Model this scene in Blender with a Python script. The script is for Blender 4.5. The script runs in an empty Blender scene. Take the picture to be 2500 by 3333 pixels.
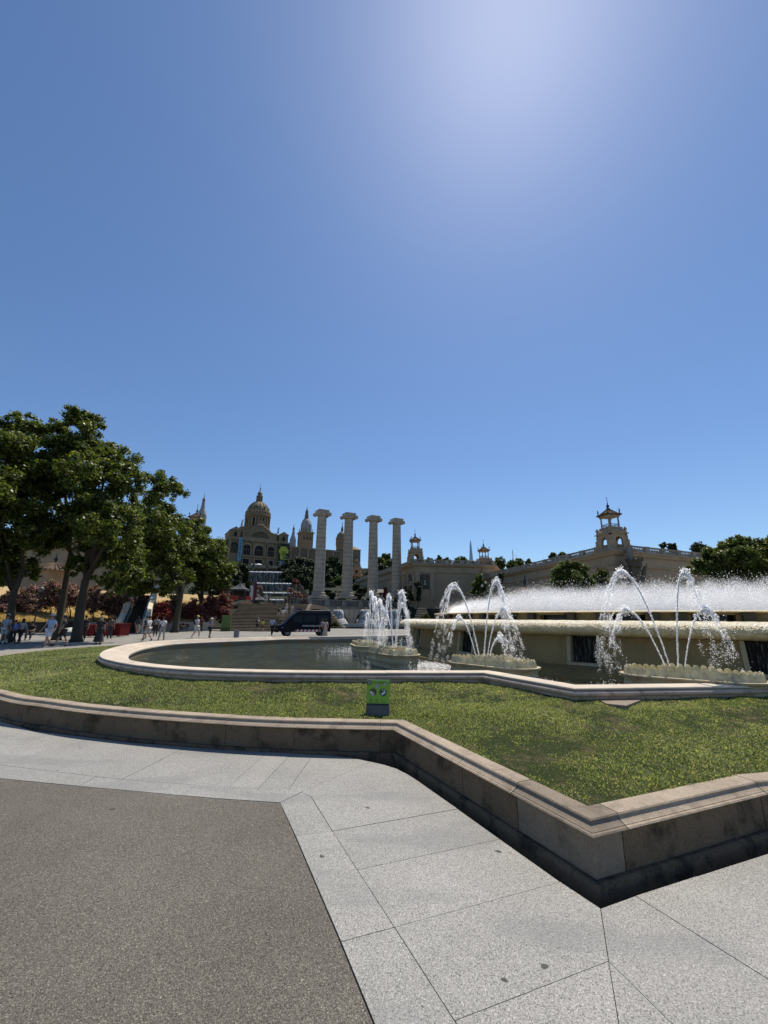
import bpy, bmesh, math, random
import numpy as np
from mathutils import Vector, Matrix
random.seed(7); rng = np.random.default_rng(7)
S = bpy.context.scene
COL = S.collection
R = math.radians

# ------------------------------------------------------------------ camera, sky, sun, exposure
FPX, PX, PY = 1345.0, 1250.0, 1666.5          # focal length and centre in photograph pixels (2500 x 3333)
PITCH, ROLL, EYE = R(14.5), R(0.55), 1.65
_fw = Vector((0, math.cos(PITCH), math.sin(PITCH)))
_u0 = Vector((0, -math.sin(PITCH), math.cos(PITCH))); _r0 = Vector((1, 0, 0))
_rt = _r0*math.cos(ROLL) + _u0*math.sin(ROLL); _up = _u0*math.cos(ROLL) - _r0*math.sin(ROLL)
cam_d = bpy.data.cameras.new('camera'); cam = bpy.data.objects.new('camera', cam_d); COL.objects.link(cam)
cam.matrix_world = Matrix(((_rt.x, _up.x, -_fw.x, 0), (_rt.y, _up.y, -_fw.y, 0), (_rt.z, _up.z, -_fw.z, EYE), (0, 0, 0, 1)))
cam_d.sensor_fit = 'VERTICAL'; cam_d.sensor_height = 36.0; cam_d.lens = FPX/3333*36
cam_d.clip_start = 0.05; cam_d.clip_end = 6000
S.camera = cam
SUN_EL, SUN_AZ = R(63.8), R(24.5)             # azimuth clockwise from +Y
world = bpy.data.worlds.new('World'); S.world = world; world.use_nodes = True
wn = world.node_tree.nodes; wl = world.node_tree.links
sky = wn.new('ShaderNodeTexSky'); sky.sky_type = 'NISHITA'; sky.sun_disc = False
sky.sun_elevation = SUN_EL; sky.sun_rotation = SUN_AZ
sky.altitude = 0; sky.air_density = 1.0; sky.dust_density = 0.34; sky.ozone_density = 7.0
bg = wn['Background']; bg.inputs['Strength'].default_value = 0.122
wb = wn.new('ShaderNodeMix'); wb.data_type = 'RGBA'; wb.blend_type = 'MULTIPLY'; wb.inputs[0].default_value = 1.0   # white balance of the camera
wb.inputs[7].default_value = (1.0, 1.0, 1.0, 1); wl.new(sky.outputs[0], wb.inputs[6])
hs = wn.new('ShaderNodeHueSaturation'); hs.inputs['Saturation'].default_value = 1.03; wl.new(wb.outputs[2], hs.inputs['Color']); wl.new(hs.outputs[0], bg.inputs[0])   # the camera's colour rendering
sd = bpy.data.lights.new('sun', 'SUN'); sd.energy = 5.0; sd.angle = R(0.53); sd.color = (1.0, 0.93, 0.82)
sun = bpy.data.objects.new('sun', sd); COL.objects.link(sun)
_sv = Vector((math.sin(SUN_AZ)*math.cos(SUN_EL), math.cos(SUN_AZ)*math.cos(SUN_EL), math.sin(SUN_EL)))
sun.rotation_euler = (-_sv).to_track_quat('-Z', 'Y').to_euler(); sun.location = _sv*60
S.view_settings.view_transform = 'Standard'; S.view_settings.look = 'None'
S.view_settings.exposure = 0.0; S.view_settings.gamma = 1.0; S.view_settings.use_curve_mapping = False

# ------------------------------------------------------------------ survey helpers (photograph pixel -> place)
def ray(x, y): return _fw + _rt*((x-PX)/FPX) - _up*((y-PY)/FPX)
def gz(x, y, z=0.0):
    d = ray(x, y); t = (z-EYE)/d.z; return Vector((d.x*t, d.y*t, z))
def at(x, y, Y):
    d = ray(x, y); t = Y/d.y; return Vector((d.x*t, Y, EYE+d.z*t))
def zat(x, y, Y): return at(x, y, Y).z

# ------------------------------------------------------------------ object helpers
def tag(o, label=None, cat=None, group=None, kind=None):
    if label: o['label'] = label
    if cat: o['category'] = cat
    if group: o['group'] = group
    if kind: o['kind'] = kind
    return o
def thing(name, label, cat, loc=(0, 0, 0), rz=0.0, group=None):
    o = bpy.data.objects.new(name, None); COL.objects.link(o); o.empty_display_size = 0.2
    o.location = loc; o.rotation_euler = (0, 0, rz)
    return tag(o, label, cat, group)
def link(name, me, parent=None, loc=None, rz=None):
    o = bpy.data.objects.new(name, me); COL.objects.link(o)
    if parent is not None: o.parent = parent
    if loc is not None: o.location = loc
    if rz is not None: o.rotation_euler = (0, 0, rz)
    return o
def copy_tree(o, parent=None):
    c = o.copy(); COL.objects.link(c); c.parent = parent
    for ch in list(o.children): copy_tree(ch, c)
    return c
class MB:
    def __init__(s): s.v = []; s.f = []
    def add(s, vs, fs):
        b = len(s.v); s.v += [tuple(p) for p in vs]; s.f += [tuple(i+b for i in f) for f in fs]; return s
    def box(s, x0, x1, y0, y1, z0, z1, M=None):
        vs = [Vector((x, y, z)) for z in (z0, z1) for y in (y0, y1) for x in (x0, x1)]
        if M is not None: vs = [M @ v for v in vs]
        return s.add(vs, [(0, 2, 3, 1), (4, 5, 7, 6), (0, 1, 5, 4), (2, 6, 7, 3), (0, 4, 6, 2), (1, 3, 7, 5)])
    def cbox(s, c, sx, sy, sz, rz=0.0, rx=0.0):
        M = Matrix.Translation(c) @ Matrix.Rotation(rz, 4, 'Z') @ Matrix.Rotation(rx, 4, 'X')
        return s.box(-sx/2, sx/2, -sy/2, sy/2, -sz/2, sz/2, M)
    def prism(s, poly, z0, z1):
        n = len(poly); vs = [(p[0], p[1], z0) for p in poly] + [(p[0], p[1], z1) for p in poly]
        return s.add(vs, [tuple(range(n))[::-1], tuple(range(n, 2*n))] + [(i, (i+1) % n, n+(i+1) % n, n+i) for i in range(n)])
    def slab(s, poly, M, d):                       # 2-D outline (u,w) -> plane x=u,z=w extruded along y by d, then M
        n = len(poly); vs = [M @ Vector((p[0], 0, p[1])) for p in poly] + [M @ Vector((p[0], d, p[1])) for p in poly]
        return s.add(vs, [tuple(range(n)), tuple(range(n, 2*n))[::-1]] + [(i, n+i, n+(i+1) % n, (i+1) % n) for i in range(n)])
    def lathe(s, prof, seg=24, c=(0, 0, 0), a0=0.0, a1=None, sx=1.0, sy=1.0):
        full = a1 is None; a1 = a0+2*math.pi if full else a1
        m = seg if full else seg+1; n = len(prof); vs = []
        for i in range(m):
            a = a0+(a1-a0)*i/seg; ca, sa = math.cos(a)*sx, math.sin(a)*sy
            vs += [(c[0]+r*ca, c[1]+r*sa, c[2]+z) for r, z in prof]
        fs = []
        for i in range(seg):
            j = (i+1) % m
            for k in range(n-1):
                fs.append((i*n+k, j*n+k, j*n+k+1, i*n+k+1))
        return s.add(vs, fs)
    def lathe_closed(s, prof, seg, c, a0, a1):     # solid segment with end caps (profile is a closed loop)
        n = len(prof); vs = []
        for i in range(seg+1):
            a = a0+(a1-a0)*i/seg
            vs += [(c[0]+r*math.cos(a), c[1]+r*math.sin(a), c[2]+z) for r, z in prof]
        fs = [(i*n+k, (i+1)*n+k, (i+1)*n+(k+1) % n, i*n+(k+1) % n) for i in range(seg) for k in range(n)]
        fs += [tuple(range(n)), tuple(range(seg*n, seg*n+n))[::-1]]
        return s.add(vs, fs)
    def tube(s, pts, rad, seg=8, cap=True):
        pts = [Vector(p) for p in pts]; n = len(pts)
        rad = rad if isinstance(rad, (list, tuple)) else [rad]*n
        vs = []; ref = Vector((0.13, 0.21, 0.97))
        for i, p in enumerate(pts):
            t = (pts[min(i+1, n-1)]-pts[max(i-1, 0)]).normalized()
            if abs(t.dot(ref)) > 0.95: ref = Vector((0.9, 0.3, 0.1))
            a = t.cross(ref).normalized(); b = t.cross(a)
            for k in range(seg):
                w = 2*math.pi*k/seg; vs.append(p+(a*math.cos(w)+b*math.sin(w))*rad[i])
        fs = [(i*seg+k, i*seg+(k+1) % seg, (i+1)*seg+(k+1) % seg, (i+1)*seg+k) for i in range(n-1) for k in range(seg)]
        if cap: fs += [tuple(range(seg))[::-1], tuple(range((n-1)*seg, n*seg))]
        return s.add(vs, fs)
    def ball(s, c, r, seg=10, sz=1.0):
        k = seg//2; pr = [(max(0.001, r*math.sin(math.pi*i/k)), -r*sz*math.cos(math.pi*i/k)) for i in range(k+1)]
        return s.lathe(pr, seg, c)
    def mesh(s, name, mat, smooth=False, fix=True, auto=None):
        me = bpy.data.meshes.new(name); me.from_pydata(s.v, [], s.f)
        if fix:
            bm = bmesh.new(); bm.from_mesh(me); bmesh.ops.recalc_face_normals(bm, faces=bm.faces); bm.to_mesh(me); bm.free()
        if mat: me.materials.append(mat)
        if smooth: me.polygons.foreach_set('use_smooth', [True]*len(me.polygons))
        if auto is not None:
            me.polygons.foreach_set('use_smooth', [True]*len(me.polygons)); me.set_sharp_from_angle(angle=R(auto))
        return me
    def build(s, name, mat, parent=None, loc=None, rz=None, smooth=False, auto=None, fix=True):
        return link(name, s.mesh(name, mat, smooth, fix, auto), parent, loc, rz)
def tri_mesh(name, V, F, mat, tint=None):
    """big triangle meshes straight from numpy"""
    me = bpy.data.meshes.new(name); nv, nf = len(V), len(F)
    me.vertices.add(nv); me.vertices.foreach_set('co', np.asarray(V, np.float32).ravel())
    k = F.shape[1]; me.loops.add(nf*k); me.loops.foreach_set('vertex_index', np.asarray(F, np.int32).ravel())
    me.polygons.add(nf); me.polygons.foreach_set('loop_start', np.arange(0, nf*k, k, dtype=np.int32))
    me.polygons.foreach_set('loop_total', np.full(nf, k, np.int32))
    if tint is not None:
        a = me.attributes.new('tint', 'FLOAT', 'FACE'); a.data.foreach_set('value', np.asarray(tint, np.float32))
    me.update(calc_edges=True)
    if mat: me.materials.append(mat)
    return me
def arch_pts(w, h, n=10):                          # outline of an arched opening, springing from z=0, width w, full height h
    r = w/2; return [(-r, 0)] + [(-r*math.cos(math.pi*i/n), h-r+r*math.sin(math.pi*i/n)) for i in range(n+1)] + [(r, 0)]
def arch_wall(mb, W, H, w, h, d, M, z0=0.0, n=8):   # wall W x H in the xz plane with an arched hole starting at height z0
    r = w/2; arc = [(-r*math.cos(math.pi*i/n), z0+h-r+r*math.sin(math.pi*i/n)) for i in range(n+1)]
    if z0 > 0.001: mb.slab([(-W/2, 0), (W/2, 0), (W/2, z0), (-W/2, z0)], M, d)
    mb.slab([(-W/2, z0), (-r, z0), arc[0], (-W/2, arc[0][1])], M, d); mb.slab([(r, z0), (W/2, z0), (W/2, arc[-1][1]), arc[-1]], M, d)
    m = n//2
    mb.slab([(-W/2, arc[0][1])] + arc[:m+1] + [(0, H), (-W/2, H)], M, d)
    mb.slab(arc[m:] + [(W/2, arc[-1][1]), (W/2, H), (0, H)], M, d)

# ------------------------------------------------------------------ materials
def new_mat(name):
    m = bpy.data.materials.new(name); m.use_nodes = True; nt = m.node_tree; return m, nt, nt.nodes['Principled BSDF']
def nd(nt, t, **kw):
    n = nt.nodes.new(t)
    for k, v in kw.items():
        if k in n.inputs: n.inputs[k].default_value = v
        else: setattr(n, k, v)
    return n
def posn(nt, sc=(1, 1, 1)):
    g = nd(nt, 'ShaderNodeNewGeometry'); mp = nd(nt, 'ShaderNodeMapping'); mp.inputs['Scale'].default_value = sc
    nt.links.new(g.outputs['Position'], mp.inputs['Vector']); return mp.outputs[0]
def ramp(nt, src, stops):
    r = nd(nt, 'ShaderNodeValToRGB'); el = r.color_ramp.elements
    while len(el) < len(stops): el.new(0.5)
    for e, (p, c) in zip(el, stops):
        e.position = p; e.color = (c[0], c[1], c[2], 1) if isinstance(c, (tuple, list)) else (c, c, c, 1)
    nt.links.new(src, r.inputs[0]); return r.outputs[0]
def mix(nt, fac, a, b, mode='MIX'):
    m = nd(nt, 'ShaderNodeMix', data_type='RGBA', blend_type=mode)
    for s, v in ((0, fac), (6, a), (7, b)):
        if hasattr(v, 'is_linked') or isinstance(v, bpy.types.NodeSocket): nt.links.new(v, m.inputs[s])
        elif s == 0: m.inputs[0].default_value = v
        else: m.inputs[s].default_value = (v[0], v[1], v[2], 1)
    return m.outputs[2]
def noise(nt, vec, scale, detail=4, rough=0.55):
    n = nd(nt, 'ShaderNodeTexNoise', Scale=scale, Detail=detail, Roughness=rough); nt.links.new(vec, n.inputs['Vector']); return n.outputs[0]
def bump(nt, bsdf, h, strength, dist):
    b = nd(nt, 'ShaderNodeBump', Strength=strength, Distance=dist); nt.links.new(h, b.inputs['Height']); nt.links.new(b.outputs[0], bsdf.inputs['Normal'])
MATS = {}
def plain(name, c, rough=0.6, metal=0.0, spec=0.5, var=0.12, scale=3.0, coat=0.0):
    """paint, cloth, metal: one colour with slight uneven wear"""
    if name in MATS: return MATS[name]
    m, nt, b = new_mat(name); v = posn(nt)
    n = noise(nt, v, scale, 3)
    c2 = tuple(max(0, x*(1-var*2)) for x in c); c1 = tuple(min(1, x*(1+var)) for x in c)
    nt.links.new(ramp(nt, n, [(0.3, c2), (0.7, c1)]), b.inputs['Base Color'])
    b.inputs['Roughness'].default_value = rough; b.inputs['Metallic'].default_value = metal
    b.inputs['Specular IOR Level'].default_value = spec; b.inputs['Coat Weight'].default_value = coat
    MATS[name] = m; return m
def stone(name, base, stain=(0.06, 0.05, 0.04), amt=0.5, scale=1.2, speck=0.15, rough=0.85, bmp=0.4, bscale=60, streak=False, bdist=0.01):
    """stone or render: large soft mottling, dirt stains with a shape of their own, fine grain"""
    if name in MATS: return MATS[name]
    m, nt, b = new_mat(name); v = posn(nt); vs = posn(nt, (1.6, 1.6, 0.25)) if streak else v
    big = noise(nt, v, scale, 5, 0.6); dirt = noise(nt, vs, scale*2.3, 6, 0.68); fine = noise(nt, v, bscale, 3, 0.7)
    c0 = mix(nt, ramp(nt, big, [(0.3, 0.0), (0.7, 1.0)]), tuple(x*0.82 for x in base), tuple(min(1, x*1.12) for x in base))
    c1 = mix(nt, ramp(nt, dirt, [(0.5, 0.0), (0.5+0.35*(1.15-amt), amt)]), c0, stain)
    c2 = mix(nt, speck, c1, ramp(nt, fine, [(0.3, 0.0), (0.7, 1.0)]), 'SOFT_LIGHT')
    nt.links.new(c2, b.inputs['Base Color']); b.inputs['Roughness'].default_value = rough
    b.inputs['Specular IOR Level'].default_value = 0.25
    if bmp: bump(nt, b, fine, bmp, bdist)
    MATS[name] = m; return m
def granite():
    m, nt, b = new_mat('granite_paving'); v = posn(nt)
    big = noise(nt, v, 0.9, 4, 0.6); oi = nd(nt, 'ShaderNodeObjectInfo')
    base = mix(nt, ramp(nt, big, [(0.3, 0.0), (0.7, 1.0)]), (0.265, 0.255, 0.230), (0.345, 0.332, 0.302))
    base = mix(nt, ramp(nt, oi.outputs['Random'], [(0, 0.0), (1, 0.30)]), base, (0.205, 0.20, 0.186))
    vor = nd(nt, 'ShaderNodeTexVoronoi', Scale=210.0); nt.links.new(v, vor.inputs['Vector'])
    sp = ramp(nt, vor.outputs['Color'], [(0.12, 0.36), (0.36, 0.98), (0.70, 1.05), (0.9, 1.65)])
    c = mix(nt, 1.0, base, sp, 'MULTIPLY')
    sp2 = ramp(nt, noise(nt, v, 95, 2), [(0.35, 0.80), (0.6, 1.12)]); c = mix(nt, 0.8, c, sp2, 'MULTIPLY')
    vw = nd(nt, 'ShaderNodeTexNoise', Scale=1.3, Detail=5.0); nt.links.new(posn(nt, (0.5, 1.6, 1)), vw.inputs['Vector'])
    c = mix(nt, ramp(nt, vw.outputs[0], [(0.54, 0.0), (0.62, 0.35)]), c, (0.17, 0.17, 0.165))     # damp-looking wear
    nt.links.new(c, b.inputs['Base Color']); b.inputs['Roughness'].default_value = 0.75; b.inputs['Specular IOR Level'].default_value = 0.3
    bump(nt, b, vor.outputs['Distance'], 0.25, 0.004); return m
def asphalt():
    m, nt, b = new_mat('brown_asphalt'); v = posn(nt)
    big = noise(nt, v, 0.8, 5, 0.6)
    base = mix(nt, ramp(nt, big, [(0.35, 0.0), (0.65, 1.0)]), (0.121, 0.108, 0.087), (0.156, 0.141, 0.115))
    vor = nd(nt, 'ShaderNodeTexVoronoi', Scale=230.0); nt.links.new(v, vor.inputs['Vector'])
    sp = ramp(nt, vor.outputs['Color'], [(0.15, 0.42), (0.45, 0.95), (0.75, 1.15), (0.96, 2.6)])
    c = mix(nt, 1.0, base, sp, 'MULTIPLY')
    c = mix(nt, 0.85, c, ramp(nt, noise(nt, v, 110, 2), [(0.33, 0.62), (0.67, 1.3)]), 'MULTIPLY')
    nt.links.new(c, b.inputs['Base Color']); b.inputs['Roughness'].default_value = 0.9; b.inputs['Specular IOR Level'].default_value = 0.25
    bump(nt, b, vor.outputs['Distance'], 0.5, 0.006); return m
def leaf_mat(name, stops, trans=0.45, rough=0.5):
    m, nt, b = new_mat(name); at_ = nd(nt, 'ShaderNodeAttribute', attribute_name='tint')
    c = ramp(nt, at_.outputs['Fac'], stops); nt.links.new(c, b.inputs['Base Color'])
    b.inputs['Roughness'].default_value = rough; b.inputs['Specular IOR Level'].default_value = 0.35
    t = nd(nt, 'ShaderNodeBsdfTranslucent'); br = mix(nt, 1.0, c, (1.5, 1.55, 0.7), 'MULTIPLY'); nt.links.new(br, t.inputs[0])
    ms = nd(nt, 'ShaderNodeMixShader'); ms.inputs[0].default_value = trans
    nt.links.new(b.outputs[0], ms.inputs[1]); nt.links.new(t.outputs[0], ms.inputs[2]); nt.links.new(ms.outputs[0], nt.nodes['Material Output'].inputs[0]); return m
M_granite = granite(); M_asphalt = asphalt()
M_ground = stone('plaza_paving', (0.25, 0.235, 0.205), (0.20, 0.19, 0.17), 0.5, 0.35, 0.1, 0.85, 0.1, 25)
M_soil = stone('dirt', (0.16, 0.13, 0.10), (0.06, 0.05, 0.04), 0.5, 3.0, 0.3, 0.95, 0.6, 40)
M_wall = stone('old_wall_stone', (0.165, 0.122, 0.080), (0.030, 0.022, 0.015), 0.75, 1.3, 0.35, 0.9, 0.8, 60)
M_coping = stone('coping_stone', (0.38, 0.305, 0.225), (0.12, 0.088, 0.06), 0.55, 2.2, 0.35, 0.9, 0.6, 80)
M_repair = stone('pale_repair_mortar', (0.24, 0.195, 0.145), (0.08, 0.062, 0.045), 0.6, 2.0, 0.25, 0.9, 0.5, 80)
M_plinth = stone('foundation_stone', (0.17, 0.12, 0.075), (0.03, 0.027, 0.024), 0.8, 2.2, 0.3, 0.95, 0.8, 60)
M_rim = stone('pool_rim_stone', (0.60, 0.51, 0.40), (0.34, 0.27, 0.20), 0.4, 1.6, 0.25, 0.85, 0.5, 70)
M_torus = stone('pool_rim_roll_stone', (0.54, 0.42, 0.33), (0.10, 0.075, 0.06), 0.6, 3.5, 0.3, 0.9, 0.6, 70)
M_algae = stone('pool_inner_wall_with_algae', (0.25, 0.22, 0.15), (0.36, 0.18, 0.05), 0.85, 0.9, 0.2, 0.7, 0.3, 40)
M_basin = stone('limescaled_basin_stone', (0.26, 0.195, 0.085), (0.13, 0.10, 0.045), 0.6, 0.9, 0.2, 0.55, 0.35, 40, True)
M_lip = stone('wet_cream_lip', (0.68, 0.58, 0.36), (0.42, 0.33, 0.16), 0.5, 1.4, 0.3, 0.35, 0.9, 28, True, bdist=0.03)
# ------------------------------------------------------------------ ground, asphalt, paving
def catmull(P, n=6):
    P = [Vector(p) for p in P]; out = []
    for i in range(len(P)-1):
        p0 = P[max(i-1, 0)]; p1 = P[i]; p2 = P[i+1]; p3 = P[min(i+2, len(P)-1)]
        for k in range(n):
            t = k/n; out.append(0.5*((2*p1)+(p2-p0)*t+(2*p0-5*p1+4*p2-p3)*t*t+(3*p1-p0-3*p2+p3)*t**3))
    return out+[P[-1]]
def xy(L): return [Vector((p[0], p[1])) for p in L]
GZ = -0.05
def spots(nt, v, c, scale, thr, dark, keep):
    vo = nd(nt, 'ShaderNodeTexVoronoi', Scale=scale); nt.links.new(v, vo.inputs['Vector'])
    a = ramp(nt, vo.outputs['Distance'], [(thr, 1.0), (thr*1.25, 0.0)]); sx = nd(nt, 'ShaderNodeSeparateColor'); nt.links.new(vo.outputs['Color'], sx.inputs[0])
    k = ramp(nt, sx.outputs[0], [(keep, 0.0), (keep+0.01, 0.85)]); f = mix(nt, 1.0, a, k, 'MULTIPLY'); return mix(nt, f, c, dark)
for m, sc, thr, keep in ((M_granite, 3.2, 0.06, 0.62), (M_asphalt, 2.6, 0.05, 0.70)):
    nt = m.node_tree; b = nt.nodes['Principled BSDF']; src = b.inputs['Base Color'].links[0].from_socket
    g = nd(nt, 'ShaderNodeNewGeometry'); dn = nd(nt, 'ShaderNodeTexNoise', Scale=14.0); nt.links.new(g.outputs['Position'], dn.inputs['Vector'])
    wv = mix(nt, 0.07, g.outputs['Position'], dn.outputs['Color'], 'ADD')
    nt.links.new(spots(nt, wv, src, sc, thr, (0.03, 0.028, 0.027), keep), b.inputs['Base Color'])
A_px = [(-420, 2480), (0, 2533), (200, 2553), (470, 2577), (700, 2598), (912, 2612), (962, 2720), (1110, 3065), (1220, 3333), (1300, 3560)]
ap = [gz(*p) for p in A_px]
asp = [(p.x+(0.005 if i > 5 else 0)*-1, p.y-0.004) for i, p in enumerate(ap)] + [(0.1, -3), (-30, -12), (-60, 12), (-20, 14)]
as_m = MB(); as_m.prism(asp, GZ-0.02, -0.002); tag(as_m.build('asphalt', M_asphalt), kind='structure')
slabs = [
 [(-420, 2480), (-200, 2507), (0, 2533), (257, 2558), (316, 2528), (-20, 2487), (-420, 2440)],
 [(257, 2558), (470, 2577), (588, 2588), (640, 2555), (397, 2536), (316, 2528)],
 [(588, 2588), (700, 2598), (912, 2612), (981, 2578), (940, 2570), (840, 2567), (742, 2562), (640, 2555)],
 [(912, 2612), (962, 2720), (1082, 2705), (1014, 2595), (981, 2578)],
 [(962, 2720), (1110, 3065), (1284, 3018), (1163, 2831), (1082, 2705)],
 [(1110, 3065), (1220, 3333), (1300, 3560), (1620, 3560), (1480, 3323), (1284, 3018)],
 [(-420, 2440), (-20, 2487), (300, 2402), (274, 2398), (110, 2379), (0, 2347), (-200, 2285), (-420, 2205)],
 [(-20, 2487), (316, 2528), (397, 2536), (608, 2431), (422, 2417), (300, 2402)],
 [(397, 2536), (640, 2555), (742, 2562), (873, 2448), (700, 2438), (608, 2431)],
 [(742, 2562), (840, 2567), (949, 2452), (873, 2448)],
 [(840, 2567), (940, 2570), (1019, 2456), (949, 2452)],
 [(940, 2570), (981, 2578), (1206, 2479), (1145, 2466), (1080, 2459), (1019, 2456)],
 [(981, 2578), (1014, 2595), (1358, 2540), (1325, 2519), (1291, 2502), (1250, 2489), (1206, 2479)],
 [(1014, 2595), (1082, 2705), (1490, 2633), (1400, 2570), (1358, 2540)],
 [(1082, 2705), (1163, 2831), (1627, 2731), (1490, 2633)],
 [(1163, 2831), (1284, 3018), (1823, 2870), (1627, 2731)],
 [(1284, 3018), (1480, 3323), (1981, 3129), (1955, 2957), (1823, 2870)],
 [(1480, 3323), (1620, 3560), (2052, 3560), (1981, 3129)],
 [(1981, 3129), (2052, 3560), (2420, 3560)],
 [(1955, 2957), (1981, 3129), (2420, 3560), (3100, 3560), (2500, 3187), (2068, 2916)],
 [(2068, 2916), (2500, 3187), (3100, 3560), (3100, 3310), (2500, 2965), (2267, 2852)],
 [(2267, 2852), (2500, 2965), (3100, 3310), (3100, 2560), (2500, 2778)]]
pv = MB(); pv.prism([(p.x, p.y) for p in [gz(*q) for q in [(-420, 2482), (0, 2535), (470, 2579), (906, 2616), (1100, 3065), (1216, 3333), (1300, 3600), (3100, 3600), (3100, 2570), (2500, 2781), (1955, 2961), (1400, 2575), (1291, 2507), (1206, 2484), (953, 2456), (422, 2420), (0, 2350), (-420, 2209)]]], GZ-0.2, -0.035)
pav = tag(pv.build('pavement', stone('paving_joint_sand', (0.07, 0.065, 0.058), amt=0.4)), kind='structure')
def inset_poly(P, g):
    n = len(P); ar = sum(P[i].x*P[(i+1) % n].y-P[(i+1) % n].x*P[i].y for i in range(n)); sg = 1 if ar > 0 else -1; out = []
    for i in range(n):
        a = (P[i]-P[i-1]).normalized(); b = (P[(i+1) % n]-P[i]).normalized()
        na = Vector((-a.y, a.x))*sg; nb = Vector((-b.y, b.x))*sg; m = na+nb; d = max(0.35, m.dot(na)) if m.length > 1e-6 else 1
        out.append(P[i]+m*(g/d))
    return out
for q in slabs:
    P = inset_poly(xy([gz(*p) for p in q]), 0.0022); h = random.uniform(-0.0012, 0.0012)
    s_ = MB(); s_.prism(P, GZ+0.001, h); o = s_.build('paving_slab', M_granite, pav)
# ------------------------------------------------------------------ swept stonework along a plan line
class Path:
    def __init__(s, P, closed=True):
        s.P = P = xy(P); s.closed = closed; n = len(P); s.n = n
        ar = sum(P[i].x*P[(i+1) % n].y-P[(i+1) % n].x*P[i].y for i in range(n)); s.sg = -1 if ar > 0 else 1   # outward side
        m = n if closed else n-1
        s.d = [(P[(i+1) % n]-P[i]) for i in range(m)]; s.L = [d.length for d in s.d]; s.u = [d.normalized() for d in s.d]
        s.nm = [Vector((-u.y, u.x))*s.sg for u in s.u]; s.cum = [0]
        for l in s.L: s.cum.append(s.cum[-1]+l)
        s.tot = s.cum[-1]
    def vert(s, i):
        n = s.n; a = s.nm[(i-1) % len(s.nm)]; b = s.nm[i % len(s.nm)]; m = a+b; return s.P[i % n], m/max(0.4, m.dot(a))
    def pt(s, t):
        t = t % s.tot; i = max(0, min(len(s.L)-1, int(np.searchsorted(s.cum, t, 'right'))-1)); return s.P[i]+s.u[i]*(t-s.cum[i]), s.nm[i]
    def span(s, t0, t1):
        out = [s.pt(t0+1e-5)]; k = 0
        for w in (-1, 0, 1):
            for i in range(len(s.L)):
                c = s.cum[i]+w*s.tot
                if t0+1e-3 < c < t1-1e-3: out.append(s.vert(i)+(c,)) 
        mid = sorted([o for o in out[1:]], key=lambda o: o[2])
        return [out[0]]+[(o[0], o[1]) for o in mid]+[s.pt(t1-1e-5)]
def sweep(mb, sp, prof, jit=0.0):
    n = len(prof); vs = []
    for p, nm in sp:
        for o, z in prof: q = p+nm*(o+(random.uniform(-jit, jit) if jit else 0)); vs.append((q.x, q.y, z))
    fs = [(i*n+k, (i+1)*n+k, (i+1)*n+(k+1) % n, i*n+(k+1) % n) for i in range(len(sp)-1) for k in range(n)]
    fs += [tuple(range(n)), tuple(range((len(sp)-1)*n, len(sp)*n))[::-1]]
    mb.add(vs, fs); return mb
# retaining wall of the lawn: line of the wall face
WZ = 0.04
C1, C2, C3 = gz(1289, 2445, WZ), gz(1942, 2859, WZ), gz(2500, 2692, WZ)
left = [gz(*p, WZ) for p in [(1289, 2445), (1185, 2443), (1000, 2438), (843, 2431), (679, 2420), (480, 2403), (274, 2380), (137, 2357), (0, 2330)]]
lw = catmull([(p.x, p.y) for p in left]+[(-9.3, 9.5), (-11.6, 12.3), (-12.9, 15.2), (-12.9, 18.2), (-11.4, 22), (-7.5, 26), (0, 30.5), (9, 36), (20, 37.5), (29, 30), (32, 18), (28, 7), (19, 2.6), (13, 2), (9, 2.3), (6.2, 3.3), (4.6, 4.2)], 5)
WALL = Path([tuple(C3.xy), tuple(C2.xy)]+[tuple(p) for p in lw])
prof_block = [(0, WZ-0.01), (0.001, 0.283), (-0.17, 0.283), (-0.17, WZ-0.01)]
prof_plinth = [(0.055, GZ-0.18), (0.05, 0.018), (0.030, 0.030), (0.005, WZ-0.012), (-0.16, WZ-0.012), (-0.16, GZ-0.18)]
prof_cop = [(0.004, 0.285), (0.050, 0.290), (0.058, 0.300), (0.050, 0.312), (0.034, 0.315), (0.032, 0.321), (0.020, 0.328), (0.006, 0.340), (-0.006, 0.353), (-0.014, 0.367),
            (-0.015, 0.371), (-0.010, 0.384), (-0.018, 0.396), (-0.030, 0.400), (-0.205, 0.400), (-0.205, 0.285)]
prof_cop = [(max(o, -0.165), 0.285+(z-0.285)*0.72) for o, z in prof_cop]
rw = thing('lawn_retaining_wall', 'low weathered stone wall with moulded coping round the lawn', 'wall')
segL = (C2.xy-C3.xy).length; segM = (C1.xy-C2.xy).length
def along(a, b, px): return None
def sproj(px, py, base, u):                                     # arc length of a joint seen at a pixel on the coping
    p = gz(px, py, 0.36).xy; return (p-base).dot(u)
u1 = WALL.u[0]; u2 = WALL.u[1]
j_right = sorted([sproj(x, y, C3.xy, u1) for x, y in ((2440, 2540), (2235, 2590))])+[segL-0.27]
j_mid = sorted([segL+sproj(x, y, C2.xy, u2) for x, y in ((1684, 2549), (1503, 2462), (1376, 2399))])
joints = [-3.4, -2.5, -1.6, -0.7]+j_right+j_mid+[segL+segM+0.20]
t = joints[-1]
while t < segL+segM+27: t += random.uniform(0.85, 1.15); joints.append(t)
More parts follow.
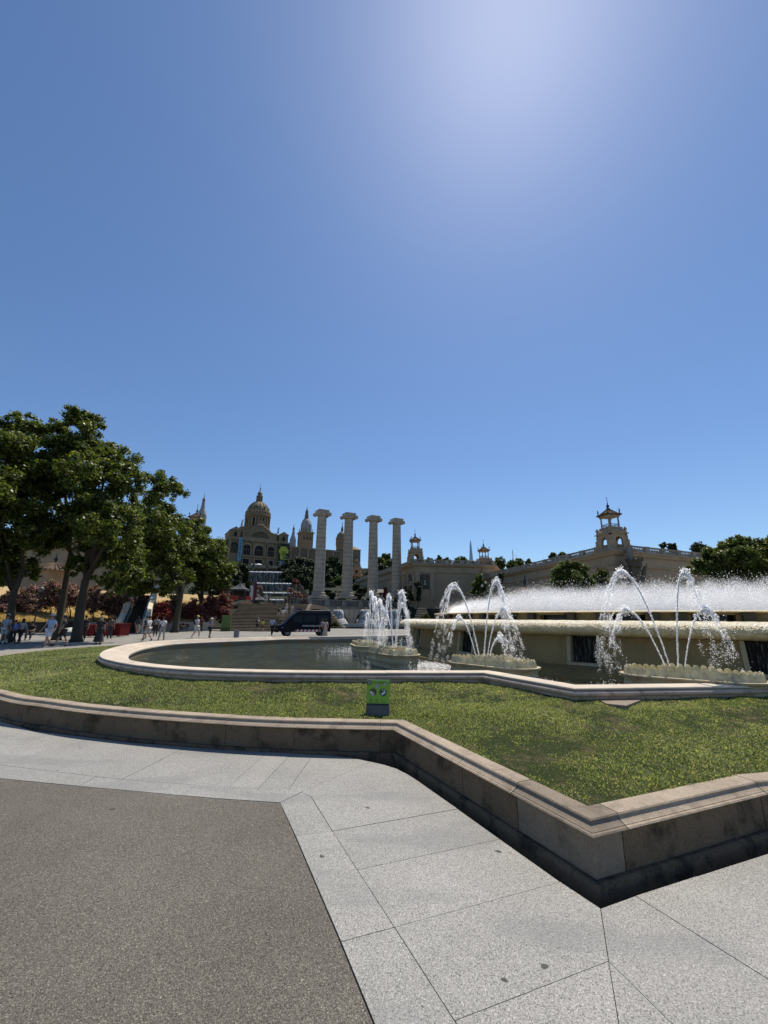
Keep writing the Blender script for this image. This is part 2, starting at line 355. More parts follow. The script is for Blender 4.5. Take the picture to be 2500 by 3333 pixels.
for i in range(len(joints)-1):
    a, b = joints[i], joints[i+1]; rep = (a >= j_right[-1]-0.01 and b <= j_mid[0]+0.01)
    sp = WALL.span(a+0.002, b-0.002); off = random.uniform(-0.003, 0.003)
    mt = M_repair if rep else M_coping
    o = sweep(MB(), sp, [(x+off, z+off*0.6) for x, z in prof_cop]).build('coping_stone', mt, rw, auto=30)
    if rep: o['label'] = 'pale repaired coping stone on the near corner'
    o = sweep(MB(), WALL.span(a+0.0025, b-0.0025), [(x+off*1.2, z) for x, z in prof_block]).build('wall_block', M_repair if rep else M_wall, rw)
    if rep: o['label'] = 'pale repaired wall block on the near corner'
sweep(MB(), WALL.span(joints[0], joints[-1]), prof_plinth, 0.004).build('plinth', M_plinth, rw)
sweep(MB(), WALL.span(joints[-1]+0.01, joints[0]+WALL.tot-0.01), prof_cop).build('coping_run', M_coping, rw)
sweep(MB(), WALL.span(joints[-1]+0.01, joints[0]+WALL.tot-0.01), [(0, GZ), (0, 0.283), (-0.17, 0.283), (-0.17, GZ)]).build('wall_run', M_wall, rw)
# paving goes on to the right of the frame
e_ = [gz(3100, 3560).xy, gz(3100, 3310).xy, gz(3100, 2560).xy]; wr = [p+nm*0.2 for p, nm in WALL.span(-9.0, -0.9)][::-1]
wr = [p for p in wr if p.x > e_[2].x+0.1]; mid = len(wr)//2
for q in ([e_[0], e_[1], e_[2]]+wr[:mid+1]+[Vector((wr[mid].x, e_[0].y))], [Vector((wr[mid].x, e_[0].y))]+wr[mid:]+[Vector((wr[-1].x, e_[0].y))]):
    MB().prism(inset_poly(q, 0.0022), GZ-0.1, 0.0).build('paving_slab', M_granite, pav)
sp = WALL.span(joints[0]+0.6, joints[-1]-4.0); gm = bmesh.new()
def loop_(P):
    vs_ = [gm.verts.new((p[0], p[1], GZ)) for p in P]; [gm.edges.new((vs_[i], vs_[(i+1) % len(vs_)])) for i in range(len(vs_))]
loop_([(-3500, -300), (3500, -300), (3500, 75), (-3500, 75)]); loop_([tuple(p+nm*0.60) for p, nm in sp]+[tuple(p-nm*0.12) for p, nm in sp][::-1])
bmesh.ops.triangle_fill(gm, use_beauty=True, edges=gm.edges[:]); bmesh.ops.recalc_face_normals(gm, faces=gm.faces); me = bpy.data.meshes.new('ground'); gm.to_mesh(me); gm.free(); me.materials.append(M_ground)
if me.polygons[0].normal.z < 0: me.flip_normals()
tag(link('ground', me), kind='structure')
dr = MB(); sp = WALL.span(joints[0], joints[-1]); dr.add([(p+nm*o).to_tuple()+(GZ-0.13,) for p, nm in sp for o in (-0.14, 0.66)], [(2*i, 2*i+2, 2*i+3, 2*i+1) for i in range(len(sp)-1)])
tag(dr.build('dirt_gutter', M_soil, fix=False), kind='structure')
# ------------------------------------------------------------------ pool rim
RZ = 0.72
rim_far = [gz(*p, RZ) for p in [(1000, 2070.5), (903, 2071.5), (806, 2075), (700, 2078), (595, 2082), (510, 2086.5), (448, 2093), (395, 2102), (352, 2114), (333, 2126), (336, 2138), (375, 2150), (460, 2164), (600, 2176), (760, 2183), (1000, 2187), (1300, 2188), (1575, 2188)]]
rimL = catmull([(p.x, p.y) for p in rim_far], 5)
q1, q2 = gz(1869, 2238, RZ), gz(2500, 2230, RZ)
RIM = Path([(p.x, p.y) for p in rimL]+[tuple(q1.xy), tuple(q2.xy)]+[tuple(p) for p in catmull([(q2.x+0.5, q2.y-0.25), (7.6, 5.1), (10, 4.3), (13, 4.0), (18, 4.6), (26, 9), (29, 18), (27, 28), (19, 33.5), (9, 32), (3, 28.2), (0.2, 25.3), (-3.2, 23.2)], 4)])
prof_rim_base = [(0.012, 0.30), (0.014, 0.586), (0.030, 0.589), (0.030, 0.599), (-0.2, 0.599), (-0.2, 0.30)]
prof_rim_roll = [(0.030, 0.5455), (0.062, 0.552), (0.090, 0.575), (0.098, 0.605), (0.090, 0.638), (0.066, 0.664), (0.034, 0.674), (0.020, 0.676), (0.018, 0.686), (-0.2, 0.686), (-0.2, 0.5455)]
prof_rim_roll = [(o*0.8 if o > 0 else o, 0.5995+(z-0.5455)*(0.0865/0.1405)) for o, z in prof_rim_roll]
prof_rim_top = [(0.030, 0.687), (0.044, 0.694), (0.044, 0.712), (0.034, 0.72), (-0.27, 0.72), (-0.28, 0.70), (-0.30, 0.685), (-0.30, 0.672), (-0.44, 0.672), (-0.45, 0.655), (-0.47, 0.64), (-0.47, 0.628), (-0.58, 0.622), (-0.60, 0.60), (-0.60, 0.56), (-0.2, 0.56), (-0.2, 0.687)]
prof_rim_in = [(-0.56, 0.20), (-0.56, 0.565), (-0.25, 0.555), (-0.25, 0.20)]
prof_top_n = prof_rim_top[:4]+[(-0.27, 0.72), (-0.285, 0.70), (-0.29, 0.56), (-0.2, 0.56), (-0.2, 0.687)]
rr = thing('fountain_pool_rim', 'cream stone rim with rounded edge round the big fountain pool', 'pool rim')
vis_end = sum(RIM.L[:len(rimL)+1])
js = [0.0]
while js[-1] < vis_end-0.5: js.append(js[-1]+random.uniform(1.0, 1.35))
cor = [sum(RIM.L[:len(rimL)-1]), sum(RIM.L[:len(rimL)])]
for i in range(len(js)-1):
    a, b = js[i]+0.0015, js[i+1]-0.0015; off = random.uniform(-0.002, 0.002)
    sweep(MB(), RIM.span(a, b), [(x, z+off) for x, z in (prof_top_n if a > cor[0]-0.9 else prof_rim_top)]).build('rim_top_stone', M_rim, rr, auto=35)
    sweep(MB(), RIM.span(a, b), [(x+off, z) for x, z in prof_rim_roll]).build('rim_roll_stone', M_torus, rr, auto=40)
sweep(MB(), RIM.span(js[0], js[-1]), prof_rim_base).build('base_course', M_torus, rr)
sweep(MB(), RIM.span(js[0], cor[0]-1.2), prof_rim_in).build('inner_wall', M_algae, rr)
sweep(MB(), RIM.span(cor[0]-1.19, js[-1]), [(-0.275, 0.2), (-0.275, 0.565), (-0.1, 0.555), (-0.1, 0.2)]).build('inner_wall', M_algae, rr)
for pf, mt, nm_ in ((prof_top_n, M_rim, 'rim_top_run'), (prof_rim_roll, M_torus, 'rim_roll_run'), (prof_rim_base, M_torus, 'base_run'), ([(-0.275, 0.2), (-0.275, 0.565), (-0.1, 0.555), (-0.1, 0.2)], M_algae, 'inner_wall_run')):
    sweep(MB(), RIM.span(js[-1]+0.004, RIM.tot-0.004), pf).build(nm_, mt, rr)
# water in the pool
def water_mat(name, col, bsc, bst, rough=0.03):
    m, nt, b = new_mat(name); v = posn(nt, (1, 1, 1)); n0 = noise(nt, v, bsc*0.33, 3, 0.5); n1 = noise(nt, v, bsc, 4, 0.6); n2 = noise(nt, v, bsc*3.7, 3, 0.6)
    h = mix(nt, 0.38, n0, mix(nt, 0.35, n1, n2)); c = ramp(nt, noise(nt, v, 0.5, 3), [(0.3, tuple(x*0.7 for x in col)), (0.7, tuple(x*1.3 for x in col))])
    nt.links.new(c, b.inputs['Base Color']); b.inputs['Roughness'].default_value = rough; b.inputs['IOR'].default_value = 1.33; b.inputs['Specular IOR Level'].default_value = 0.5
    bump(nt, b, h, bst, 0.75); return m
M_water = water_mat('pool_water', (0.058, 0.064, 0.034), 5.0, 1.0, 0.04)
WP = [RIM.vert(i) for i in range(RIM.n)]
wm = bmesh.new(); vs = [wm.verts.new(((p-n*0.22).x, (p-n*0.22).y, 0.40)) for p, n in WP]
es = [wm.edges.new((vs[i], vs[(i+1) % len(vs)])) for i in range(len(vs))]
bmesh.ops.triangle_fill(wm, use_beauty=True, edges=es); bmesh.ops.recalc_face_normals(wm, faces=wm.faces)
me = bpy.data.meshes.new('water'); wm.to_mesh(me); wm.free()
me.materials.append(M_water)
if me.polygons[0].normal.z < 0: me.flip_normals()
tag(link('water', me), kind='structure')
# ------------------------------------------------------------------ lawn
def inside(px, py, P):
    c = np.zeros(px.shape, bool); n = len(P)
    for i in range(n):
        x0, y0 = P[i]; x1, y1 = P[(i+1) % n]
        if y0 == y1: continue
        k = ((y0 > py) != (y1 > py)) & (px < (x1-x0)*(py-y0)/(y1-y0)+x0); c ^= k
    return c
def dist(px, py, P):
    d = np.full(px.shape, 1e9); n = len(P)
    for i in range(n):
        ax, ay = P[i]; bx, by = P[(i+1) % n]; vx, vy = bx-ax, by-ay; l = vx*vx+vy*vy+1e-12
        t_ = np.clip(((px-ax)*vx+(py-ay)*vy)/l, 0, 1); d = np.minimum(d, np.hypot(px-ax-t_*vx, py-ay-t_*vy))
    return d
WPL = [tuple(p) for p in WALL.P]; RPL = [tuple(p) for p in RIM.P]
WB = np.array(WPL); 
def vnoise(x, y, s, seed):
    g = np.random.default_rng(seed).random((64, 64)); x = x*s; y = y*s; xi = np.floor(x).astype(int); yi = np.floor(y).astype(int); fx = x-xi; fy = y-yi
    fx = fx*fx*(3-2*fx); fy = fy*fy*(3-2*fy); a = g[xi % 64, yi % 64]; b = g[(xi+1) % 64, yi % 64]; c = g[xi % 64, (yi+1) % 64]; d = g[(xi+1) % 64, (yi+1) % 64]
    return (a*(1-fx)+b*fx)*(1-fy)+(c*(1-fx)+d*fx)*fy
def lawn_z(x, y):
    dw = dist(x, y, WPL); dr_ = dist(x, y, RPL); f = np.clip(dw/(dw+dr_), 0, 1)
    return 0.345+(0.552-0.345)*f+0.03*(vnoise(x, y, 1.1, 3)-0.5)*np.clip(dw*2, 0, 1)+0.012*(vnoise(x, y, 4.3, 4)-0.5)
gx, gy = np.meshgrid(np.arange(-13.2, 8.0, 0.1), np.arange(2.6, 22.0, 0.1), indexing='ij')
ok = inside(gx, gy, WPL) & ((~inside(gx, gy, RPL)) | (dist(gx, gy, RPL) < 0.12)) & (dist(gx, gy, WPL) > 0.04)
idx = np.full(gx.shape, -1); idx[ok] = np.arange(ok.sum()); lz = lawn_z(gx[ok], gy[ok])
V = np.stack([gx[ok], gy[ok], lz], 1)
q = np.stack([idx[:-1, :-1], idx[1:, :-1], idx[1:, 1:], idx[:-1, 1:]], -1).reshape(-1, 4); q = q[(q >= 0).all(1)]
m, nt, b = new_mat('lawn_soil'); v = posn(nt)
c = mix(nt, ramp(nt, noise(nt, v, 2.2, 8, 0.75), [(0.50, 0.0), (0.66, 1.0)]), (0.030, 0.040, 0.012), (0.12, 0.09, 0.055))
c = mix(nt, 0.7, c, ramp(nt, noise(nt, v, 60, 3, 0.7), [(0.3, 0.35), (0.7, 1.3)]), 'MULTIPLY'); nt.links.new(c, b.inputs['Base Color']); b.inputs['Roughness'].default_value = 1.0
b.inputs['Specular IOR Level'].default_value = 0.1
tag(link('lawn', tri_mesh('lawn', V, q, m)), kind='structure')
# grass blades
STONE = [tuple(gz(x, y, 0.53).xy) for x, y in [(1935, 2277), (2010, 2270), (2092, 2284), (2040, 2305), (1975, 2298)]]
def grass(n, x0, x1, y0, y1, h, w, seed, lim=None):
    r_ = np.random.default_rng(seed); x = r_.uniform(x0, x1, n); y = r_.uniform(y0, y1, n)
    k = inside(x, y, WPL) & (~inside(x, y, RPL)) & (np.abs(x/np.maximum(y, 0.1)) < 1.6) & (dist(x, y, WPL) > 0.158)
    x, y = x[k], y[k]; k = ~inside(x, y, STONE); x, y = x[k], y[k]
    bare = vnoise(x, y, 1.5, 11)*0.45+vnoise(x, y, 4.1, 12)*0.3+vnoise(x, y, 11.0, 13)*0.25
    k = r_.random(len(x)) < np.clip((0.72-bare)*7, 0.22, 1.0); x, y, bare = x[k], y[k], bare[k]
    z = lawn_z(x, y)-0.004; n = len(x); a = r_.uniform(0, 6.283, n); hh = h*r_.uniform(0.5, 1.25, n)*np.clip(1.25-bare, 0.5, 1.1); ww = w*r_.uniform(0.7, 1.3, n)
    tuft = np.clip(vnoise(x, y, 7.0, 15)*1.6-0.45, 0.35, 1.25); hh = hh*(0.55+0.6*tuft)
    lean = r_.uniform(0.25, 1.1, n)*hh; b_ = r_.uniform(0, 6.283, n)
    dx, dy = np.cos(a)*ww/2, np.sin(a)*ww/2; lx, ly = np.cos(b_)*lean, np.sin(b_)*lean
    V = np.empty((n, 4, 3)); V[:, 0] = np.stack([x-dx, y-dy, z], 1); V[:, 1] = np.stack([x+dx, y+dy, z], 1)
    V[:, 2] = np.stack([x+lx*0.45+dx*0.8, y+ly*0.45+dy*0.8, z+hh*0.62], 1); V[:, 3] = np.stack([x+lx, y+ly, z+hh*0.92], 1)
    I = np.arange(n)[:, None]*4; F = np.concatenate([I+np.array([[0, 1, 2]]), I+np.array([[0, 2, 3]])], 1).reshape(-1, 3)
    dry = np.clip((vnoise(x, y, 0.55, 21)*0.65+vnoise(x, y, 1.9, 22)*0.35-0.50)*2.6, 0, 1)
    tn = np.clip(r_.normal(0.40, 0.25, n)+0.40*dry*r_.random(n)*1.4, 0, 1)
    return V.reshape(-1, 3), F, np.repeat(tn, 2)
M_grass = leaf_mat('grass_blades', [(0.0, (0.05, 0.065, 0.018)), (0.30, (0.175, 0.208, 0.072)), (0.6, (0.38, 0.405, 0.19)), (0.85, (0.52, 0.47, 0.28)), (1.0, (0.58, 0.52, 0.36))], 0.42, 0.55)
parts = [grass(330000, -4.2, 7.5, 2.9, 6.6, 0.030, 0.0095, 1), grass(300000, -9.0, 8.0, 6.0, 9.5, 0.036, 0.0125, 2), grass(150000, -13.2, -4.0, 7.5, 19.0, 0.046, 0.020, 3)]
off = 0; VV = []; FF = []; TT = []
for V, F, T in parts: VV.append(V); FF.append(F+off); TT.append(T); off += len(V)
tag(link('grass', tri_mesh('grass', np.concatenate(VV), np.concatenate(FF), M_grass, np.concatenate(TT))), 'short green and straw coloured turf round the fountain pool', 'grass', kind='stuff')
# flat stone in the grass
zs = float(lawn_z(np.array([p[0] for p in STONE]), np.array([p[1] for p in STONE])).max())
fb = MB(); fb.prism(STONE, zs-0.1, zs+0.022); tag(fb.build('stepping_stone', stone('slab_stone', (0.25, 0.20, 0.15), amt=0.4, scale=4)), 'flat beige stone slab lying in the grass by the pool rim', 'stone')
# small rubble heap in the inner corner of the wall
rb = MB(); cpos = gz(1290, 2478, GZ-0.12)
bmx = bmesh.new(); bmesh.ops.create_icosphere(bmx, subdivisions=3, radius=1.0)
for v_ in bmx.verts:
    f = 0.75+0.5*random.random() if v_.co.z < 0.9 else 1.0; v_.co = Vector((v_.co.x*0.16*f, v_.co.y*0.15*f, max(-0.02, v_.co.z*0.17*(0.8+0.4*random.random()))))
me = bpy.data.meshes.new('dirt_heap'); bmx.to_mesh(me); bmx.free(); me.materials.append(M_soil)
tag(link('dirt_heap', me, loc=cpos), 'small heap of earth and rubble in the inner corner of the low wall', 'dirt heap')

# ------------------------------------------------------------------ central basin
CB = Vector((12.8, 18.3))
def circ_angle(px, Rr, py=2060):
    d = ray(px, py); d = Vector((d.x, d.y)).normalized(); b = d.dot(CB); c = CB.length_squared-Rr*Rr; t_ = b-math.sqrt(max(0, b*b-c)); p = d*t_-CB; return math.atan2(p.y, p.x) % (2*math.pi)
bs = thing('fountain_basin', 'large round cream fountain basin with thick wet lip and dark grilles', 'fountain', (CB.x, CB.y, 0))
gr_a = [circ_angle(1510, 11.75), circ_angle(1890, 11.75), circ_angle(2485, 11.75)]
step = gr_a[2]-gr_a[1]
AN0, AN1 = R(150), R(285)
gap = [(a-0.29/11.75, a+0.29/11.75) for a in sorted([gr_a[0]-0.30, gr_a[0], gr_a[1], gr_a[2], gr_a[2]+0.27])]
prof_w = [(12.0, 0.62), (11.74, 0.66), (11.62, 1.31), (11.2, 1.31), (11.2, 0.62)]
edges_ = [AN0]+[x for g_ in gap for x in g_]+[AN1]
for i in range(0, len(edges_), 2):
    a, b = edges_[i], edges_[i+1]; n = max(1, round((b-a)/0.16))
    for k in range(n):
        a_, b_ = a+(b-a)*k/n, a+(b-a)*(k+1)/n
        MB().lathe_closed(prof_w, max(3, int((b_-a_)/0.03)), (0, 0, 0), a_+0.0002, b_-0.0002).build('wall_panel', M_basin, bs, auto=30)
for a, b in gap:                                                # opening below a sill, with its frame, grille and running water
    w = MB(); w.lathe_closed([(12.0, 0.62), (11.74, 0.66), (11.735, 0.73), (11.2, 0.73), (11.2, 0.62)], 4, (0, 0, 0), a, b); w.build('grille_sill', M_basin, bs)
MB().lathe_closed(prof_w, 120, (0, 0, 0), AN1+0.0003, AN0+2*math.pi-0.0003).build('back_wall', M_basin, bs, auto=30)
m, nt, b = new_mat('dark_grille_with_running_water'); v = posn(nt, (30, 30, 1.6)); n1 = noise(nt, v, 1.0, 5, 0.7)
nt.links.new(ramp(nt, n1, [(0.45, (0.012, 0.012, 0.011)), (0.58, (0.06, 0.06, 0.055)), (0.72, (0.42, 0.41, 0.38))]), b.inputs['Base Color']); b.inputs['Roughness'].default_value = 0.7; b.inputs['Specular IOR Level'].default_value = 0.1; M_grille = m
M_frame = stone('grille_frame_stone', (0.42, 0.36, 0.24), (0.15, 0.12, 0.07), 0.5, 2.0)
for a, b in gap:
    c_ = (a+b)/2; g_ = MB(); g_.lathe_closed([(11.60, 0.731), (11.52, 1.309), (11.45, 1.309), (11.45, 0.731)], 4, (0, 0, 0), a+0.0005, b-0.0005); gi = g_.build('grille', M_grille, bs)
    for s_, e_ in ((a-0.007, a), (b, b+0.007)):
        MB().lathe_closed([(11.765, 0.68), (11.65, 1.30), (11.46, 1.30), (11.46, 0.68)], 2, (0, 0, 0), s_, e_).build('grille_frame', M_frame, bs)
    MB().lathe_closed([(11.775, 0.665), (11.77, 0.729), (11.5, 0.729), (11.5, 0.665)], 4, (0, 0, 0), a-0.007, b+0.007).build('grille_frame', M_frame, bs)
    for k in range(6):
        aa = a+(b-a)*(k+0.5)/6; g2 = MB(); g2.tube([(11.625*math.cos(aa), 11.625*math.sin(aa), 0.733), (11.545*math.cos(aa), 11.545*math.sin(aa), 1.305)], 0.009, 5); g2.build('bar', plain('grille_bar_iron', (0.02, 0.019, 0.017), 0.7, 0.0, 0.1), gi)
base_p = [(12.45, 0.25), (12.45, 0.50), (12.30, 0.515), (12.30, 0.56), (12.16, 0.575), (12.16, 0.60), (12.02, 0.6195), (11.2, 0.6195), (11.2, 0.25)]
lip_p = [(11.60, 1.312), (11.83, 1.325), (11.97, 1.355), (12.05, 1.41), (12.065, 1.47), (12.04, 1.53), (11.97, 1.585), (11.86, 1.63), (11.72, 1.655), (11.5, 1.662), (11.15, 1.65), (10.6, 1.60), (10.6, 1.40), (11.2, 1.33)]
nseg = 22
for k in range(nseg):
    a_, b_ = AN0+(AN1-AN0)*k/nseg, AN0+(AN1-AN0)*(k+1)/nseg
    MB().lathe_closed(base_p, 5, (0, 0, 0), a_+0.0002, b_-0.0002).build('base_stone', M_basin, bs, auto=30)
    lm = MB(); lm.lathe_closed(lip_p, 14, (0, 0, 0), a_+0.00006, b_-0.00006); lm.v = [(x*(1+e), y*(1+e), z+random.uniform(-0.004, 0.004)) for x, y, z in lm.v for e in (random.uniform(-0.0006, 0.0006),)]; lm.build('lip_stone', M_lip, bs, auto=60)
MB().lathe_closed(base_p, 90, (0, 0, 0), AN1, AN0+2*math.pi).build('base_back', M_basin, bs, auto=30)
MB().lathe_closed(lip_p, 90, (0, 0, 0), AN1, AN0+2*math.pi).build('lip_back', M_lip, bs, auto=60)
# upper tier with floodlight recesses
ut = thing('upper_fountain_tier', 'upper ring of the fountain with dark floodlight recesses below its edge', 'fountain', (CB.x, CB.y, 0))
boxes = [(1757, 1843), (1985, 2100), (2250, 2395), (1592, 1662), (1478, 1525), (1431, 1452)]
bx = sorted([tuple(sorted((circ_angle(x0, 10.35, 2005), circ_angle(x1, 10.35, 2005)))) for x0, x1 in boxes]); bx.append((bx[-1][0]+0.22, bx[-1][1]+0.22))
prof_u = [(10.40, 1.45), (10.35, 1.845), (9.9, 1.845), (9.9, 1.45)]
e2 = [AN0]+[x for g_ in bx for x in g_]+[AN1]
M_tier = stone('tier_stone', (0.22, 0.175, 0.09), (0.07, 0.055, 0.03), 0.6, 1.2, 0.2, 0.7)
M_black = plain('black_recess', (0.012, 0.012, 0.012), 0.8, 0.0, 0.15)
for i in range(0, len(e2), 2): MB().lathe_closed(prof_u, max(3, int((e2[i+1]-e2[i])/0.05)), (0, 0, 0), e2[i], e2[i+1]).build('ring_wall', M_tier, ut, auto=30)
MB().lathe_closed(prof_u, 80, (0, 0, 0), AN1, AN0+2*math.pi).build('ring_wall', M_tier, ut, auto=30)
MB().lathe_closed([(10.36, 1.846), (10.50, 1.856), (10.53, 1.875), (10.50, 1.897), (10.40, 1.905), (9.6, 1.90), (9.6, 1.846)], 160, (0, 0, 0), 0, 2*math.pi-0.0001).build('ring_edge', M_lip, ut, auto=60)
for a, b in bx:
    r_ = MB().lathe_closed([(10.17, 1.50), (10.14, 1.842), (9.95, 1.842), (9.95, 1.50)], 4, (0, 0, 0), a, b).build('lamp_recess', M_black, ut)
    MB().lathe_closed([(10.43, 1.805), (10.42, 1.842), (10.10, 1.842), (10.10, 1.805)], 4, (0, 0, 0), a+0.002, b-0.002).build('recess_frame', M_tier, ut)
    for aa in (a-0.018, b+0.018):
        l_ = MB(); l_.cbox((10.47*math.cos(aa), 10.47*math.sin(aa), 1.745), 0.12, 0.20, 0.15, aa); l_.cbox((10.47*math.cos(aa), 10.47*math.sin(aa), 1.825), 0.16, 0.27, 0.02, aa)
        l_.build('spot_lamp', plain('lamp_grey', (0.05, 0.046, 0.038), 0.7, 0.0, 0.2), ut)
    if b-a > 0.05:
        gl = MB().lathe_closed([(10.19, 1.56), (10.18, 1.80), (10.16, 1.80), (10.16, 1.56)], 4, (0, 0, 0), a+0.012, b-0.012).build('lamp_glass', plain('lamp_glass', (0.02, 0.022, 0.024), 0.3, 0.0, 0.3), ut)
tf = MB(); tf.lathe([(0.01, 1.72), (9.7, 1.72)], 64); tf.build('inner_water', M_water, ut)
# ------------------------------------------------------------------ spray bowls with glass shells
def glass_mat():
    m, nt, b = new_mat('frosted_green_glass'); v = posn(nt)
    c = ramp(nt, noise(nt, v, 9, 3), [(0.3, (0.52, 0.48, 0.31)), (0.65, (0.76, 0.72, 0.53))]); nt.links.new(c, b.inputs['Base Color'])
    b.inputs['Roughness'].default_value = 0.25; t = nd(nt, 'ShaderNodeBsdfTranslucent'); nt.links.new(c, t.inputs[0]); ms = nd(nt, 'ShaderNodeMixShader'); ms.inputs[0].default_value = 0.45
    nt.links.new(b.outputs[0], ms.inputs[1]); nt.links.new(t.outputs[0], ms.inputs[2]); nt.links.new(ms.outputs[0], nt.nodes['Material Output'].inputs[0]); return m
M_glass = glass_mat()
M_bowl = stone('bowl_stone', (0.50, 0.43, 0.28), (0.30, 0.19, 0.08), 0.7, 1.6, 0.2, 0.6, 0.3, 40)
def capsule(hl, r, n=10):
    return [(hl-r+r*math.cos(a), r*math.sin(a)) for a in [(-math.pi/2)+math.pi*i/n for i in range(n+1)]] + [(-(hl-r)+r*math.cos(a), r*math.sin(a)) for a in [(math.pi/2)+math.pi*i/n for i in range(n+1)]]
def ring_mesh(levels, hl):                                      # stacked capsule outlines: (inset radius, z)
    m = MB(); n = 22
    for r, z in levels: m.v += [(x, y, z) for x, y in capsule(hl+(r-0.42), r)]
    for k in range(len(levels)-1): m.f += [(k*n+i, k*n+(i+1) % n, (k+1)*n+(i+1) % n, (k+1)*n+i) for i in range(n)]
    m.f += [tuple(range(n)), tuple(range((len(levels)-1)*n, len(levels)*n))[::-1]]; return m
HL = 1.0
bowl_me = ring_mesh([(0.37, 0.28), (0.38, 0.50), (0.41, 0.53), (0.42, 0.60), (0.40, 0.63), (0.41, 0.68), (0.45, 0.72), (0.47, 0.735), (0.47, 0.755), (0.44, 0.76), (0.36, 0.745), (0.35, 0.70)], HL).mesh('bowl', M_bowl, auto=40)
sh = MB(); so = [(-0.052, 0), (-0.055, 0.09), (-0.048, 0.125), (-0.028, 0.152), (0, 0.162), (0.028, 0.152), (0.048, 0.125), (0.055, 0.09), (0.052, 0)]
sh.slab(so, Matrix(), 0.016); shell_me = sh.mesh('glass_shell', M_glass)
def outline_pts(hl, r, step):
    C = capsule(hl, r, 24); C = [Vector(c) for c in C]; out = []; acc = 0
    for i in range(len(C)):
        a, b = C[i], C[(i+1) % len(C)]; l = (b-a).length
        while acc < l:
            p = a+(b-a)*(acc/l); t_ = (b-a).normalized(); out.append((p, math.atan2(t_.y, t_.x))); acc += step
        acc -= l
    return out
bowl_names = ['shell-edged fountain bowl nearest the viewer at the right of the pool', 'shell-edged fountain bowl second from the right, under the tall twin arcs', 'shell-edged fountain bowl third from the right, left of the basin corner', 'farthest and smallest shell-edged fountain bowl, at the left of the row']
BOWL = []
for i, ang in enumerate((235.3, 222.0, 208.6, 201.9)):
    cx, cy = ((5.2, 7.45), (2.29, 9.2), (0.27, 12.0), (-0.62, 15.4))[i]
    tn = math.atan2(cy-CB.y, cx-CB.x)+math.pi/2
    bt = thing('fountain_bowl', bowl_names[i], 'fountain bowl', (cx, cy, 0), tn, 'shell-edged bowls round the basin')
    link('bowl', bowl_me, bt)
    for r, st, dz, tl in ((0.40, 0.108, 0.752, 0.22), (0.24, 0.112, 0.80, 0.12)):
        for p, a in outline_pts(HL-(0.42-r), r, st):
            if r < 0.3 and abs(p.x) > 0.42: continue
            o = link('glass_shell', shell_me, bt, (p.x, p.y, dz)); o.rotation_euler = (-tl+random.uniform(-0.05, 0.05), 0, a+random.uniform(-0.08, 0.08)); k = random.uniform(0.88, 1.05); o.scale = (k, 1, k*0.88)
    hub = MB(); hub.lathe([(0.16, 0.70), (0.16, 0.80), (0.12, 0.83), (0.001, 0.84)], 14); hub.build('nozzle_hub', plain('bronze_nozzle', (0.16, 0.12, 0.06), 0.5, 0.6), bt, auto=40)
    BOWL.append((Vector((cx, cy, 0)), tn))
# ------------------------------------------------------------------ water in the air
def spray_mat(name, a, tr):
    m, nt, b = new_mat(name); b.inputs['Base Color'].default_value = (a, a, a*1.01, 1); b.inputs['Roughness'].default_value = 0.25; b.inputs['IOR'].default_value = 1.33
    t = nd(nt, 'ShaderNodeBsdfTranslucent'); t.inputs[0].default_value = (1, 1, 1, 1); ms = nd(nt, 'ShaderNodeMixShader'); ms.inputs[0].default_value = tr
    nt.links.new(b.outputs[0], ms.inputs[1]); nt.links.new(t.outputs[0], ms.inputs[2]); nt.links.new(ms.outputs[0], nt.nodes['Material Output'].inputs[0]); return m
M_spray = spray_mat('falling_water', 0.97, 0.72); M_mist = spray_mat('fine_mist', 0.97, 0.72)
TET = np.array([[1, 1, 1], [1, -1, -1], [-1, 1, -1], [-1, -1, 1]])/1.732
OCT = np.array([[1, 0, 0], [-1, 0, 0], [0, 1, 0], [0, -1, 0], [0, 0, 1], [0, 0, -1]], float)
OCF = np.array([[0, 2, 4], [2, 1, 4], [1, 3, 4], [3, 0, 4], [2, 0, 5], [1, 2, 5], [3, 1, 5], [0, 3, 5]])
TEF = np.array([[0, 1, 2], [0, 3, 1], [0, 2, 3], [1, 3, 2]])
def rotmats(n, r_):
    q = r_.normal(size=(n, 4)); q /= np.linalg.norm(q, axis=1)[:, None]; w, x, y, z = q.T
    return np.stack([1-2*(y*y+z*z), 2*(x*y-z*w), 2*(x*z+y*w), 2*(x*y+z*w), 1-2*(x*x+z*z), 2*(y*z-x*w), 2*(x*z-y*w), 2*(y*z+x*w), 1-2*(x*x+y*y)], 1).reshape(n, 3, 3)
SV = np.array(_sv)
def drops(P, s, r_, shape='oct', stretch=None):
    """each drop is one small facet; its faces glint towards the sun with a wide scatter"""
    n = len(P); N = SV[None]+r_.normal(size=(n, 3))*0.55; N /= np.linalg.norm(N, axis=1)[:, None]
    A = np.cross(N, np.array([0.31, -0.83, 0.46])+r_.normal(size=(n, 3))*0.4); A /= np.linalg.norm(A, axis=1)[:, None]; B = np.cross(N, A)
    k = 4 if shape == 'oct' else 3; V = np.empty((n, k, 3)); ph = r_.uniform(0, 6.283, n); st = 1.0 if stretch is None else stretch
    for j in range(k): w = ph+2*math.pi*j/k; V[:, j] = P+(A*np.cos(w)[:, None]+B*np.sin(w)[:, None]*st)*(s*1.25)[:, None]
    I = np.arange(n)[:, None]*k; F = np.concatenate([I+np.array([[0, 1, 2]]), I+np.array([[0, 2, 3]])], 1).reshape(-1, 3) if k == 4 else I+np.array([[0, 1, 2]])
    return V.reshape(-1, 3), F
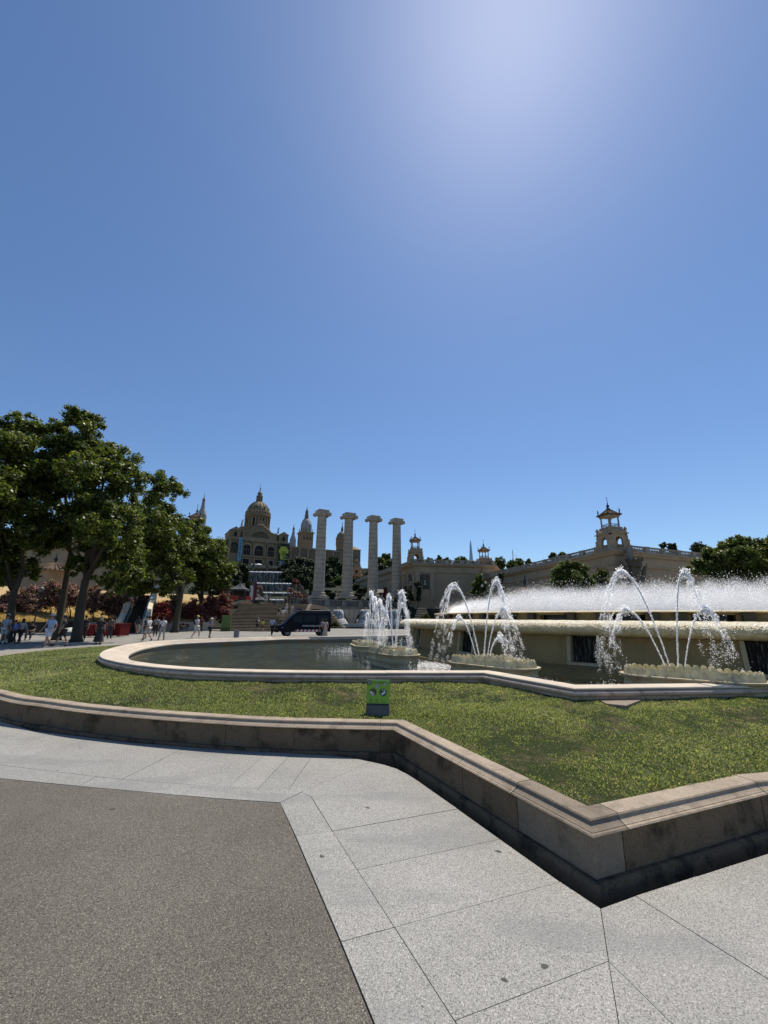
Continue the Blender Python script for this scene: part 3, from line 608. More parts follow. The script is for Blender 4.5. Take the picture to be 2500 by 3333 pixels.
def join(L):
    o = 0; VV, FF = [], []
    for V, F in L: VV.append(V); FF.append(F+o); o += len(V)
    return np.concatenate(VV), np.concatenate(FF)
def plane_pt(c, tn, x, y):
    n = Vector((math.cos(tn-math.pi/2), math.sin(tn-math.pi/2), 0)); d = ray(x, y); s = (c-Vector((0, 0, EYE))).dot(n)/d.dot(n); p = d*s+Vector((0, 0, EYE)); 
    u = Vector((math.cos(tn), math.sin(tn), 0)); return (p-c).dot(u), p.z
def jet(i, st, ap, end, label, seed, w=1.0, side=0.0):
    """a jet leaves the bowl at pixel st, peaks at ap and falls towards end"""
    c, tn = BOWL[i]; r_ = np.random.default_rng(seed); u = np.array([math.cos(tn), math.sin(tn), 0]); nn = np.array([-u[1], u[0], 0]); cc = np.array(c)
    t0, z0 = plane_pt(c, tn, *st); z0 = max(z0, 0.82); t1, z1 = plane_pt(c, tn, *ap); t2, z2 = plane_pt(c, tn, *end); z2 = max(0.41, z2)
    def pos(f):                                                 # f in 0..1 rising, 1..2 falling
        f = np.asarray(f, float); up_ = f <= 1; g = np.where(up_, 1-f, f-1)
        z = np.where(up_, z1-(z1-z0)*g**2, z1-(z1-z2)*g**2); t_ = np.where(up_, t1-(t1-t0)*g, t1+(t2-t1)*g)
        return cc+u*t_[:, None]+nn*(side*np.abs(f))[:, None]+np.stack([0*z, 0*z, z], 1)
    L = []
    ln = math.hypot(t1-t0, z1-z0)
    # dense rising cord
    n = int(1300*ln*w); fs = 0.98*r_.random(n)**0.9; P = pos(fs)+r_.normal(size=(n, 3))*(0.0045*w*(0.7+1.3*fs**2))[:, None]; L.append(drops(P, r_.uniform(0.0035, 0.008, n)*w, r_, 'oct', 1.5))
    # torn water round the cord, clumps at the peak, drops on the way down
    def cloud(nc, f0, f1, sp, s0, s1, clump, pw=1.0):
        fc = f0+(f1-f0)*r_.random(nc)**pw; C = pos(fc)+r_.normal(size=(nc, 3))*np.array([sp, sp, sp*1.1])*(0.25+np.abs(fc-0.35)[:, None])
        k = r_.integers(1, clump+1, nc); P = np.repeat(C, k, 0); s = r_.uniform(s0, s1, len(P)); P = P+r_.normal(size=P.shape)*np.array([0.015, 0.015, 0.028]); L.append(drops(P, s, r_, 'oct', 1.35))
    cloud(int(90*ln), 0.35, 0.97, 0.012*w, 0.003, 0.006*w, 2)
    cloud(int(120*w), 0.90, 1.12, 0.026*w, 0.003, 0.008*w, 5)
    cloud(int(60*w), 1.1, 2.0, 0.05*w, 0.003, 0.006*w, 2)
    # the crest tears into strings that fall on their own paths
    for k in range(int(8*w)):
        nn_ = int(r_.integers(520, 800)*min(1.6, max(0.5, z1-z2))); f = np.sort(0.86+1.14*r_.random(nn_)**0.85); g = np.clip(f-1, 0, 1); t_e = r_.normal()*0.10; z_e = r_.normal()*0.05; y_e = r_.normal()*0.07
        ph = r_.uniform(0, 6.28); keep = (np.sin(f*r_.uniform(14, 34)+ph)+0.6*np.sin(f*r_.uniform(40, 80)+ph*2)+r_.normal(size=nn_)*0.35) > (-0.55+1.05*g); f, g = f[keep], g[keep]
        P = pos(f)+u*(t_e*g)[:, None]+nn*(y_e*g)[:, None]+np.stack([0*g, 0*g, z_e*(1-(g-0.3)**2)*(f > 0.9)], 1)+r_.normal(size=(len(f), 3))*(0.004+0.016*g**1.5)[:, None]; L.append(drops(P, r_.uniform(0.002, 0.0055, len(f))*w*(1.15-0.45*g), r_, 'oct', 1.7))
    # splash where it lands
    E_ = pos([2.0])[0]; E_[2] = 0.405; n = int(160*w); a = r_.uniform(0, 6.283, n); rr_ = np.abs(r_.normal(size=n))*0.22; h = np.abs(r_.normal(size=n))*0.10*np.exp(-rr_*2)
    L.append(drops(np.stack([E_[0]+rr_*np.cos(a), E_[1]+rr_*np.sin(a), E_[2]+h], 1), r_.uniform(0.004, 0.011, n), r_))
    V, F = join(L); tag(link('water_jet', tri_mesh('water_jet', V, F, M_spray)), label, 'water jet', 'jets springing from the shell-edged bowls')
J = [ # nearest bowl
 (0, (2165, 2168), (2035, 1985), (1995, 2190), 'low water arc bending left from the nearest bowl', 1.0, 0.02),
 (0, (2180, 2168), (2022, 1862), (1965, 2190), 'tall water arc bending left from the nearest bowl', 1.1, -0.06),
 (0, (2208, 2170), (2228, 1862), (2340, 2180), 'tall upright water jet bending right from the nearest bowl', 1.1, 0.05),
 (0, (2230, 2170), (2300, 1985), (2405, 2190), 'low water arc bending right from the nearest bowl', 1.0, -0.02),
 (1, (1548, 2132), (1494, 2012), (1444, 2150), 'low water arc bending left from the second bowl', 0.9, 0.02),
 (1, (1559, 2132), (1484, 1910), (1424, 2160), 'tall water arc bending left from the second bowl', 1.1, -0.05),
 (1, (1576, 2135), (1612, 1893), (1662, 2160), 'tallest water jet of the second bowl, bending right', 1.15, 0.05),
 (1, (1587, 2135), (1642, 1985), (1700, 2160), 'middle water arc bending right from the second bowl', 0.9, -0.03),
 (1, (1594, 2135), (1624, 2076), (1668, 2150), 'smallest water arc bending right from the second bowl', 1.0, 0.02),
 (2, (1278, 2108), (1264, 1945), (1240, 2120), 'tall water arc bending left from the third bowl', 1.2, 0.03),
 (2, (1286, 2108), (1312, 1930), (1345, 2125), 'tall water arc bending right from the third bowl', 1.3, -0.05),
 (2, (1281, 2108), (1258, 2000), (1232, 2120), 'low water arc bending left from the third bowl', 1.0, -0.03),
 (2, (1290, 2108), (1305, 1968), (1330, 2125), 'low water arc bending right from the third bowl', 1.0, 0.04),
 (3, (1200, 2092), (1206, 1930), (1218, 2100), 'tallest upright jet of the farthest bowl', 1.3, 0.02),
 (3, (1206, 2092), (1223, 1950), (1240, 2100), 'upright jet right of the tallest one on the farthest bowl', 1.3, -0.03),
 (3, (1196, 2092), (1194, 2000), (1182, 2100), 'low water arc bending left from the farthest bowl', 1.1, 0.03),
 (3, (1212, 2092), (1236, 1958), (1254, 2100), 'water arc bending farthest right from the farthest bowl', 1.2, 0.0)]
for k, (i, a, b, c, lab, w, sd_) in enumerate(J): jet(i, a, b, c, lab, 100+k, w, sd_)
# mist standing on the upper tier
r_ = np.random.default_rng(5); n = 1000000
a = r_.uniform(R(150), R(330), n); lump = 0.84+0.16*(vnoise(a*9, a*0+1.3, 1.0, 31)-0.5)+0.26*(vnoise(a*34, a*0+2.1, 1.0, 32)-0.5)
rr_ = 9.35+r_.normal(size=n)*0.28; h = r_.random(n)**1.15
ang_l = np.clip((a-R(176))/R(34), 0.12, 1.0)                     # lower towards the far left end
top = 0.90*lump*(0.45+0.55*ang_l); hz = h*top; fade = r_.random(n) < np.clip(1.3-(h**3)*1.15, 0.08, 1)
drift = -0.25*h*r_.random(n)
P = np.stack([CB.x+(rr_+drift)*np.cos(a), CB.y+(rr_+drift)*np.sin(a), 1.86+hz+np.abs(r_.normal(size=n))*0.05*h], 1)[fade]
V, F = drops(P, r_.uniform(0.0026, 0.0052, len(P)), r_, 'tet')
n2 = 6000; a = r_.uniform(R(165), R(300), n2); al = np.clip((a-R(176))/R(34), 0.12, 1.0); h = r_.random(n2)**0.7
P2 = np.stack([CB.x+(9.4+r_.normal(size=n2)*0.4)*np.cos(a), CB.y+(9.4+r_.normal(size=n2)*0.4)*np.sin(a), 1.86+h*0.98*(0.45+0.55*al)], 1)
V2, F2 = drops(P2, r_.uniform(0.003, 0.007, n2), r_, 'oct', 1.3)
V, F = join([(V, F), (V2, F2)])
tag(link('fountain_mist', tri_mesh('fountain_mist', V, F, M_mist)), 'white curtain of fine spray standing on the upper fountain tier', 'mist', kind='stuff')
# soft veils of vapour inside the spray
def veil_mat():
    m, nt, b = new_mat('vapour_veil'); hf = nd(nt, 'ShaderNodeAttribute', attribute_name='hfrac'); n1 = noise(nt, posn(nt, (1.3, 1.3, 1.9)), 1.0, 5, 0.65)
    k = mix(nt, 1.0, ramp(nt, hf.outputs['Fac'], [(0.0, 0.62), (0.45, 0.42), (0.8, 0.14), (1.0, 0.0)]), ramp(nt, n1, [(0.25, 0.35), (0.7, 1.0)]), 'MULTIPLY')
    t = nd(nt, 'ShaderNodeBsdfTranslucent'); t.inputs[0].default_value = (1, 1, 1, 1); d = nd(nt, 'ShaderNodeBsdfDiffuse'); d.inputs[0].default_value = (0.95, 0.96, 1, 1); a_ = nd(nt, 'ShaderNodeMixShader'); a_.inputs[0].default_value = 0.35
    nt.links.new(t.outputs[0], a_.inputs[1]); nt.links.new(d.outputs[0], a_.inputs[2]); tr = nd(nt, 'ShaderNodeBsdfTransparent'); ms = nd(nt, 'ShaderNodeMixShader'); nt.links.new(k, ms.inputs[0]); nt.links.new(tr.outputs[0], ms.inputs[1]); nt.links.new(a_.outputs[0], ms.inputs[2]); nt.links.new(ms.outputs[0], nt.nodes['Material Output'].inputs[0]); return m
VV, FF, HH = [], [], []; o_ = 0; na, nz = 260, 7
for k in range(6):
    an = np.linspace(R(150), R(330), na); al = np.clip((an-R(176))/R(34), 0.12, 1.0); tp = 0.88*(0.84+0.22*(vnoise(an*16, an*0+3.1+k, 1.0, 71+k)-0.5)+0.2*(vnoise(an*40, an*0+5+k, 1.0, 72+k)-0.5))*(0.45+0.55*al)
    A_, Z_ = np.meshgrid(an, np.linspace(0, 1, nz), indexing='ij'); rk = 9.08+0.1*k+0.08*np.sin(A_*23+k)-0.10*Z_; V = np.stack([CB.x+rk*np.cos(A_), CB.y+rk*np.sin(A_), 1.86+Z_*tp[:, None]], -1).reshape(-1, 3)
    I = np.arange(na*nz).reshape(na, nz); F = np.stack([I[:-1, :-1], I[1:, :-1], I[1:, 1:], I[:-1, 1:]], -1).reshape(-1, 4); VV.append(V); FF.append(F+o_); HH.append(Z_.ravel()); o_ += len(V)
me = tri_mesh('spray_vapour', np.concatenate(VV), np.concatenate(FF), veil_mat()); at_ = me.attributes.new('hfrac', 'FLOAT', 'POINT'); at_.data.foreach_set('value', np.concatenate(HH).astype(np.float32)); me.polygons.foreach_set('use_smooth', [True]*len(me.polygons))
tag(link('spray_vapour', me), 'soft white vapour inside the spray on the upper fountain tier', 'mist', kind='stuff')
# foam fringe running off the lip and broken water below the jets
n = 9000; a = r_.uniform(R(170), R(262), n); pz = 1.64-np.abs(r_.normal(size=n))*0.075; rad = np.interp(pz, [1.33, 1.41, 1.47, 1.53, 1.585, 1.63, 1.66], [11.9, 12.05, 12.065, 12.04, 11.97, 11.86, 11.7])+0.003
V1 = drops(np.stack([CB.x+rad*np.cos(a), CB.y+rad*np.sin(a), pz], 1), r_.uniform(0.003, 0.009, n), r_, 'oct', 1.6)
nl = 7000; al_ = r_.uniform(R(170), R(262), nl); zl = 1.60-r_.beta(2, 2, nl)*0.22; rl = np.interp(zl, [1.33, 1.41, 1.47, 1.53, 1.585, 1.63, 1.66], [11.9, 12.05, 12.065, 12.04, 11.97, 11.86, 11.7]); sl_ = r_.uniform(0.005, 0.016, nl)
Vl = (np.einsum('nij,kj->nki', rotmats(nl, r_), OCT)*sl_[:, None, None]*np.array([1, 1, 1.8])+np.stack([CB.x+rl*np.cos(al_), CB.y+rl*np.sin(al_), zl], 1)[:, None, :]).reshape(-1, 3); Fl = (np.arange(nl)[:, None, None]*6+OCF[None]).reshape(-1, 3)
cr_ = link('limescale_crust', tri_mesh('limescale_crust', Vl-np.array([CB.x, CB.y, 0]), Fl, M_lip), bs); cr_['kind'] = 'stuff'
tag(link('lip_foam', tri_mesh('lip_foam', *V1, M_spray)), 'beads of white water running over the basin lip', 'foam', kind='stuff')
L = []
for c, sp, n in ((gz(1660, 2190, 0.405), 0.32, 2600), (gz(1420, 2165, 0.405), 0.55, 3800), (gz(1985, 2195, 0.405), 0.28, 2200), (gz(1340, 2140, 0.405), 0.5, 2600), (gz(1200, 2112, 0.405), 0.8, 2200), (gz(1730, 2195, 0.405), 0.4, 1600)):
    p = np.array([c.x, c.y, 0.404])+r_.normal(size=(n, 3))*np.array([sp, sp, 0.0]); p[:, 2] += np.abs(r_.normal(size=n))*0.02; L.append(drops(p, r_.uniform(0.004, 0.013, n), r_, 'oct', 0.5))
tag(link('pool_foam', tri_mesh('pool_foam', *join(L), M_spray)), 'broken white water on the pool where the jets land', 'foam', kind='stuff')
# ------------------------------------------------------------------ text helper, notice on the lawn
def text_mesh(txt, size, mat, name='lettering', depth=0.0):
    cu = bpy.data.curves.new(name, 'FONT'); cu.body = txt; cu.size = size; cu.align_x = 'CENTER'; cu.align_y = 'CENTER'; cu.extrude = depth; cu.resolution_u = 3
    o = bpy.data.objects.new(name, cu); COL.objects.link(o); dg = bpy.context.evaluated_depsgraph_get(); me = bpy.data.meshes.new_from_object(o.evaluated_get(dg)); bpy.data.objects.remove(o)
    me.materials.clear(); me.materials.append(mat); me.name = name; return me
def stand_text(txt, size, mat, parent, loc, rz=0.0, tilt=0.0, depth=0.001, name='lettering'):
    o = link(name, text_mesh(txt, size, mat, name, depth), parent, loc); o.rotation_euler = (R(90)-tilt, 0, rz); return o
sb = gz(1229, 2330, 0.365)
sg = thing('notice_sign', 'small lime green fountain notice on a grey concrete block in the lawn', 'sign', (sb.x, sb.y, 0.368), R(-4))
k = sb.y/FPX
SW = 72*k; blk = MB(); h1 = 0.125
blk.add([(-SW/2*1.0, -0.05, -0.03), (SW/2*1.0, -0.05, -0.03), (SW/2*1.0, 0.10, 0), (-SW/2*1.0, 0.10, 0), (-SW/2*0.96, 0.0, h1), (SW/2*0.96, 0.0, h1), (SW/2*0.96, 0.11, h1), (-SW/2*0.96, 0.11, h1)], [(0, 1, 5, 4), (1, 2, 6, 5), (2, 3, 7, 6), (3, 0, 4, 7), (4, 5, 6, 7), (3, 2, 1, 0)])
blk.build('concrete_block', stone('dark_concrete', (0.11, 0.11, 0.105), amt=0.4, scale=6), sg)
ph = 0.335; TL = 0.13; tM = Matrix.Translation((0, 0.035, h1-0.005)) @ Matrix.Rotation(-TL, 4, 'X')
def panel(name, x0, x1, z0, z1, y0, y1, mat, par=sg):
    m_ = MB(); m_.box(x0, x1, y0, y1, z0, z1, tM); return m_.build(name, mat, par)
M_lime = plain('lime_green_print', (0.20, 0.40, 0.02), 0.45, var=0.06); M_dkg = plain('dark_green_print', (0.008, 0.07, 0.025), 0.5, var=0.05); M_wht = plain('white_print', (0.75, 0.78, 0.74), 0.5, var=0.05); M_blk = plain('black_print', (0.012, 0.012, 0.012), 0.5); M_redp = plain('red_print', (0.30, 0.03, 0.02), 0.5); M_gryp = plain('grey_sticker', (0.36, 0.38, 0.36), 0.7, var=0.25, scale=40)
pn = panel('panel', -SW/2*0.96, SW/2*0.96, 0, ph, 0.0, 0.022, plain('panel_back', (0.25, 0.26, 0.25), 0.5))
face = panel('green_face', -SW/2*0.955, SW/2*0.955, 0.028, ph-0.012, -0.002, 0.0, M_lime)
panel('black_band', -SW/2*0.955, SW/2*0.955, 0.002, 0.026, -0.002, 0.0, M_blk); panel('pale_top_edge', -SW/2*0.955, SW/2*0.955, ph-0.0115, ph-0.001, -0.002, 0.0, plain('pale_green_edge', (0.45, 0.60, 0.38), 0.5))
panel('black_emblem', -SW/2*0.93, -SW/2*0.93+0.052, ph-0.070, ph-0.016, -0.0035, -0.0022, M_blk)
def disc(name, cx, cz, r, y, mat, n=20, a0=0, a1=2*math.pi, r2=None, squash=1.0):
    m_ = MB()
    if r2 is None: P = [(cx+r*math.cos(a0+(a1-a0)*i/n), cz+r*squash*math.sin(a0+(a1-a0)*i/n)) for i in range(n if a1-a0 > 6.2 else n+1)]; m_.slab(P, tM @ Matrix.Translation((0, y, 0)), 0.0012)
    else:
        for i in range(n):
            a, b = a0+(a1-a0)*i/n, a0+(a1-a0)*(i+1)/n; m_.slab([(cx+r*math.cos(a), cz+r*math.sin(a)), (cx+r*math.cos(b), cz+r*math.sin(b)), (cx+r2*math.cos(b), cz+r2*math.sin(b)), (cx+r2*math.cos(a), cz+r2*math.sin(a))], tM @ Matrix.Translation((0, y, 0)), 0.0012)
    return m_.build(name, mat, sg)
def poly(name, P, y, mat): m_ = MB(); m_.slab(P, tM @ Matrix.Translation((0, y, 0)), 0.0012); return m_.build(name, mat, sg)
disc('emblem_ring', -SW/2*0.93+0.026, ph-0.043, 0.016, -0.005, M_wht, 14, r2=0.011)
lx, rx_, cz = -0.073, 0.068, 0.168
for cx in (lx, rx_): disc('pictogram_disc', cx, cz, 0.052, -0.0035, M_dkg); disc('pictogram_edge', cx, cz, 0.054, -0.0034, M_lime, r2=0.0522)
poly('red_stripe', [(lx-0.030, cz+0.042), (lx-0.012, cz+0.050), (lx+0.046, cz-0.024), (lx+0.036, cz-0.038)], -0.005, M_redp)
poly('swimmer', [(lx-0.050, cz-0.006), (lx-0.030, cz+0.016), (lx-0.018, cz+0.010), (lx+0.020, cz-0.026), (lx+0.012, cz-0.034), (lx-0.022, cz-0.004)], -0.0065, M_wht)
for j in range(3): poly('wave', [(lx-0.042+0.008*j, cz-0.018-0.009*j), (lx+0.010+0.006*j, cz-0.034-0.006*j), (lx+0.012+0.006*j, cz-0.037-0.006*j), (lx-0.042+0.008*j, cz-0.022-0.009*j)], -0.0065, M_wht)
disc('swimmer_head', lx-0.022, cz-0.012, 0.008, -0.008, M_wht, 10)
poly('figure_body', [(rx_-0.036, cz-0.018), (rx_-0.030, cz-0.012), (rx_-0.006, cz-0.012), (rx_+0.010, cz+0.012), (rx_+0.018, cz+0.022), (rx_+0.026, cz+0.010), (rx_+0.038, cz-0.006), (rx_+0.020, cz-0.012), (rx_+0.004, cz-0.024), (rx_-0.012, cz-0.040), (rx_-0.018, cz-0.036), (rx_-0.010, cz-0.022)], -0.005, M_wht)
disc('figure_head', rx_+0.024, cz+0.029, 0.008, -0.005, M_wht, 10); poly('drop', [(rx_-0.010, cz+0.022), (rx_-0.004, cz+0.020), (rx_+0.002, cz+0.044), (rx_-0.004, cz+0.046)], -0.005, M_wht)
def sign_text(t_, size, x, z, mat, nm='lettering'):
    o = link(nm, text_mesh(t_, size, mat, nm), sg); o.matrix_local = tM @ Matrix.Translation((x, -0.0046, z)) @ Matrix.Rotation(R(90), 4, 'X'); return o
M_txt = plain('dark_green_lettering', (0.015, 0.06, 0.012), 0.5)
sign_text('La Font Màgica', 0.040, 0.0, ph-0.040, M_txt, 'title')
for cx, rows in ((-0.092, (0.046, 0.034, 0.050)), (-0.010, (0.052, 0.030, 0.044)), (0.072, (0.014, 0.018, 0.062))):
    for j, l in enumerate(rows): poly('small_print_line', [(cx-0.026, 0.074-0.0165*j), (cx-0.026+l, 0.074-0.0165*j), (cx-0.026+l, 0.080-0.0165*j), (cx-0.026, 0.080-0.0165*j)], -0.004, M_txt)
poly('torn_sticker', [(-0.045, ph-0.105), (-0.040, ph-0.070), (-0.012, ph-0.052), (0.022, ph-0.060), (0.018, ph-0.085), (0.002, ph-0.100), (-0.008, ph-0.128), (-0.020, ph-0.118)], -0.0065, M_gryp); poly('torn_sticker', [(0.062, ph-0.075), (0.070, ph-0.050), (0.095, ph-0.042), (0.115, ph-0.060), (0.108, ph-0.082)], -0.0065, M_gryp)
# ------------------------------------------------------------------ hillside behind the plaza
M_hill = stone('hillside_earth', (0.020, 0.026, 0.011), (0.012, 0.016, 0.008), 0.6, 0.08, 0.2, 0.95, 0.0)
def hill_z(x, y):
    ax = -0.30*y                                                   # the axis of stairs and cascades
    z = np.interp(y, [66, 92, 99, 105, 130, 170, 230, 286, 292, 318, 700, 3000], [-0.6, -0.6, 3.5, 5.0, 9.5, 15.5, 18.5, 22, 36, 39, 40, 40])
    return z
gx, gy = np.meshgrid(np.concatenate([np.linspace(-3000, -320, 8), np.linspace(-300, 300, 41), np.linspace(330, 3000, 8)]), np.array([66, 92, 95.5, 99, 102, 110, 120, 130, 145, 160, 180, 200, 220, 240, 260, 280, 286, 292, 300, 320, 400, 700, 1500, 3200.]), indexing='ij')
z = hill_z(gx, gy)+np.where(np.abs(gx) < 400, 0.6*(vnoise(gx+500, gy, 0.07, 41)-0.5)*np.clip((gy-90)/40, 0, 1), 0)
n0, n1 = gx.shape; V = np.stack([gx.ravel(), gy.ravel(), z.ravel()], 1); I = np.arange(n0*n1).reshape(n0, n1)
F = np.stack([I[:-1, :-1], I[1:, :-1], I[1:, 1:], I[:-1, 1:]], -1).reshape(-1, 4)
tag(link('hillside', tri_mesh('hillside', V, F, M_hill)), kind='structure')
# ------------------------------------------------------------------ monumental stairs
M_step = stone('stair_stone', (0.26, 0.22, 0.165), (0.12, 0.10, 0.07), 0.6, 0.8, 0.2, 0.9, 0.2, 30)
M_riser = stone('shade_dark_riser_stone', (0.042, 0.034, 0.025), (0.03, 0.025, 0.02), 0.6, 0.8)  # riser shade put into the colour, so steps read against light treads
st = thing('grand_stairway', 'broad dark stone stairway in two flights leading up from the plaza', 'stairs', (0, 0, 0))
SX0, SX1 = -20.8, -11.6
y_, z_ = 55.0, GZ; NSTEP = 10; RISE = 0.186; TREAD = 0.396
for f in range(2):
    for i in range(NSTEP):
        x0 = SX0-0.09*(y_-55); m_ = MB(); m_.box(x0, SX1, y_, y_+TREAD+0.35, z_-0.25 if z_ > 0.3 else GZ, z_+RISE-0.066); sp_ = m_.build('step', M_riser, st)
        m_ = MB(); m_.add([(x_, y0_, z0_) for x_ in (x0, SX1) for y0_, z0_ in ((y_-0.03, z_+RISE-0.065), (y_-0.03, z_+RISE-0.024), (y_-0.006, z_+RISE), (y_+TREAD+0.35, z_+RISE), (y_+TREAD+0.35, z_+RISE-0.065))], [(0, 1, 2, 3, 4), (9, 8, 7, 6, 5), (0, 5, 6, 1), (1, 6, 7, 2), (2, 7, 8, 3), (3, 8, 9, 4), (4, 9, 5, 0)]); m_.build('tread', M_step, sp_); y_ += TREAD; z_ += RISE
    if f == 0:
        m_ = MB(); m_.box(SX0-0.4, SX1, y_+0.002, y_+1.4, z_-0.20, z_-0.002); m_.build('landing', stone('landing_stone', (0.40, 0.36, 0.29), amt=0.3), st); y_ += 1.35
TOPY, TOPZ = y_, z_
m_ = MB(); m_.box(SX0-0.8, SX1, TOPY+0.36, TOPY+0.9, TOPZ-0.3, TOPZ-0.003); m_.build('top_landing', M_step, st)
m_ = MB(); m_.box(SX0-9, SX1-0.3, TOPY+0.85, 95, TOPZ-0.35, TOPZ-0.02); tag(m_.build('upper_terrace_floor', M_ground), kind='structure')
m_ = MB(); m_.add([(x, y, z) for x in (SX1+0.01, SX1+0.5) for y, z in ((57, GZ), (86, GZ), (86, TOPZ+0.15), (66, TOPZ+0.15), (57, 0.4))], [(0, 1, 2, 3, 4), (9, 8, 7, 6, 5)]+[(i, (i+1) % 5, 5+(i+1) % 5, 5+i) for i in range(5)])
tag(m_.build('terrace_wall', stone('terrace_wall_stone', (0.13, 0.105, 0.075), amt=0.6)), 'plain stone wall closing the right side of the stairway', 'wall')
# green event panel at the foot of the stairs
p0 = at(735, 2050, 54.6); k = 54.6/FPX
gp = MB(); gp.box(-0.62, 0.62, -0.06, 0.06, 0.0, 1.98); g_ = thing('green_panel', 'tall plain green information panel at the foot of the stairway', 'panel', (p0.x+0.05, 54.4, GZ), R(-8))
gp.build('board', plain('event_green', (0.12, 0.19, 0.05), 0.6), g_)
f_ = MB(); f_.box(-0.66, 0.66, -0.10, 0.10, 0.0, 0.42); f_.build('dark_foot', plain('event_green_dark', (0.07, 0.12, 0.03), 0.6), g_)
for j in range(3): m_ = MB(); m_.box(-0.5, 0.15+0.1*j, -0.064, -0.061, 0.72+0.12*j, 0.76+0.12*j); m_.build('print_line', plain('event_print', (0.09, 0.16, 0.035), 0.5), g_)
# ------------------------------------------------------------------ event tents, banners and flags at the top of the stairs
M_tent = plain('black_tent_cloth', (0.045, 0.047, 0.052), 0.6, var=0.2); M_pole = plain('grey_steel', (0.22, 0.22, 0.22), 0.4, 0.7)
def tent(px0, px1, Y, ze, zp, zb, label):
    x0, x1 = at(px0, 1950, Y).x, at(px1, 1950, Y).x; w = x1-x0; t_ = thing('canopy_tent', label, 'tent', ((x0+x1)/2, Y, zb), 0, 'black event tents above the stairway')
    r = MB(); n = 6; pr = [(1.0, ze-zb), (0.72, ze-zb+(zp-ze)*0.16), (0.45, ze-zb+(zp-ze)*0.38), (0.22, ze-zb+(zp-ze)*0.66), (0.05, ze-zb+(zp-ze)*0.97), (0.001, zp-zb)]
    vs = []
    for s, z in pr: vs += [(-w/2*s, -w/2*s, z), (0, -w/2*s*0.94, z-0.03*s), (w/2*s, -w/2*s, z), (w/2*s*0.94, 0, z-0.03*s), (w/2*s, w/2*s, z), (0, w/2*s*0.94, z-0.03*s), (-w/2*s, w/2*s, z), (-w/2*s*0.94, 0, z-0.03*s)]
    fs = [(k*8+i, k*8+(i+1) % 8, (k+1)*8+(i+1) % 8, (k+1)*8+i) for k in range(len(pr)-1) for i in range(8)]
    r.add(vs, fs); r.build('roof', M_tent, t_)
    v_ = MB()
    for a, b in (((-1, -1), (1, -1)), ((1, -1), (1, 1)), ((1, 1), (-1, 1)), ((-1, 1), (-1, -1))):
        m2 = MB(); m2.add([(a[0]*w/2, a[1]*w/2, ze-zb-0.28), (b[0]*w/2, b[1]*w/2, ze-zb-0.28), (b[0]*w/2, b[1]*w/2, ze-zb+0.01), (a[0]*w/2, a[1]*w/2, ze-zb+0.01)], [(0, 1, 2, 3)]); m2.build('valance', M_tent, t_, fix=False)
    for sx in (-1, 1):
        for sy in (-1, 1): m2 = MB(); m2.tube([(sx*w/2*0.97, sy*w/2*0.97, 0), (sx*w/2*0.97, sy*w/2*0.97, ze-zb)], 0.03, 6); m2.build('leg', M_pole, t_)
    return t_, w
t1, w1 = tent(748, 806, 67.5, zat(775, 1919, 67.5), zat(775, 1898, 67.5), TOPZ, 'larger black peaked tent at the top left of the stairway')
t2, w2 = tent(822, 866, 70.0, zat(845, 1953, 70), zat(845, 1938, 70), TOPZ, 'smaller lower black tent right of the larger one')
bk = MB(); bk.box(-w1*0.45, w1*0.45, w1*0.40, w1*0.43, 0.9, 2.1); bk.build('back_sheet', plain('dark_backdrop', (0.02, 0.02, 0.022), 0.7), t1)
M_obanner = plain('red_orange_cloth', (0.55, 0.085, 0.045), 0.7); M_dbanner = plain('charcoal_cloth', (0.03, 0.03, 0.032), 0.7)
for x0, x1, y0, y1, mt, lab, tx in ((750, 775, 1939, 1953, M_obanner, 'red orange banner at the left below the larger tent', 'softseats'), (776, 800, 1941, 1953, M_dbanner, 'charcoal banner between the two red orange banners', 'barcelona'), (801, 818, 1941, 1954, M_obanner, 'narrow red orange banner right below the larger tent', 'barna')):
    Y = 65.6; a, b = at(x0, y1, Y), at(x1, y0, Y); o = thing('banner', lab, 'banner', ((a.x+b.x)/2, Y, a.z), 0, 'event banners hung below the tents'); w = b.x-a.x; h = b.z-a.z
    m_ = MB(); m_.box(-w/2, w/2, 0, 0.05, 0, h); m_.build('cloth', mt, o)
    for sx in (-1, 1): m_ = MB(); m_.tube([(sx*w/2, 0.03, -(a.z-TOPZ)), (sx*w/2, 0.03, h)], 0.025, 6); m_.build('post', M_pole, o)
    pm = plain('banner_print', (0.06, 0.012, 0.01), 0.7) if mt is M_obanner else plain('banner_print_red', (0.45, 0.03, 0.05), 0.7)
    for j in range(7): m_ = MB(); m_.box(-w*0.36+j*w*0.105, -w*0.36+j*w*0.105+w*0.07, -0.01, -0.002, h*0.38, h*(0.62 if j % 3 else 0.72)); m_.build('printed_letter', pm, o)
for x0, x1, mt, lab in ((776, 812, M_obanner, 'long low red orange barrier sheet at the stair top'), (864, 885, M_obanner, 'short red orange sheet at the stair top beside the smaller tent')):
    Y = TOPY+0.45; a, b = at(x0, 1972, Y), at(x1, 1969, Y); m_ = MB(); m_.box(a.x, b.x, Y, Y+0.3, TOPZ-0.003, TOPZ+0.16); tag(m_.build('barrier_sheet', mt), lab, 'sheet')
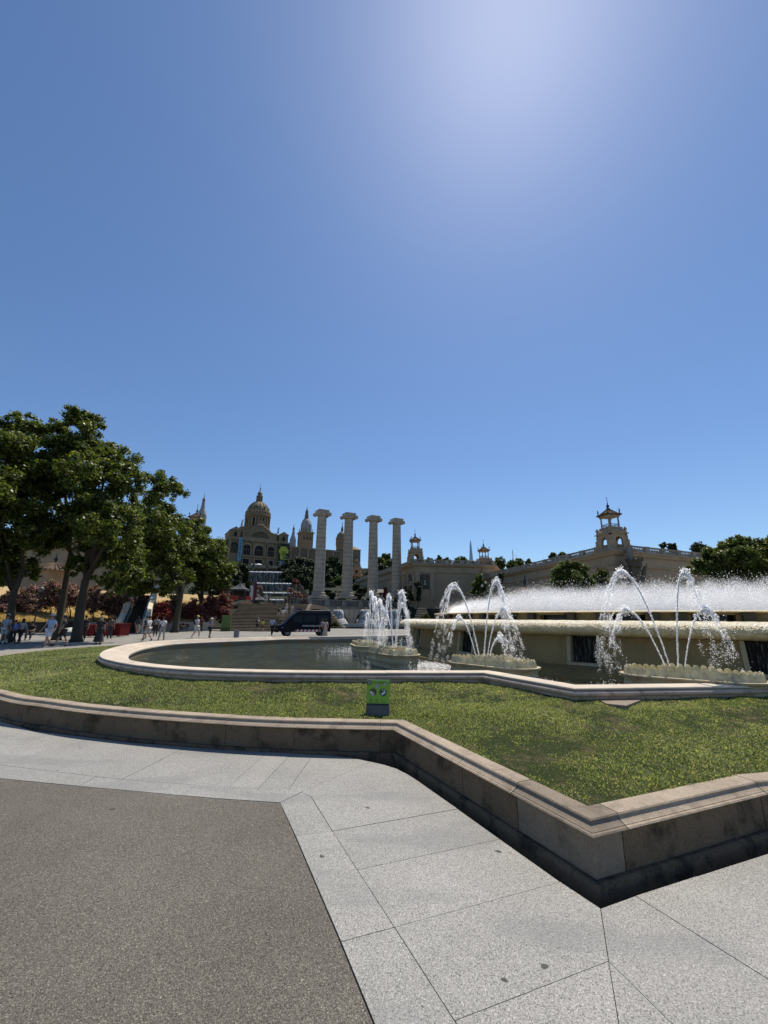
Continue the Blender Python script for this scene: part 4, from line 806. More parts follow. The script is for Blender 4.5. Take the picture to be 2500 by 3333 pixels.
for px, lab, mt, h in ((812, 'white feather flag beside the larger tent', plain('white_flag_cloth', (0.62, 0.63, 0.68), 0.7), 3.2), (823, 'dark red feather flag right of the white one', plain('dark_red_flag', (0.10, 0.012, 0.015), 0.7), 3.9), (747, 'dark red feather flag left of the larger tent', plain('dark_red_flag', (0.10, 0.012, 0.015), 0.7), 3.3)):
    Y = 68.8; a = at(px, 1950, Y); o = thing('feather_flag', lab, 'flag', (a.x, Y, TOPZ), R(20), 'feather flags by the tents'); m_ = MB(); m_.tube([(0, 0, 0), (0, 0, h*0.9), (0.12, 0, h)], 0.02, 6); m_.build('pole', M_pole, o)
    m_ = MB(); m_.slab([(0.03, 0.6), (0.35, 0.75), (0.52, 1.4), (0.52, h*0.8), (0.35, h*0.95), (0.12, h), (0.03, h*0.9)], Matrix(), 0.02); m_.build('cloth', mt, o)
# ------------------------------------------------------------------ cascades climbing the hill
def fall_mat():
    m, nt, b = new_mat('falling_water_sheet'); v = posn(nt, (2.2, 2.2, 0.22)); v2 = posn(nt, (7, 7, 0.8)); n1 = noise(nt, v, 1.0, 5, 0.7); n2 = noise(nt, v2, 1.0, 4, 0.7); n_ = mix(nt, 0.5, n1, n2)
    nt.links.new(ramp(nt, n_, [(0.40, (0.040, 0.033, 0.024)), (0.53, (0.12, 0.105, 0.082)), (0.62, (0.82, 0.80, 0.74))]), b.inputs['Base Color']); b.inputs['Roughness'].default_value = 0.75; b.inputs['Specular IOR Level'].default_value = 0.15; return m
M_fall = fall_mat(); M_cstone = stone('cascade_stone', (0.15, 0.125, 0.09), (0.04, 0.035, 0.028), 0.6, 0.4); M_foam = plain('white_water_crest', (0.85, 0.86, 0.86), 0.5, var=0.1)
cas = [(800, 925, 1861.5, 1893, 172, 'uppermost and widest cascade wall below the palace terrace'), (838, 947, 1898.5, 1929, 134, 'second cascade wall from the top'), (857, 957, 1929.5, 1950, 119, 'third cascade wall from the top, behind the white statue'), (879, 972, 1952, 1975, 106, 'lowest cascade wall at the head of the stairway')]
for x0, x1, yt, yb, Y, lab in cas:
    a, b = at(x0, yt, Y), at(x1, yb+3, Y); c = thing('cascade', lab, 'cascade', ((a.x+b.x)/2, Y, b.z-1.0), R(3), 'cascades stepping down the hill'); w = b.x-a.x; h = a.z-b.z+1.0
    m_ = MB(); m_.box(-w/2-0.8, w/2+0.8, 0.12, 5, 0, h-0.15); m_.build('wall', M_cstone, c)
    n = 60; m_ = MB(); pr = [(0.3, h+0.02), (0.0, h-0.02), (-0.12, h-0.25), (-0.2, h-0.9), (-0.22, 0.0)]
    vs = []
    for i in range(n+1):
        x = -w/2+w*i/n; e = random.uniform(-0.03, 0.03); vs += [(x, y+e, z) for y, z in pr]
    m_.add(vs, [(i*5+k, (i+1)*5+k, (i+1)*5+k+1, i*5+k+1) for i in range(n) for k in range(4)]); m_.build('water_sheet', M_fall, c, smooth=True, fix=False)
    cr = MB(); P = []; 
    for i in range(n*2+1): P.append((-w/2+w*i/(2*n), -0.06+random.uniform(-0.05, 0.05), h-0.06+random.uniform(-0.06, 0.08)))
    cr.tube(P, [random.uniform(0.09, 0.24)*Y/120 for _ in P], 5); cr.build('crest_foam', M_foam, c)
    for s in (-1, 1): m_ = MB(); m_.box(s*(w/2+0.7)-0.7, s*(w/2+0.7)+0.7, -0.5, 1.2, 0, h+0.5); m_.build('side_pier', M_cstone, c)
# rail with piers between the first two cascades
Y = 150; a, b = at(835, 1897, Y), at(958, 1895, Y); o = thing('terrace_rail', 'dark stone rail with two piers between the two upper cascades', 'balustrade', (a.x, Y, a.z-2.0)); w = b.x-a.x
m_ = MB(); m_.box(0, w, 0, 0.6, 0, 2.2); m_.build('parapet', M_cstone, o)
for px in (870, 917): m_ = MB(); x = at(px, 1890, Y).x-a.x; m_.box(x-0.8, x+0.8, -0.2, 0.8, 0, 3.3); m_.box(x-1.0, x+1.0, -0.35, 0.95, 3.3, 3.6); m_.build('pier', M_cstone, o)
# palace terrace: retaining wall with piers and ledges of a paler colour
Y = 290; tz = zat(850, 1842, Y); o = thing('palace_terrace', 'dark terrace wall with two piers and balustrade below the palace', 'terrace', (at(855, 1842, Y).x, Y, 0), R(6)); kk = Y/FPX
for x0, x1 in ((-60, -27), (-27, -8), (-4, 21), (26, 58)): pass
m_ = MB(); m_.box(-75*kk, 82*kk, 0, 20, tz-14, tz-2.2); m_.build('wall', M_cstone, o)
m_ = MB(); m_.box(-78*kk, 86*kk, -1.2, 22, tz-2.2, tz-1.2); m_.build('ledge', M_cstone, o)
for x in (-27, 17):
    m_ = MB(); m_.box((x-5)*kk, (x+5)*kk, -2.5, 0.5, tz-14, tz+0.8); m_.build('pier', M_cstone, o)
    s_ = MB(); s_.lathe([(0.7, 0), (0.8, 0.6), (0.5, 1.4), (0.6, 2.2), (0.35, 2.8), (0.4, 3.1), (0.1, 3.5)], 8, (x*kk, -1.2, tz+0.8)); s_.build('pier_statue', M_cstone, o, smooth=True)
for x0, x1 in ((-60, -36), (-17, 9), (26, 60)): m_ = MB(); m_.box(x0*kk, x1*kk, -0.35, 0.0, tz-5.3, tz-4.6); m_.build('pale_ledge', plain('pale_ledge_stone', (0.55, 0.48, 0.32), 0.8), o)
bl = MB()
for i in range(46): x = (-78+i*3.6)*kk; bl.box(x-0.18, x+0.18, -0.9, -0.5, tz-1.2, tz-0.15)
bl.box(-78*kk, 86*kk, -1.0, -0.4, tz-0.15, tz+0.15); b_ = bl.build('balustrade', stone('balustrade_stone', (0.36, 0.33, 0.27), amt=0.3), o)
for x, s in ((-62, 1), (62, -1)):
    m_ = MB(); m_.add([((x-2)*kk, -1.4, tz), ((x+2)*kk, -1.4, tz), ((x+2-10*s)*kk, -8, tz-7), ((x-2-10*s)*kk, -8, tz-7), ((x-2)*kk, -1.4, tz-1), ((x+2)*kk, -1.4, tz-1), ((x+2-10*s)*kk, -8, tz-8), ((x-2-10*s)*kk, -8, tz-8)], [(0, 1, 2, 3), (4, 5, 6, 7), (0, 3, 7, 4), (1, 2, 6, 5), (3, 2, 6, 7)]); m_.build('stair_ramp', plain('pale_ramp_stone', (0.5, 0.46, 0.38), 0.8), o)
def parasol(px, py, w, lab):
    a = at(px, py, 300); t_ = thing('terrace_parasol', lab, 'parasol', (a.x, 300, tz-1.2), 0, 'white parasols on the palace terrace'); m_ = MB(); m_.lathe([(w, a.z-tz+1.0), (w*0.6, a.z-tz+1.7), (0.05, a.z-tz+2.1)], 10); m_.build('canopy', plain('white_canvas', (0.7, 0.69, 0.65), 0.8), t_); m_ = MB(); m_.tube([(0, 0, 0), (0, 0, a.z-tz+2)], 0.08, 6); m_.build('pole', M_pole, t_)
parasol(826, 1838, 2.2, 'left one of two white parasols on the palace terrace'); parasol(842, 1838, 2.5, 'right one of two white parasols on the palace terrace')
# side stairs climbing right of the cascades
o = thing('hill_stairs', 'narrow stone steps climbing the hill right of the cascades', 'stairs')
for i in range(16):
    Y = 104+i*3.0; x0, x1 = (984-i*1.6, 1010-i*2.6); a, b = at(x0, 1946-i*3.6, Y), at(x1, 1946-i*3.6, Y); m_ = MB(); m_.box(a.x, b.x, Y, Y+3.2, a.z-1.4, a.z); m_.build('step', M_cstone, o)
o = thing('hill_stairs', 'narrow stone steps left of the second cascade', 'stairs')
for i in range(12):
    Y = 112+i*2.0; a, b = at(823, 1940-i*3.6, Y), at(840-i*0.5, 1940-i*3.6, Y); m_ = MB(); m_.box(a.x, b.x, Y, Y+2.2, a.z-0.9, a.z); m_.build('step', M_step, o)
# seated white statue in front of the cascades
a = at(866, 1945, 101); o = thing('seated_statue', 'pale seated stone figure on a plinth before the cascades', 'statue', (a.x, 101, a.z-0.6)); o.scale = (0.42,)*3; M_marble = stone('pale_statue_stone', (0.42, 0.39, 0.33), amt=0.35, scale=2)
m_ = MB(); m_.box(-0.9, 0.9, -0.7, 0.7, -2.5, 1.0); m_.build('plinth', M_marble, o)
m_ = MB(); m_.lathe([(0.75, 1.0), (0.8, 1.4), (0.55, 1.9), (0.5, 2.3), (0.55, 2.7), (0.25, 3.0), (0.18, 3.1), (0.28, 3.3), (0.25, 3.55), (0.02, 3.7)], 12); m_.tube([(-0.5, 0, 2.75), (-0.85, -0.25, 2.1), (-0.5, -0.6, 1.7)], [0.2, 0.17, 0.12], 8); m_.tube([(0.5, 0, 2.75), (0.85, -0.2, 2.2), (0.6, -0.6, 1.7)], [0.2, 0.17, 0.12], 8); m_.tube([(-0.3, -0.2, 1.7), (-0.35, -0.85, 1.6), (-0.3, -0.95, 0.9)], [0.3, 0.25, 0.18], 8); m_.tube([(0.3, -0.2, 1.7), (0.35, -0.85, 1.6), (0.3, -0.95, 0.9)], [0.3, 0.25, 0.18], 8); m_.build('figure', M_marble, o, smooth=True)
# ------------------------------------------------------------------ four tall columns
M_colst = stone('column_stone', (0.37, 0.325, 0.26), (0.24, 0.205, 0.16), 0.35, 0.5, 0.12, 0.85, 0.2, 20)
cp = [((1050.5, 1662), (1036, 1948), 95.0), ((1139, 1672), (1128, 1948), 98.5), ((1216, 1681), (1212, 1947), 102.0), ((1293.5, 1690), (1291, 1946), 105.5)]
COLH = 19.2; ND = 17
rb, rt_ = 1.20, 0.985
caps = MB(); ABW = 1.22
caps.box(-ABW, ABW, -ABW, ABW, 1.12, 1.42); caps.box(-ABW*0.93, ABW*0.93, -ABW*0.93, ABW*0.93, 0.98, 1.119)
col_dr = []
for i in range(ND):
    def rr(f): return rb+(rt_-rb)*f**1.4
    f0, f1 = i/ND, (i+1)/ND; h = (COLH-2.75)/ND; g = 0.06
    col_dr.append(MB().lathe([(0.01, 0), (rr(f0)-0.12, 0), (rr(f0)-0.12, 0.02), (rr(f0)-0.005, g), (rr(f1)-0.005, h-g), (rr(f1)-0.12, h-0.02), (rr(f1)-0.12, h), (0.01, h)], 32).mesh('drum', M_colst, auto=30))
vol = MB()
for s in (-1, 1):
    pr = [(0.001, -1.18), (0.46, -1.18), (0.49, -1.10), (0.44, -0.6), (0.40, 0), (0.44, 0.6), (0.49, 1.10), (0.46, 1.18), (0.001, 1.18)]
    v0 = MB().lathe(pr, 18); vol.add([(s*1.32+p[0], p[2], 0.50+p[1]) for p in v0.v], v0.f)
    for yy in (-1.19, 1.19): e = MB().lathe([(0.001, 0.05), (0.12, 0.04), (0.16, -0.02)], 12); vol.add([(s*1.32+p[0], yy+math.copysign(p[2], yy), 0.50+p[1]) for p in e.v], e.f)
vol.box(-1.32, 1.32, -1.12, 1.12, 0.66, 0.981)
ech = MB().lathe([(0.01, 0), (rt_+0.02, 0), (rt_+0.02, 0.10), (rt_+0.12, 0.14), (rt_+0.30, 0.34), (rt_+0.34, 0.52), (rt_+0.2, 0.66), (0.01, 0.66)], 32).mesh('echinus', M_colst, auto=40)
caps_me = caps.mesh('abacus', M_colst); vol_me = vol.mesh('volute_scroll', M_colst, auto=40)
bas = MB().lathe([(0.01, 0.42), (1.62, 0.42), (1.70, 0.55), (1.62, 0.74), (1.45, 0.78), (1.36, 0.90), (1.40, 1.00), (1.50, 1.08), (1.44, 1.20), (1.25, 1.24), (1.22, 1.33), (0.01, 1.33)], 32).mesh('column_base', M_colst, auto=40)
pl_ = MB(); pl_.box(-1.75, 1.75, -1.75, 1.75, 0, 0.419); plm = pl_.mesh('base_plinth', M_colst)
names = ['leftmost of the four tall pale columns', 'second from left of the four tall pale columns', 'third from left of the four tall pale columns', 'rightmost of the four tall pale columns']
for (tp, bt, Y), nm_ in zip(cp, names):
    b0 = at(*bt, Y); t0 = at(*tp, Y); H = t0.z-b0.z; c = thing('stone_column', nm_+' with scrolled capital', 'column', (b0.x, Y, b0.z), R(30), 'four tall columns behind the fountain'); sc = H/COLH; c.scale = (sc, sc, sc)
    link('base_plinth', plm, c); link('column_base', bas, c)
    h = (COLH-2.75)/ND
    for i, me in enumerate(col_dr): link('drum', me, c, (0, 0, 1.331+i*h))
    for nmx, me in (('echinus', ech), ('volute_scroll', vol_me), ('abacus', caps_me)): link(nmx, me, c, (0, 0, COLH-1.42))
COLB = [at(*bt, Y) for tp, bt, Y in cp]
# terrace below the columns: balustrade, wall, bell fountains, stepped blocks
M_bal = stone('grey_balustrade_stone', (0.27, 0.255, 0.22), (0.11, 0.10, 0.08), 0.5, 0.8)
e0, e1 = COLB[0], COLB[3]; ud = (e1-e0).normalized(); pdn = Vector((ud.y, -ud.x, 0)); rzc = math.atan2(ud.y, ud.x)
pod = thing('column_terrace', 'stone terrace with balustrade carrying the four columns', 'terrace', e0-ud*7+pdn*2.2, rzc); LT = (e1-e0).length+16
zt = -0.02; hb = 1.55
m_ = MB(); m_.box(0, LT, -0.3, 14, -e0.z+0.2, -hb-0.02); m_.build('wall', stone('terrace_front_stone', (0.36, 0.31, 0.235), (0.13, 0.11, 0.08), 0.5, 0.4, streak=True), pod)
m_ = MB(); m_.box(-0.2, LT+0.2, -0.5, 5.5, -hb-0.019, -hb+0.15); m_.build('ledge', M_bal, pod)
m_ = MB(); m_.box(0, LT, 0.6, 5.0, -hb+0.151, -0.04); m_.build('column_podium', M_bal, pod)
np_ = 9
for i in range(np_+1):
    x = LT*i/np_; m_ = MB(); m_.box(x-0.55, x+0.55, -0.32, 0.42, -hb+0.151, -0.12); m_.box(x-0.62, x+0.62, -0.40, 0.50, -0.119, 0.06); m_.build('pedestal', M_bal, pod)
    if i < np_:
        m_ = MB(); m_.box(x+0.63, x+LT/np_-0.63, -0.22, 0.30, -0.22, 0.0); m_.build('handrail', M_bal, pod)
        m_ = MB(); n = 8
        for j in range(n): xx = x+0.63+(LT/np_-1.26)*(j+0.5)/n; m_.lathe([(0.07, -hb+0.151), (0.06, -hb+0.4), (0.13, -hb+0.75), (0.06, -0.35), (0.09, -0.22)], 8, (xx, 0.04, 0))
        m_.build('balusters', M_bal, pod, smooth=True)
# V shaped ribs and bell fountains on the front wall
bell_px = [1100, 1190, 1282]; bl = ['leftmost bell shaped waterfall below the columns', 'middle bell shaped waterfall below the columns', 'rightmost bell shaped waterfall below the columns']
for px, lab in zip(bell_px, bl):
    Y = 88.0+(px-1100)/91*3.2; a = at(px, 1986, Y); o = thing('bell_fountain', lab, 'fountain', (a.x, Y, 0), 0, 'bell fountains below the columns'); k = Y/FPX
    zt_, z1, z2 = a.z, zat(px, 2016, Y), zat(px, 2041, Y)
    def skirt(r0, r1, z0, z1_, nm_):
        n = 40; m_ = MB(); pr = [(r0*0.2, z0+0.12), (r0*0.75, z0+0.10), (r0, z0-0.05), (r0+(r1-r0)*0.55, z0+(z1_-z0)*0.4), (r1, z1_)]; m_.lathe(pr, n)
        m_.v = [(x*(1+random.uniform(-0.03, 0.03)), y*(1+random.uniform(-0.03, 0.03)), z) for x, y, z in m_.v]; return m_.build(nm_, M_bell, o, smooth=True, fix=False)
    if 'M_bell' not in globals():
        M_bell, nt, b = new_mat('bell_water'); n_ = noise(nt, posn(nt, (5, 5, 0.9)), 1.0, 5, 0.75); nt.links.new(ramp(nt, n_, [(0.36, (0.05, 0.048, 0.04)), (0.5, (0.35, 0.35, 0.34)), (0.62, (0.85, 0.86, 0.86))]), b.inputs['Base Color']); b.inputs['Roughness'].default_value = 0.75; b.inputs['Specular IOR Level'].default_value = 0.15
    skirt(16*k, 21*k, zt_, z1, 'upper_water_bell'); skirt(25*k, 36*k, z1+0.1, z2, 'lower_water_bell')
    m_ = MB(); m_.lathe([(0.3, z2-0.2), (15*k, z2-0.2), (15*k, z1), (19*k, z1+0.1), (8*k, z1+0.15), (8*k, zt_-0.2), (14*k, zt_), (0.01, zt_+0.05)], 20); m_.build('stone_core', M_cstone, o, auto=40)
    m_ = MB(); m_.lathe([(0.35, zt_), (0.5, zt_+0.25), (0.2, zt_+0.5), (0.01, zt_+0.55)], 12); m_.build('finial', M_cstone, o, smooth=True)
for px in (1145, 1237):
    Y = 90.0+(px-1145)/91*3.2; a, b, c = at(px-27, 1984, Y), at(px+27, 1984, Y), at(px, 2030, Y); o = thing('wall_wedge', 'pale tapering stone wedge between the bell fountains, %s' % ('left one' if px < 1200 else 'right one'), 'wall', group='wedges between the bell fountains')
    for j in range(3):
        f0, f1 = j/3, (j+1)/3; m_ = MB(); m_.slab([(a.x+(b.x-a.x)*f0+0.03, a.z), (a.x+(b.x-a.x)*f1-0.03, a.z), (c.x+(f1-0.5)*1.0-0.02, c.z), (c.x+(f0-0.5)*1.0+0.02, c.z)], Matrix.Translation((0, Y-0.6-0.25*(j == 1), 0)), 1.2); m_.build('rib', stone('pale_rib_stone', (0.40, 0.355, 0.28), amt=0.3), o)
Y = 85.5; a, b = at(1100, 2041, Y), at(1420, 2043, Y+8)
m_ = MB(); m_.prism([(a.x, a.y), (b.x, b.y), (b.x-0.4, b.y+0.8), (a.x-0.4, a.y+0.8)], 0.0, 0.62); tag(m_.build('basin_kerb', plain('pale_kerb_stone', (0.55, 0.52, 0.45), 0.8)), 'long pale kerb in front of the bell fountains', 'kerb')
# stepped blocks at both ends of the terrace
for side, pts, lab in ((0, [(1042+i*6.2, 1975+i*8.0) for i in range(9)], 'stepped stone blocks with ivy left of the bell fountains'), (1, [(1372-i*0.5, 1978+i*7.5) for i in range(8)], 'stepped stone blocks with ivy right of the bell fountains')):
    o = thing('stepped_blocks', lab, 'stone steps', group='stepped block ramps beside the bell fountains')
    for i, (px, py) in enumerate(pts):
        Y = (82-i*0.7) if side == 0 else (88-i*0.8); a = at(px-9-2*i if side else px-10, py, Y); b = at(px+18-(1 if side else 0)+i*(2.5 if side else 1.2), py, Y); m_ = MB(); m_.box(a.x, b.x, Y, Y+4, a.z-0.28, a.z); m_.build('block', stone('block_stone', (0.36, 0.30, 0.22), amt=0.5, scale=1.0), o)
        m_ = MB(); m_.box(a.x+0.25, b.x-0.3, Y+0.3, Y+4, max(0, a.z-0.9), a.z-0.282); m_.build('riser', M_cstone, o)
# ------------------------------------------------------------------ pavilions with lookout towers
M_pav = stone('ochre_render', (0.34, 0.255, 0.165), (0.20, 0.145, 0.09), 0.45, 0.12, 0.1, 0.9, 0.15, 15)
M_pavt = stone('ochre_trim', (0.36, 0.28, 0.185), (0.18, 0.135, 0.09), 0.5, 0.4, 0.1, 0.9, 0.15, 15)
M_parap = stone('grey_parapet_stone', (0.30, 0.285, 0.25), (0.10, 0.09, 0.075), 0.7, 0.5, 0.2, 0.9)
M_pink = stone('pink_render', (0.38, 0.225, 0.135), (0.22, 0.14, 0.09), 0.4, 0.5)
M_dark = stone('dark_relief_stone', (0.10, 0.085, 0.065), (0.03, 0.027, 0.022), 0.6, 1.2)
M_tile = stone('dark_roof_tile', (0.13, 0.085, 0.055), (0.05, 0.04, 0.03), 0.6, 2.0)
M_soff = plain('brown_soffit', (0.10, 0.05, 0.03), 0.8); M_iron = plain('blackish_iron', (0.02, 0.025, 0.035), 0.5, 0.4); M_hollow = plain('dark_interior', (0.02, 0.018, 0.016), 0.9)
def pavilion(name, label, P, zb, zt, par=True, mat=M_pav):
    b = thing(name, label, 'building'); pa = Path(P); m_ = MB(); m_.prism([tuple(p) for p in pa.P], zb, zt); m_.build('wall', mat, b)
    def band(nm_, pf, mt): sweep(MB(), [pa.vert(i) for i in range(pa.n)]+[pa.vert(0)], pf).build(nm_, mt, b)
    band('frieze', [(0.002, zt-2.1), (0.18, zt-2.05), (0.22, zt-1.85), (0.12, zt-1.80), (0.12, zt-0.62), (0.0, zt-0.62)], M_pavt)
    band('cornice', [(0.1, zt-0.6), (0.45, zt-0.45), (0.62, zt-0.15), (0.80, zt-0.10), (0.80, zt+0.12), (-0.3, zt+0.2), (-0.3, zt-0.6)], M_pavt)
    if par:
        for i in range(pa.n):
            a, n_ = pa.P[i], pa.nm[i]; u = pa.u[i]; L = pa.L[i]
            if a.y > 128 and (pa.P[(i+1) % pa.n]).y > 128: continue
            k = max(1, int(L/3.6)); 
            for j in range(k):
                s0, s1 = L*j/k, L*(j+1)/k; ang = math.atan2(u.y, u.x); c = a+u*(s0+s1)/2-n_*0.25
                m_ = MB(); m_.cbox((c.x, c.y, zt+0.32), s1-s0, 0.4, 0.24, ang); m_.cbox((c.x, c.y, zt+1.14), s1-s0, 0.42, 0.16, ang); m_.build('parapet_rail', M_parap, b)
                e = a+u*s0-n_*0.25; m_ = MB(); m_.cbox((e.x, e.y, zt+0.78), 1.0, 0.5, 0.95, ang); m_.build('parapet_pier', M_parap, b)
                m_ = MB(); nb = 7
                for q in range(nb): e = a+u*(s0+0.6+(s1-s0-1.2)*(q+0.5)/nb)-n_*0.25; m_.lathe([(0.08, zt+0.44), (0.13, zt+0.66), (0.06, zt+0.9), (0.09, zt+1.06)], 6, (e.x, e.y, 0))
                m_.build('balusters', M_parap, b, smooth=True)
    return b, pa
T0, T1, T2, T3 = (-10.4, 156.0), (7.7, 101.0), (25.6, 103.2), (33.7, 60.0)
ZL, ZR = zat(1350, 1836, 101), zat(2012, 1795, 60)
bL, paL = pavilion('pavilion_building', 'ochre pavilion wall with numbered banner behind the right hand columns', [T0, T1, (27.5, 103.5), (46, 152), (8, 172)], 0.0, ZL)
bR, paR = pavilion('pavilion_building', 'long ochre pavilion behind the mist with a tower on its corner', [(25.4, 102.8), T3, (96, 86), (100, 128), (40, 131)], -0.2, ZR)
# tower template
def make_tower(label, mat):
    t_ = thing('lookout_tower', label, 'tower', group='lookout towers on the pavilion roofs')
    a = 1.42; m_ = MB(); m_.box(-a-0.25, a+0.25, -a-0.25, a+0.25, -0.25, 0.12); m_.build('base', mat, t_)
    for k in range(4):
        M = Matrix.Rotation(k*math.pi/2, 4, 'Z') @ Matrix.Translation((0, -a, 0.121)); m_ = MB(); arch_wall(m_, 2*a, 2.35, 1.15, 1.62, 0.30, M, 0.28); m_.build('arch_wall', mat, t_)
        m_ = MB(); 
        for j in range(5): p = M @ Vector((-0.45+0.225*j, 0.15, 0.28)); m_.lathe([(0.05, 0), (0.07, 0.18), (0.04, 0.36)], 6, tuple(p))
        p0 = M @ Vector((-0.56, 0.15, 0.68)); p1 = M @ Vector((0.56, 0.15, 0.68)); m_.tube([p0, p1], 0.05, 6); m_.build('arch_railing', mat, t_)
        m_ = MB(); M2 = Matrix.Rotation(k*math.pi/2+math.pi/4, 4, 'Z'); r0 = a*1.38
        m_.slab([(r0-0.25, -0.2), (r0+1.05, -0.2), (r0+1.0, 0.1), (r0+0.55, 0.28), (r0+0.30, 0.7), (r0+0.26, 1.3), (r0+0.32, 1.45), (r0+0.10, 1.7), (r0+0.14, 2.2), (r0-0.25, 2.3)], M2 @ Matrix.Translation((0, -0.22, 0)), 0.44); m_.build('corner_scroll', mat, t_)
        m_ = MB(); c = M2 @ Vector((r0-0.1, 0, 2.86)); m_.lathe([(0.14, 0), (0.10, 0.08), (0.22, 0.25), (0.24, 0.4), (0.10, 0.62), (0.01, 0.75)], 10, tuple(c)); m_.build('corner_urn', mat, t_, smooth=True)
    m_ = MB(); m_.box(-a-0.2, a+0.2, -a-0.2, a+0.2, 2.472, 2.62); m_.box(-a-0.02, a+0.02, -a-0.02, a+0.02, 2.62, 2.86); m_.build('entablature', mat, t_)
    m_ = MB(); c = 1.05; m_.add([(x*a*0.98, y*a*0.98, 2.861) for x, y in ((-1, -1), (1, -1), (1, 1), (-1, 1))]+[(x*c, y*c, 3.35) for x, y in ((-1, -1), (1, -1), (1, 1), (-1, 1))], [(0, 1, 5, 4), (1, 2, 6, 5), (2, 3, 7, 6), (3, 0, 4, 7), (4, 5, 6, 7), (3, 2, 1, 0)]); m_.box(-c-0.08, c+0.08, -c-0.08, c+0.08, 3.351, 3.52); m_.build('stepped_drum', mat, t_)
    s = 0.80
    for x in (-1, 1):
        for y in (-1, 1): m_ = MB(); m_.lathe([(0.17, 3.521), (0.17, 3.62), (0.125, 3.68), (0.11, 4.95), (0.16, 5.02), (0.21, 5.14)], 10, (x*s, y*s, 0)); m_.build('column', M_parap, t_, auto=40)
    for k in range(4):
        M = Matrix.Rotation(k*math.pi/2, 4, 'Z'); m_ = MB(); m_.tube([M @ Vector((-s, -s, 4.02)), M @ Vector((s, -s, 4.02))], 0.045, 6)
        for j in range(5): m_.tube([M @ Vector((-0.5+0.25*j, -s, 3.53)), M @ Vector((-0.5+0.25*j, -s, 4.0))], 0.03, 5)
        m_.build('railing', M_parap, t_)
    m_ = MB(); m_.box(-s-0.2, s+0.2, -s-0.2, s+0.2, 5.141, 5.38); m_.build('beam', mat, t_)
    e = 1.30; pr = [(e, 5.40), (e-0.02, 5.50), (0.95, 5.68), (0.55, 6.05), (0.22, 6.42), (0.16, 6.6)]
    vs = []
    for r, z in pr: vs += [(-r, -r, z+(0.10 if r == e else 0)), (0, -r, z), (r, -r, z+(0.10 if r == e else 0)), (r, 0, z), (r, r, z+(0.10 if r == e else 0)), (0, r, z), (-r, r, z+(0.10 if r == e else 0)), (-r, 0, z)]
    m_ = MB(); m_.add(vs, [(k*8+i, k*8+(i+1) % 8, (k+1)*8+(i+1) % 8, (k+1)*8+i) for k in range(len(pr)-1) for i in range(8)]+[tuple(range(8))[::-1], tuple(range(40, 48))]); ro = m_.build('roof', M_tile, t_)
    m_ = MB()
    for k in range(4):
        M = Matrix.Rotation(k*math.pi/2, 4, 'Z')
        for j in range(9):
            f = (j-4)/4.6; m_.tube([M @ Vector((f*e, -e, 5.52)), M @ Vector((f*0.95, -0.95, 5.70)), M @ Vector((f*0.55, -0.55, 6.07)), M @ Vector((f*0.2, -0.22, 6.44))], [0.05, 0.05, 0.045, 0.03], 5)
    m_.build('tile_ridges', M_tile, ro)
    m_ = MB(); m_.box(-e+0.06, e-0.06, -e+0.06, e-0.06, 5.381, 5.399); m_.build('soffit', M_soff, t_)
    m_ = MB(); m_.lathe([(0.16, 6.58), (0.10, 6.68), (0.22, 6.86), (0.24, 6.98), (0.10, 7.12), (0.06, 7.25), (0.10, 7.33), (0.04, 7.45), (0.025, 8.1), (0.001, 8.12)], 10); m_.tube([(-0.16, 0, 7.85), (0.16, 0, 7.85)], 0.02, 5)
    m_.tube([(0.11*math.sin(i*math.pi/6), 0, 8.25-0.14*math.cos(i*math.pi/6)) for i in range(13)], 0.022, 5); m_.build('spire', M_iron, t_, smooth=True)
    for x in (-1, 1):
        for y in (-1, 1): m_ = MB(); m_.lathe([(0.09, 5.62), (0.08, 5.82), (0.05, 5.88), (0.12, 6.02), (0.11, 6.12), (0.04, 6.24), (0.07, 6.34), (0.01, 6.46)], 8, (x*(e-0.28), y*(e-0.28), 0)); m_.build('corner_finial', M_iron, t_, smooth=True)
    return t_
tw = make_tower('nearest lookout tower, on the pavilion corner above the mist', M_pavt)
def place_t(o, p, z, rz, sc): o.location = (p[0], p[1], z); o.rotation_euler = (0, 0, rz); o.scale = (sc,)*3
aR = math.atan2(T3[1]-102.8, T3[0]-25.4); aL = math.atan2(103.5-T1[1], 27.5-T1[0])
place_t(tw, (34.6, 61.6), ZR+0.25, aR, 1.02)
for lab, (px, Y, py), rz, mt, sc in (('lookout tower on the ochre building just right of the columns', (1352, 103.0, 1834), aL, None, 1.05), ('pinkish lookout tower in the inner corner of the two pavilions', (1578, 105.0, 1862), aL+0.1, M_pink, 1.0), ('small pinkish lookout tower seen between the second and third columns', (1160, 158, 1874), aL, M_pink, 1.02), ('lookout tower half hidden behind the left hand plane trees', (628, 80, 1775), R(6), None, 1.0)):
    c = copy_tree(tw); a = at(px, py, Y); place_t(c, (a.x, Y), a.z, rz, sc); c['label'] = lab
    if mt:
        for ch in c.children:
            if ch.data and ch.data.materials and ch.data.materials[0] == M_pavt: ch.data = ch.data.copy(); ch.data.materials[0] = mt
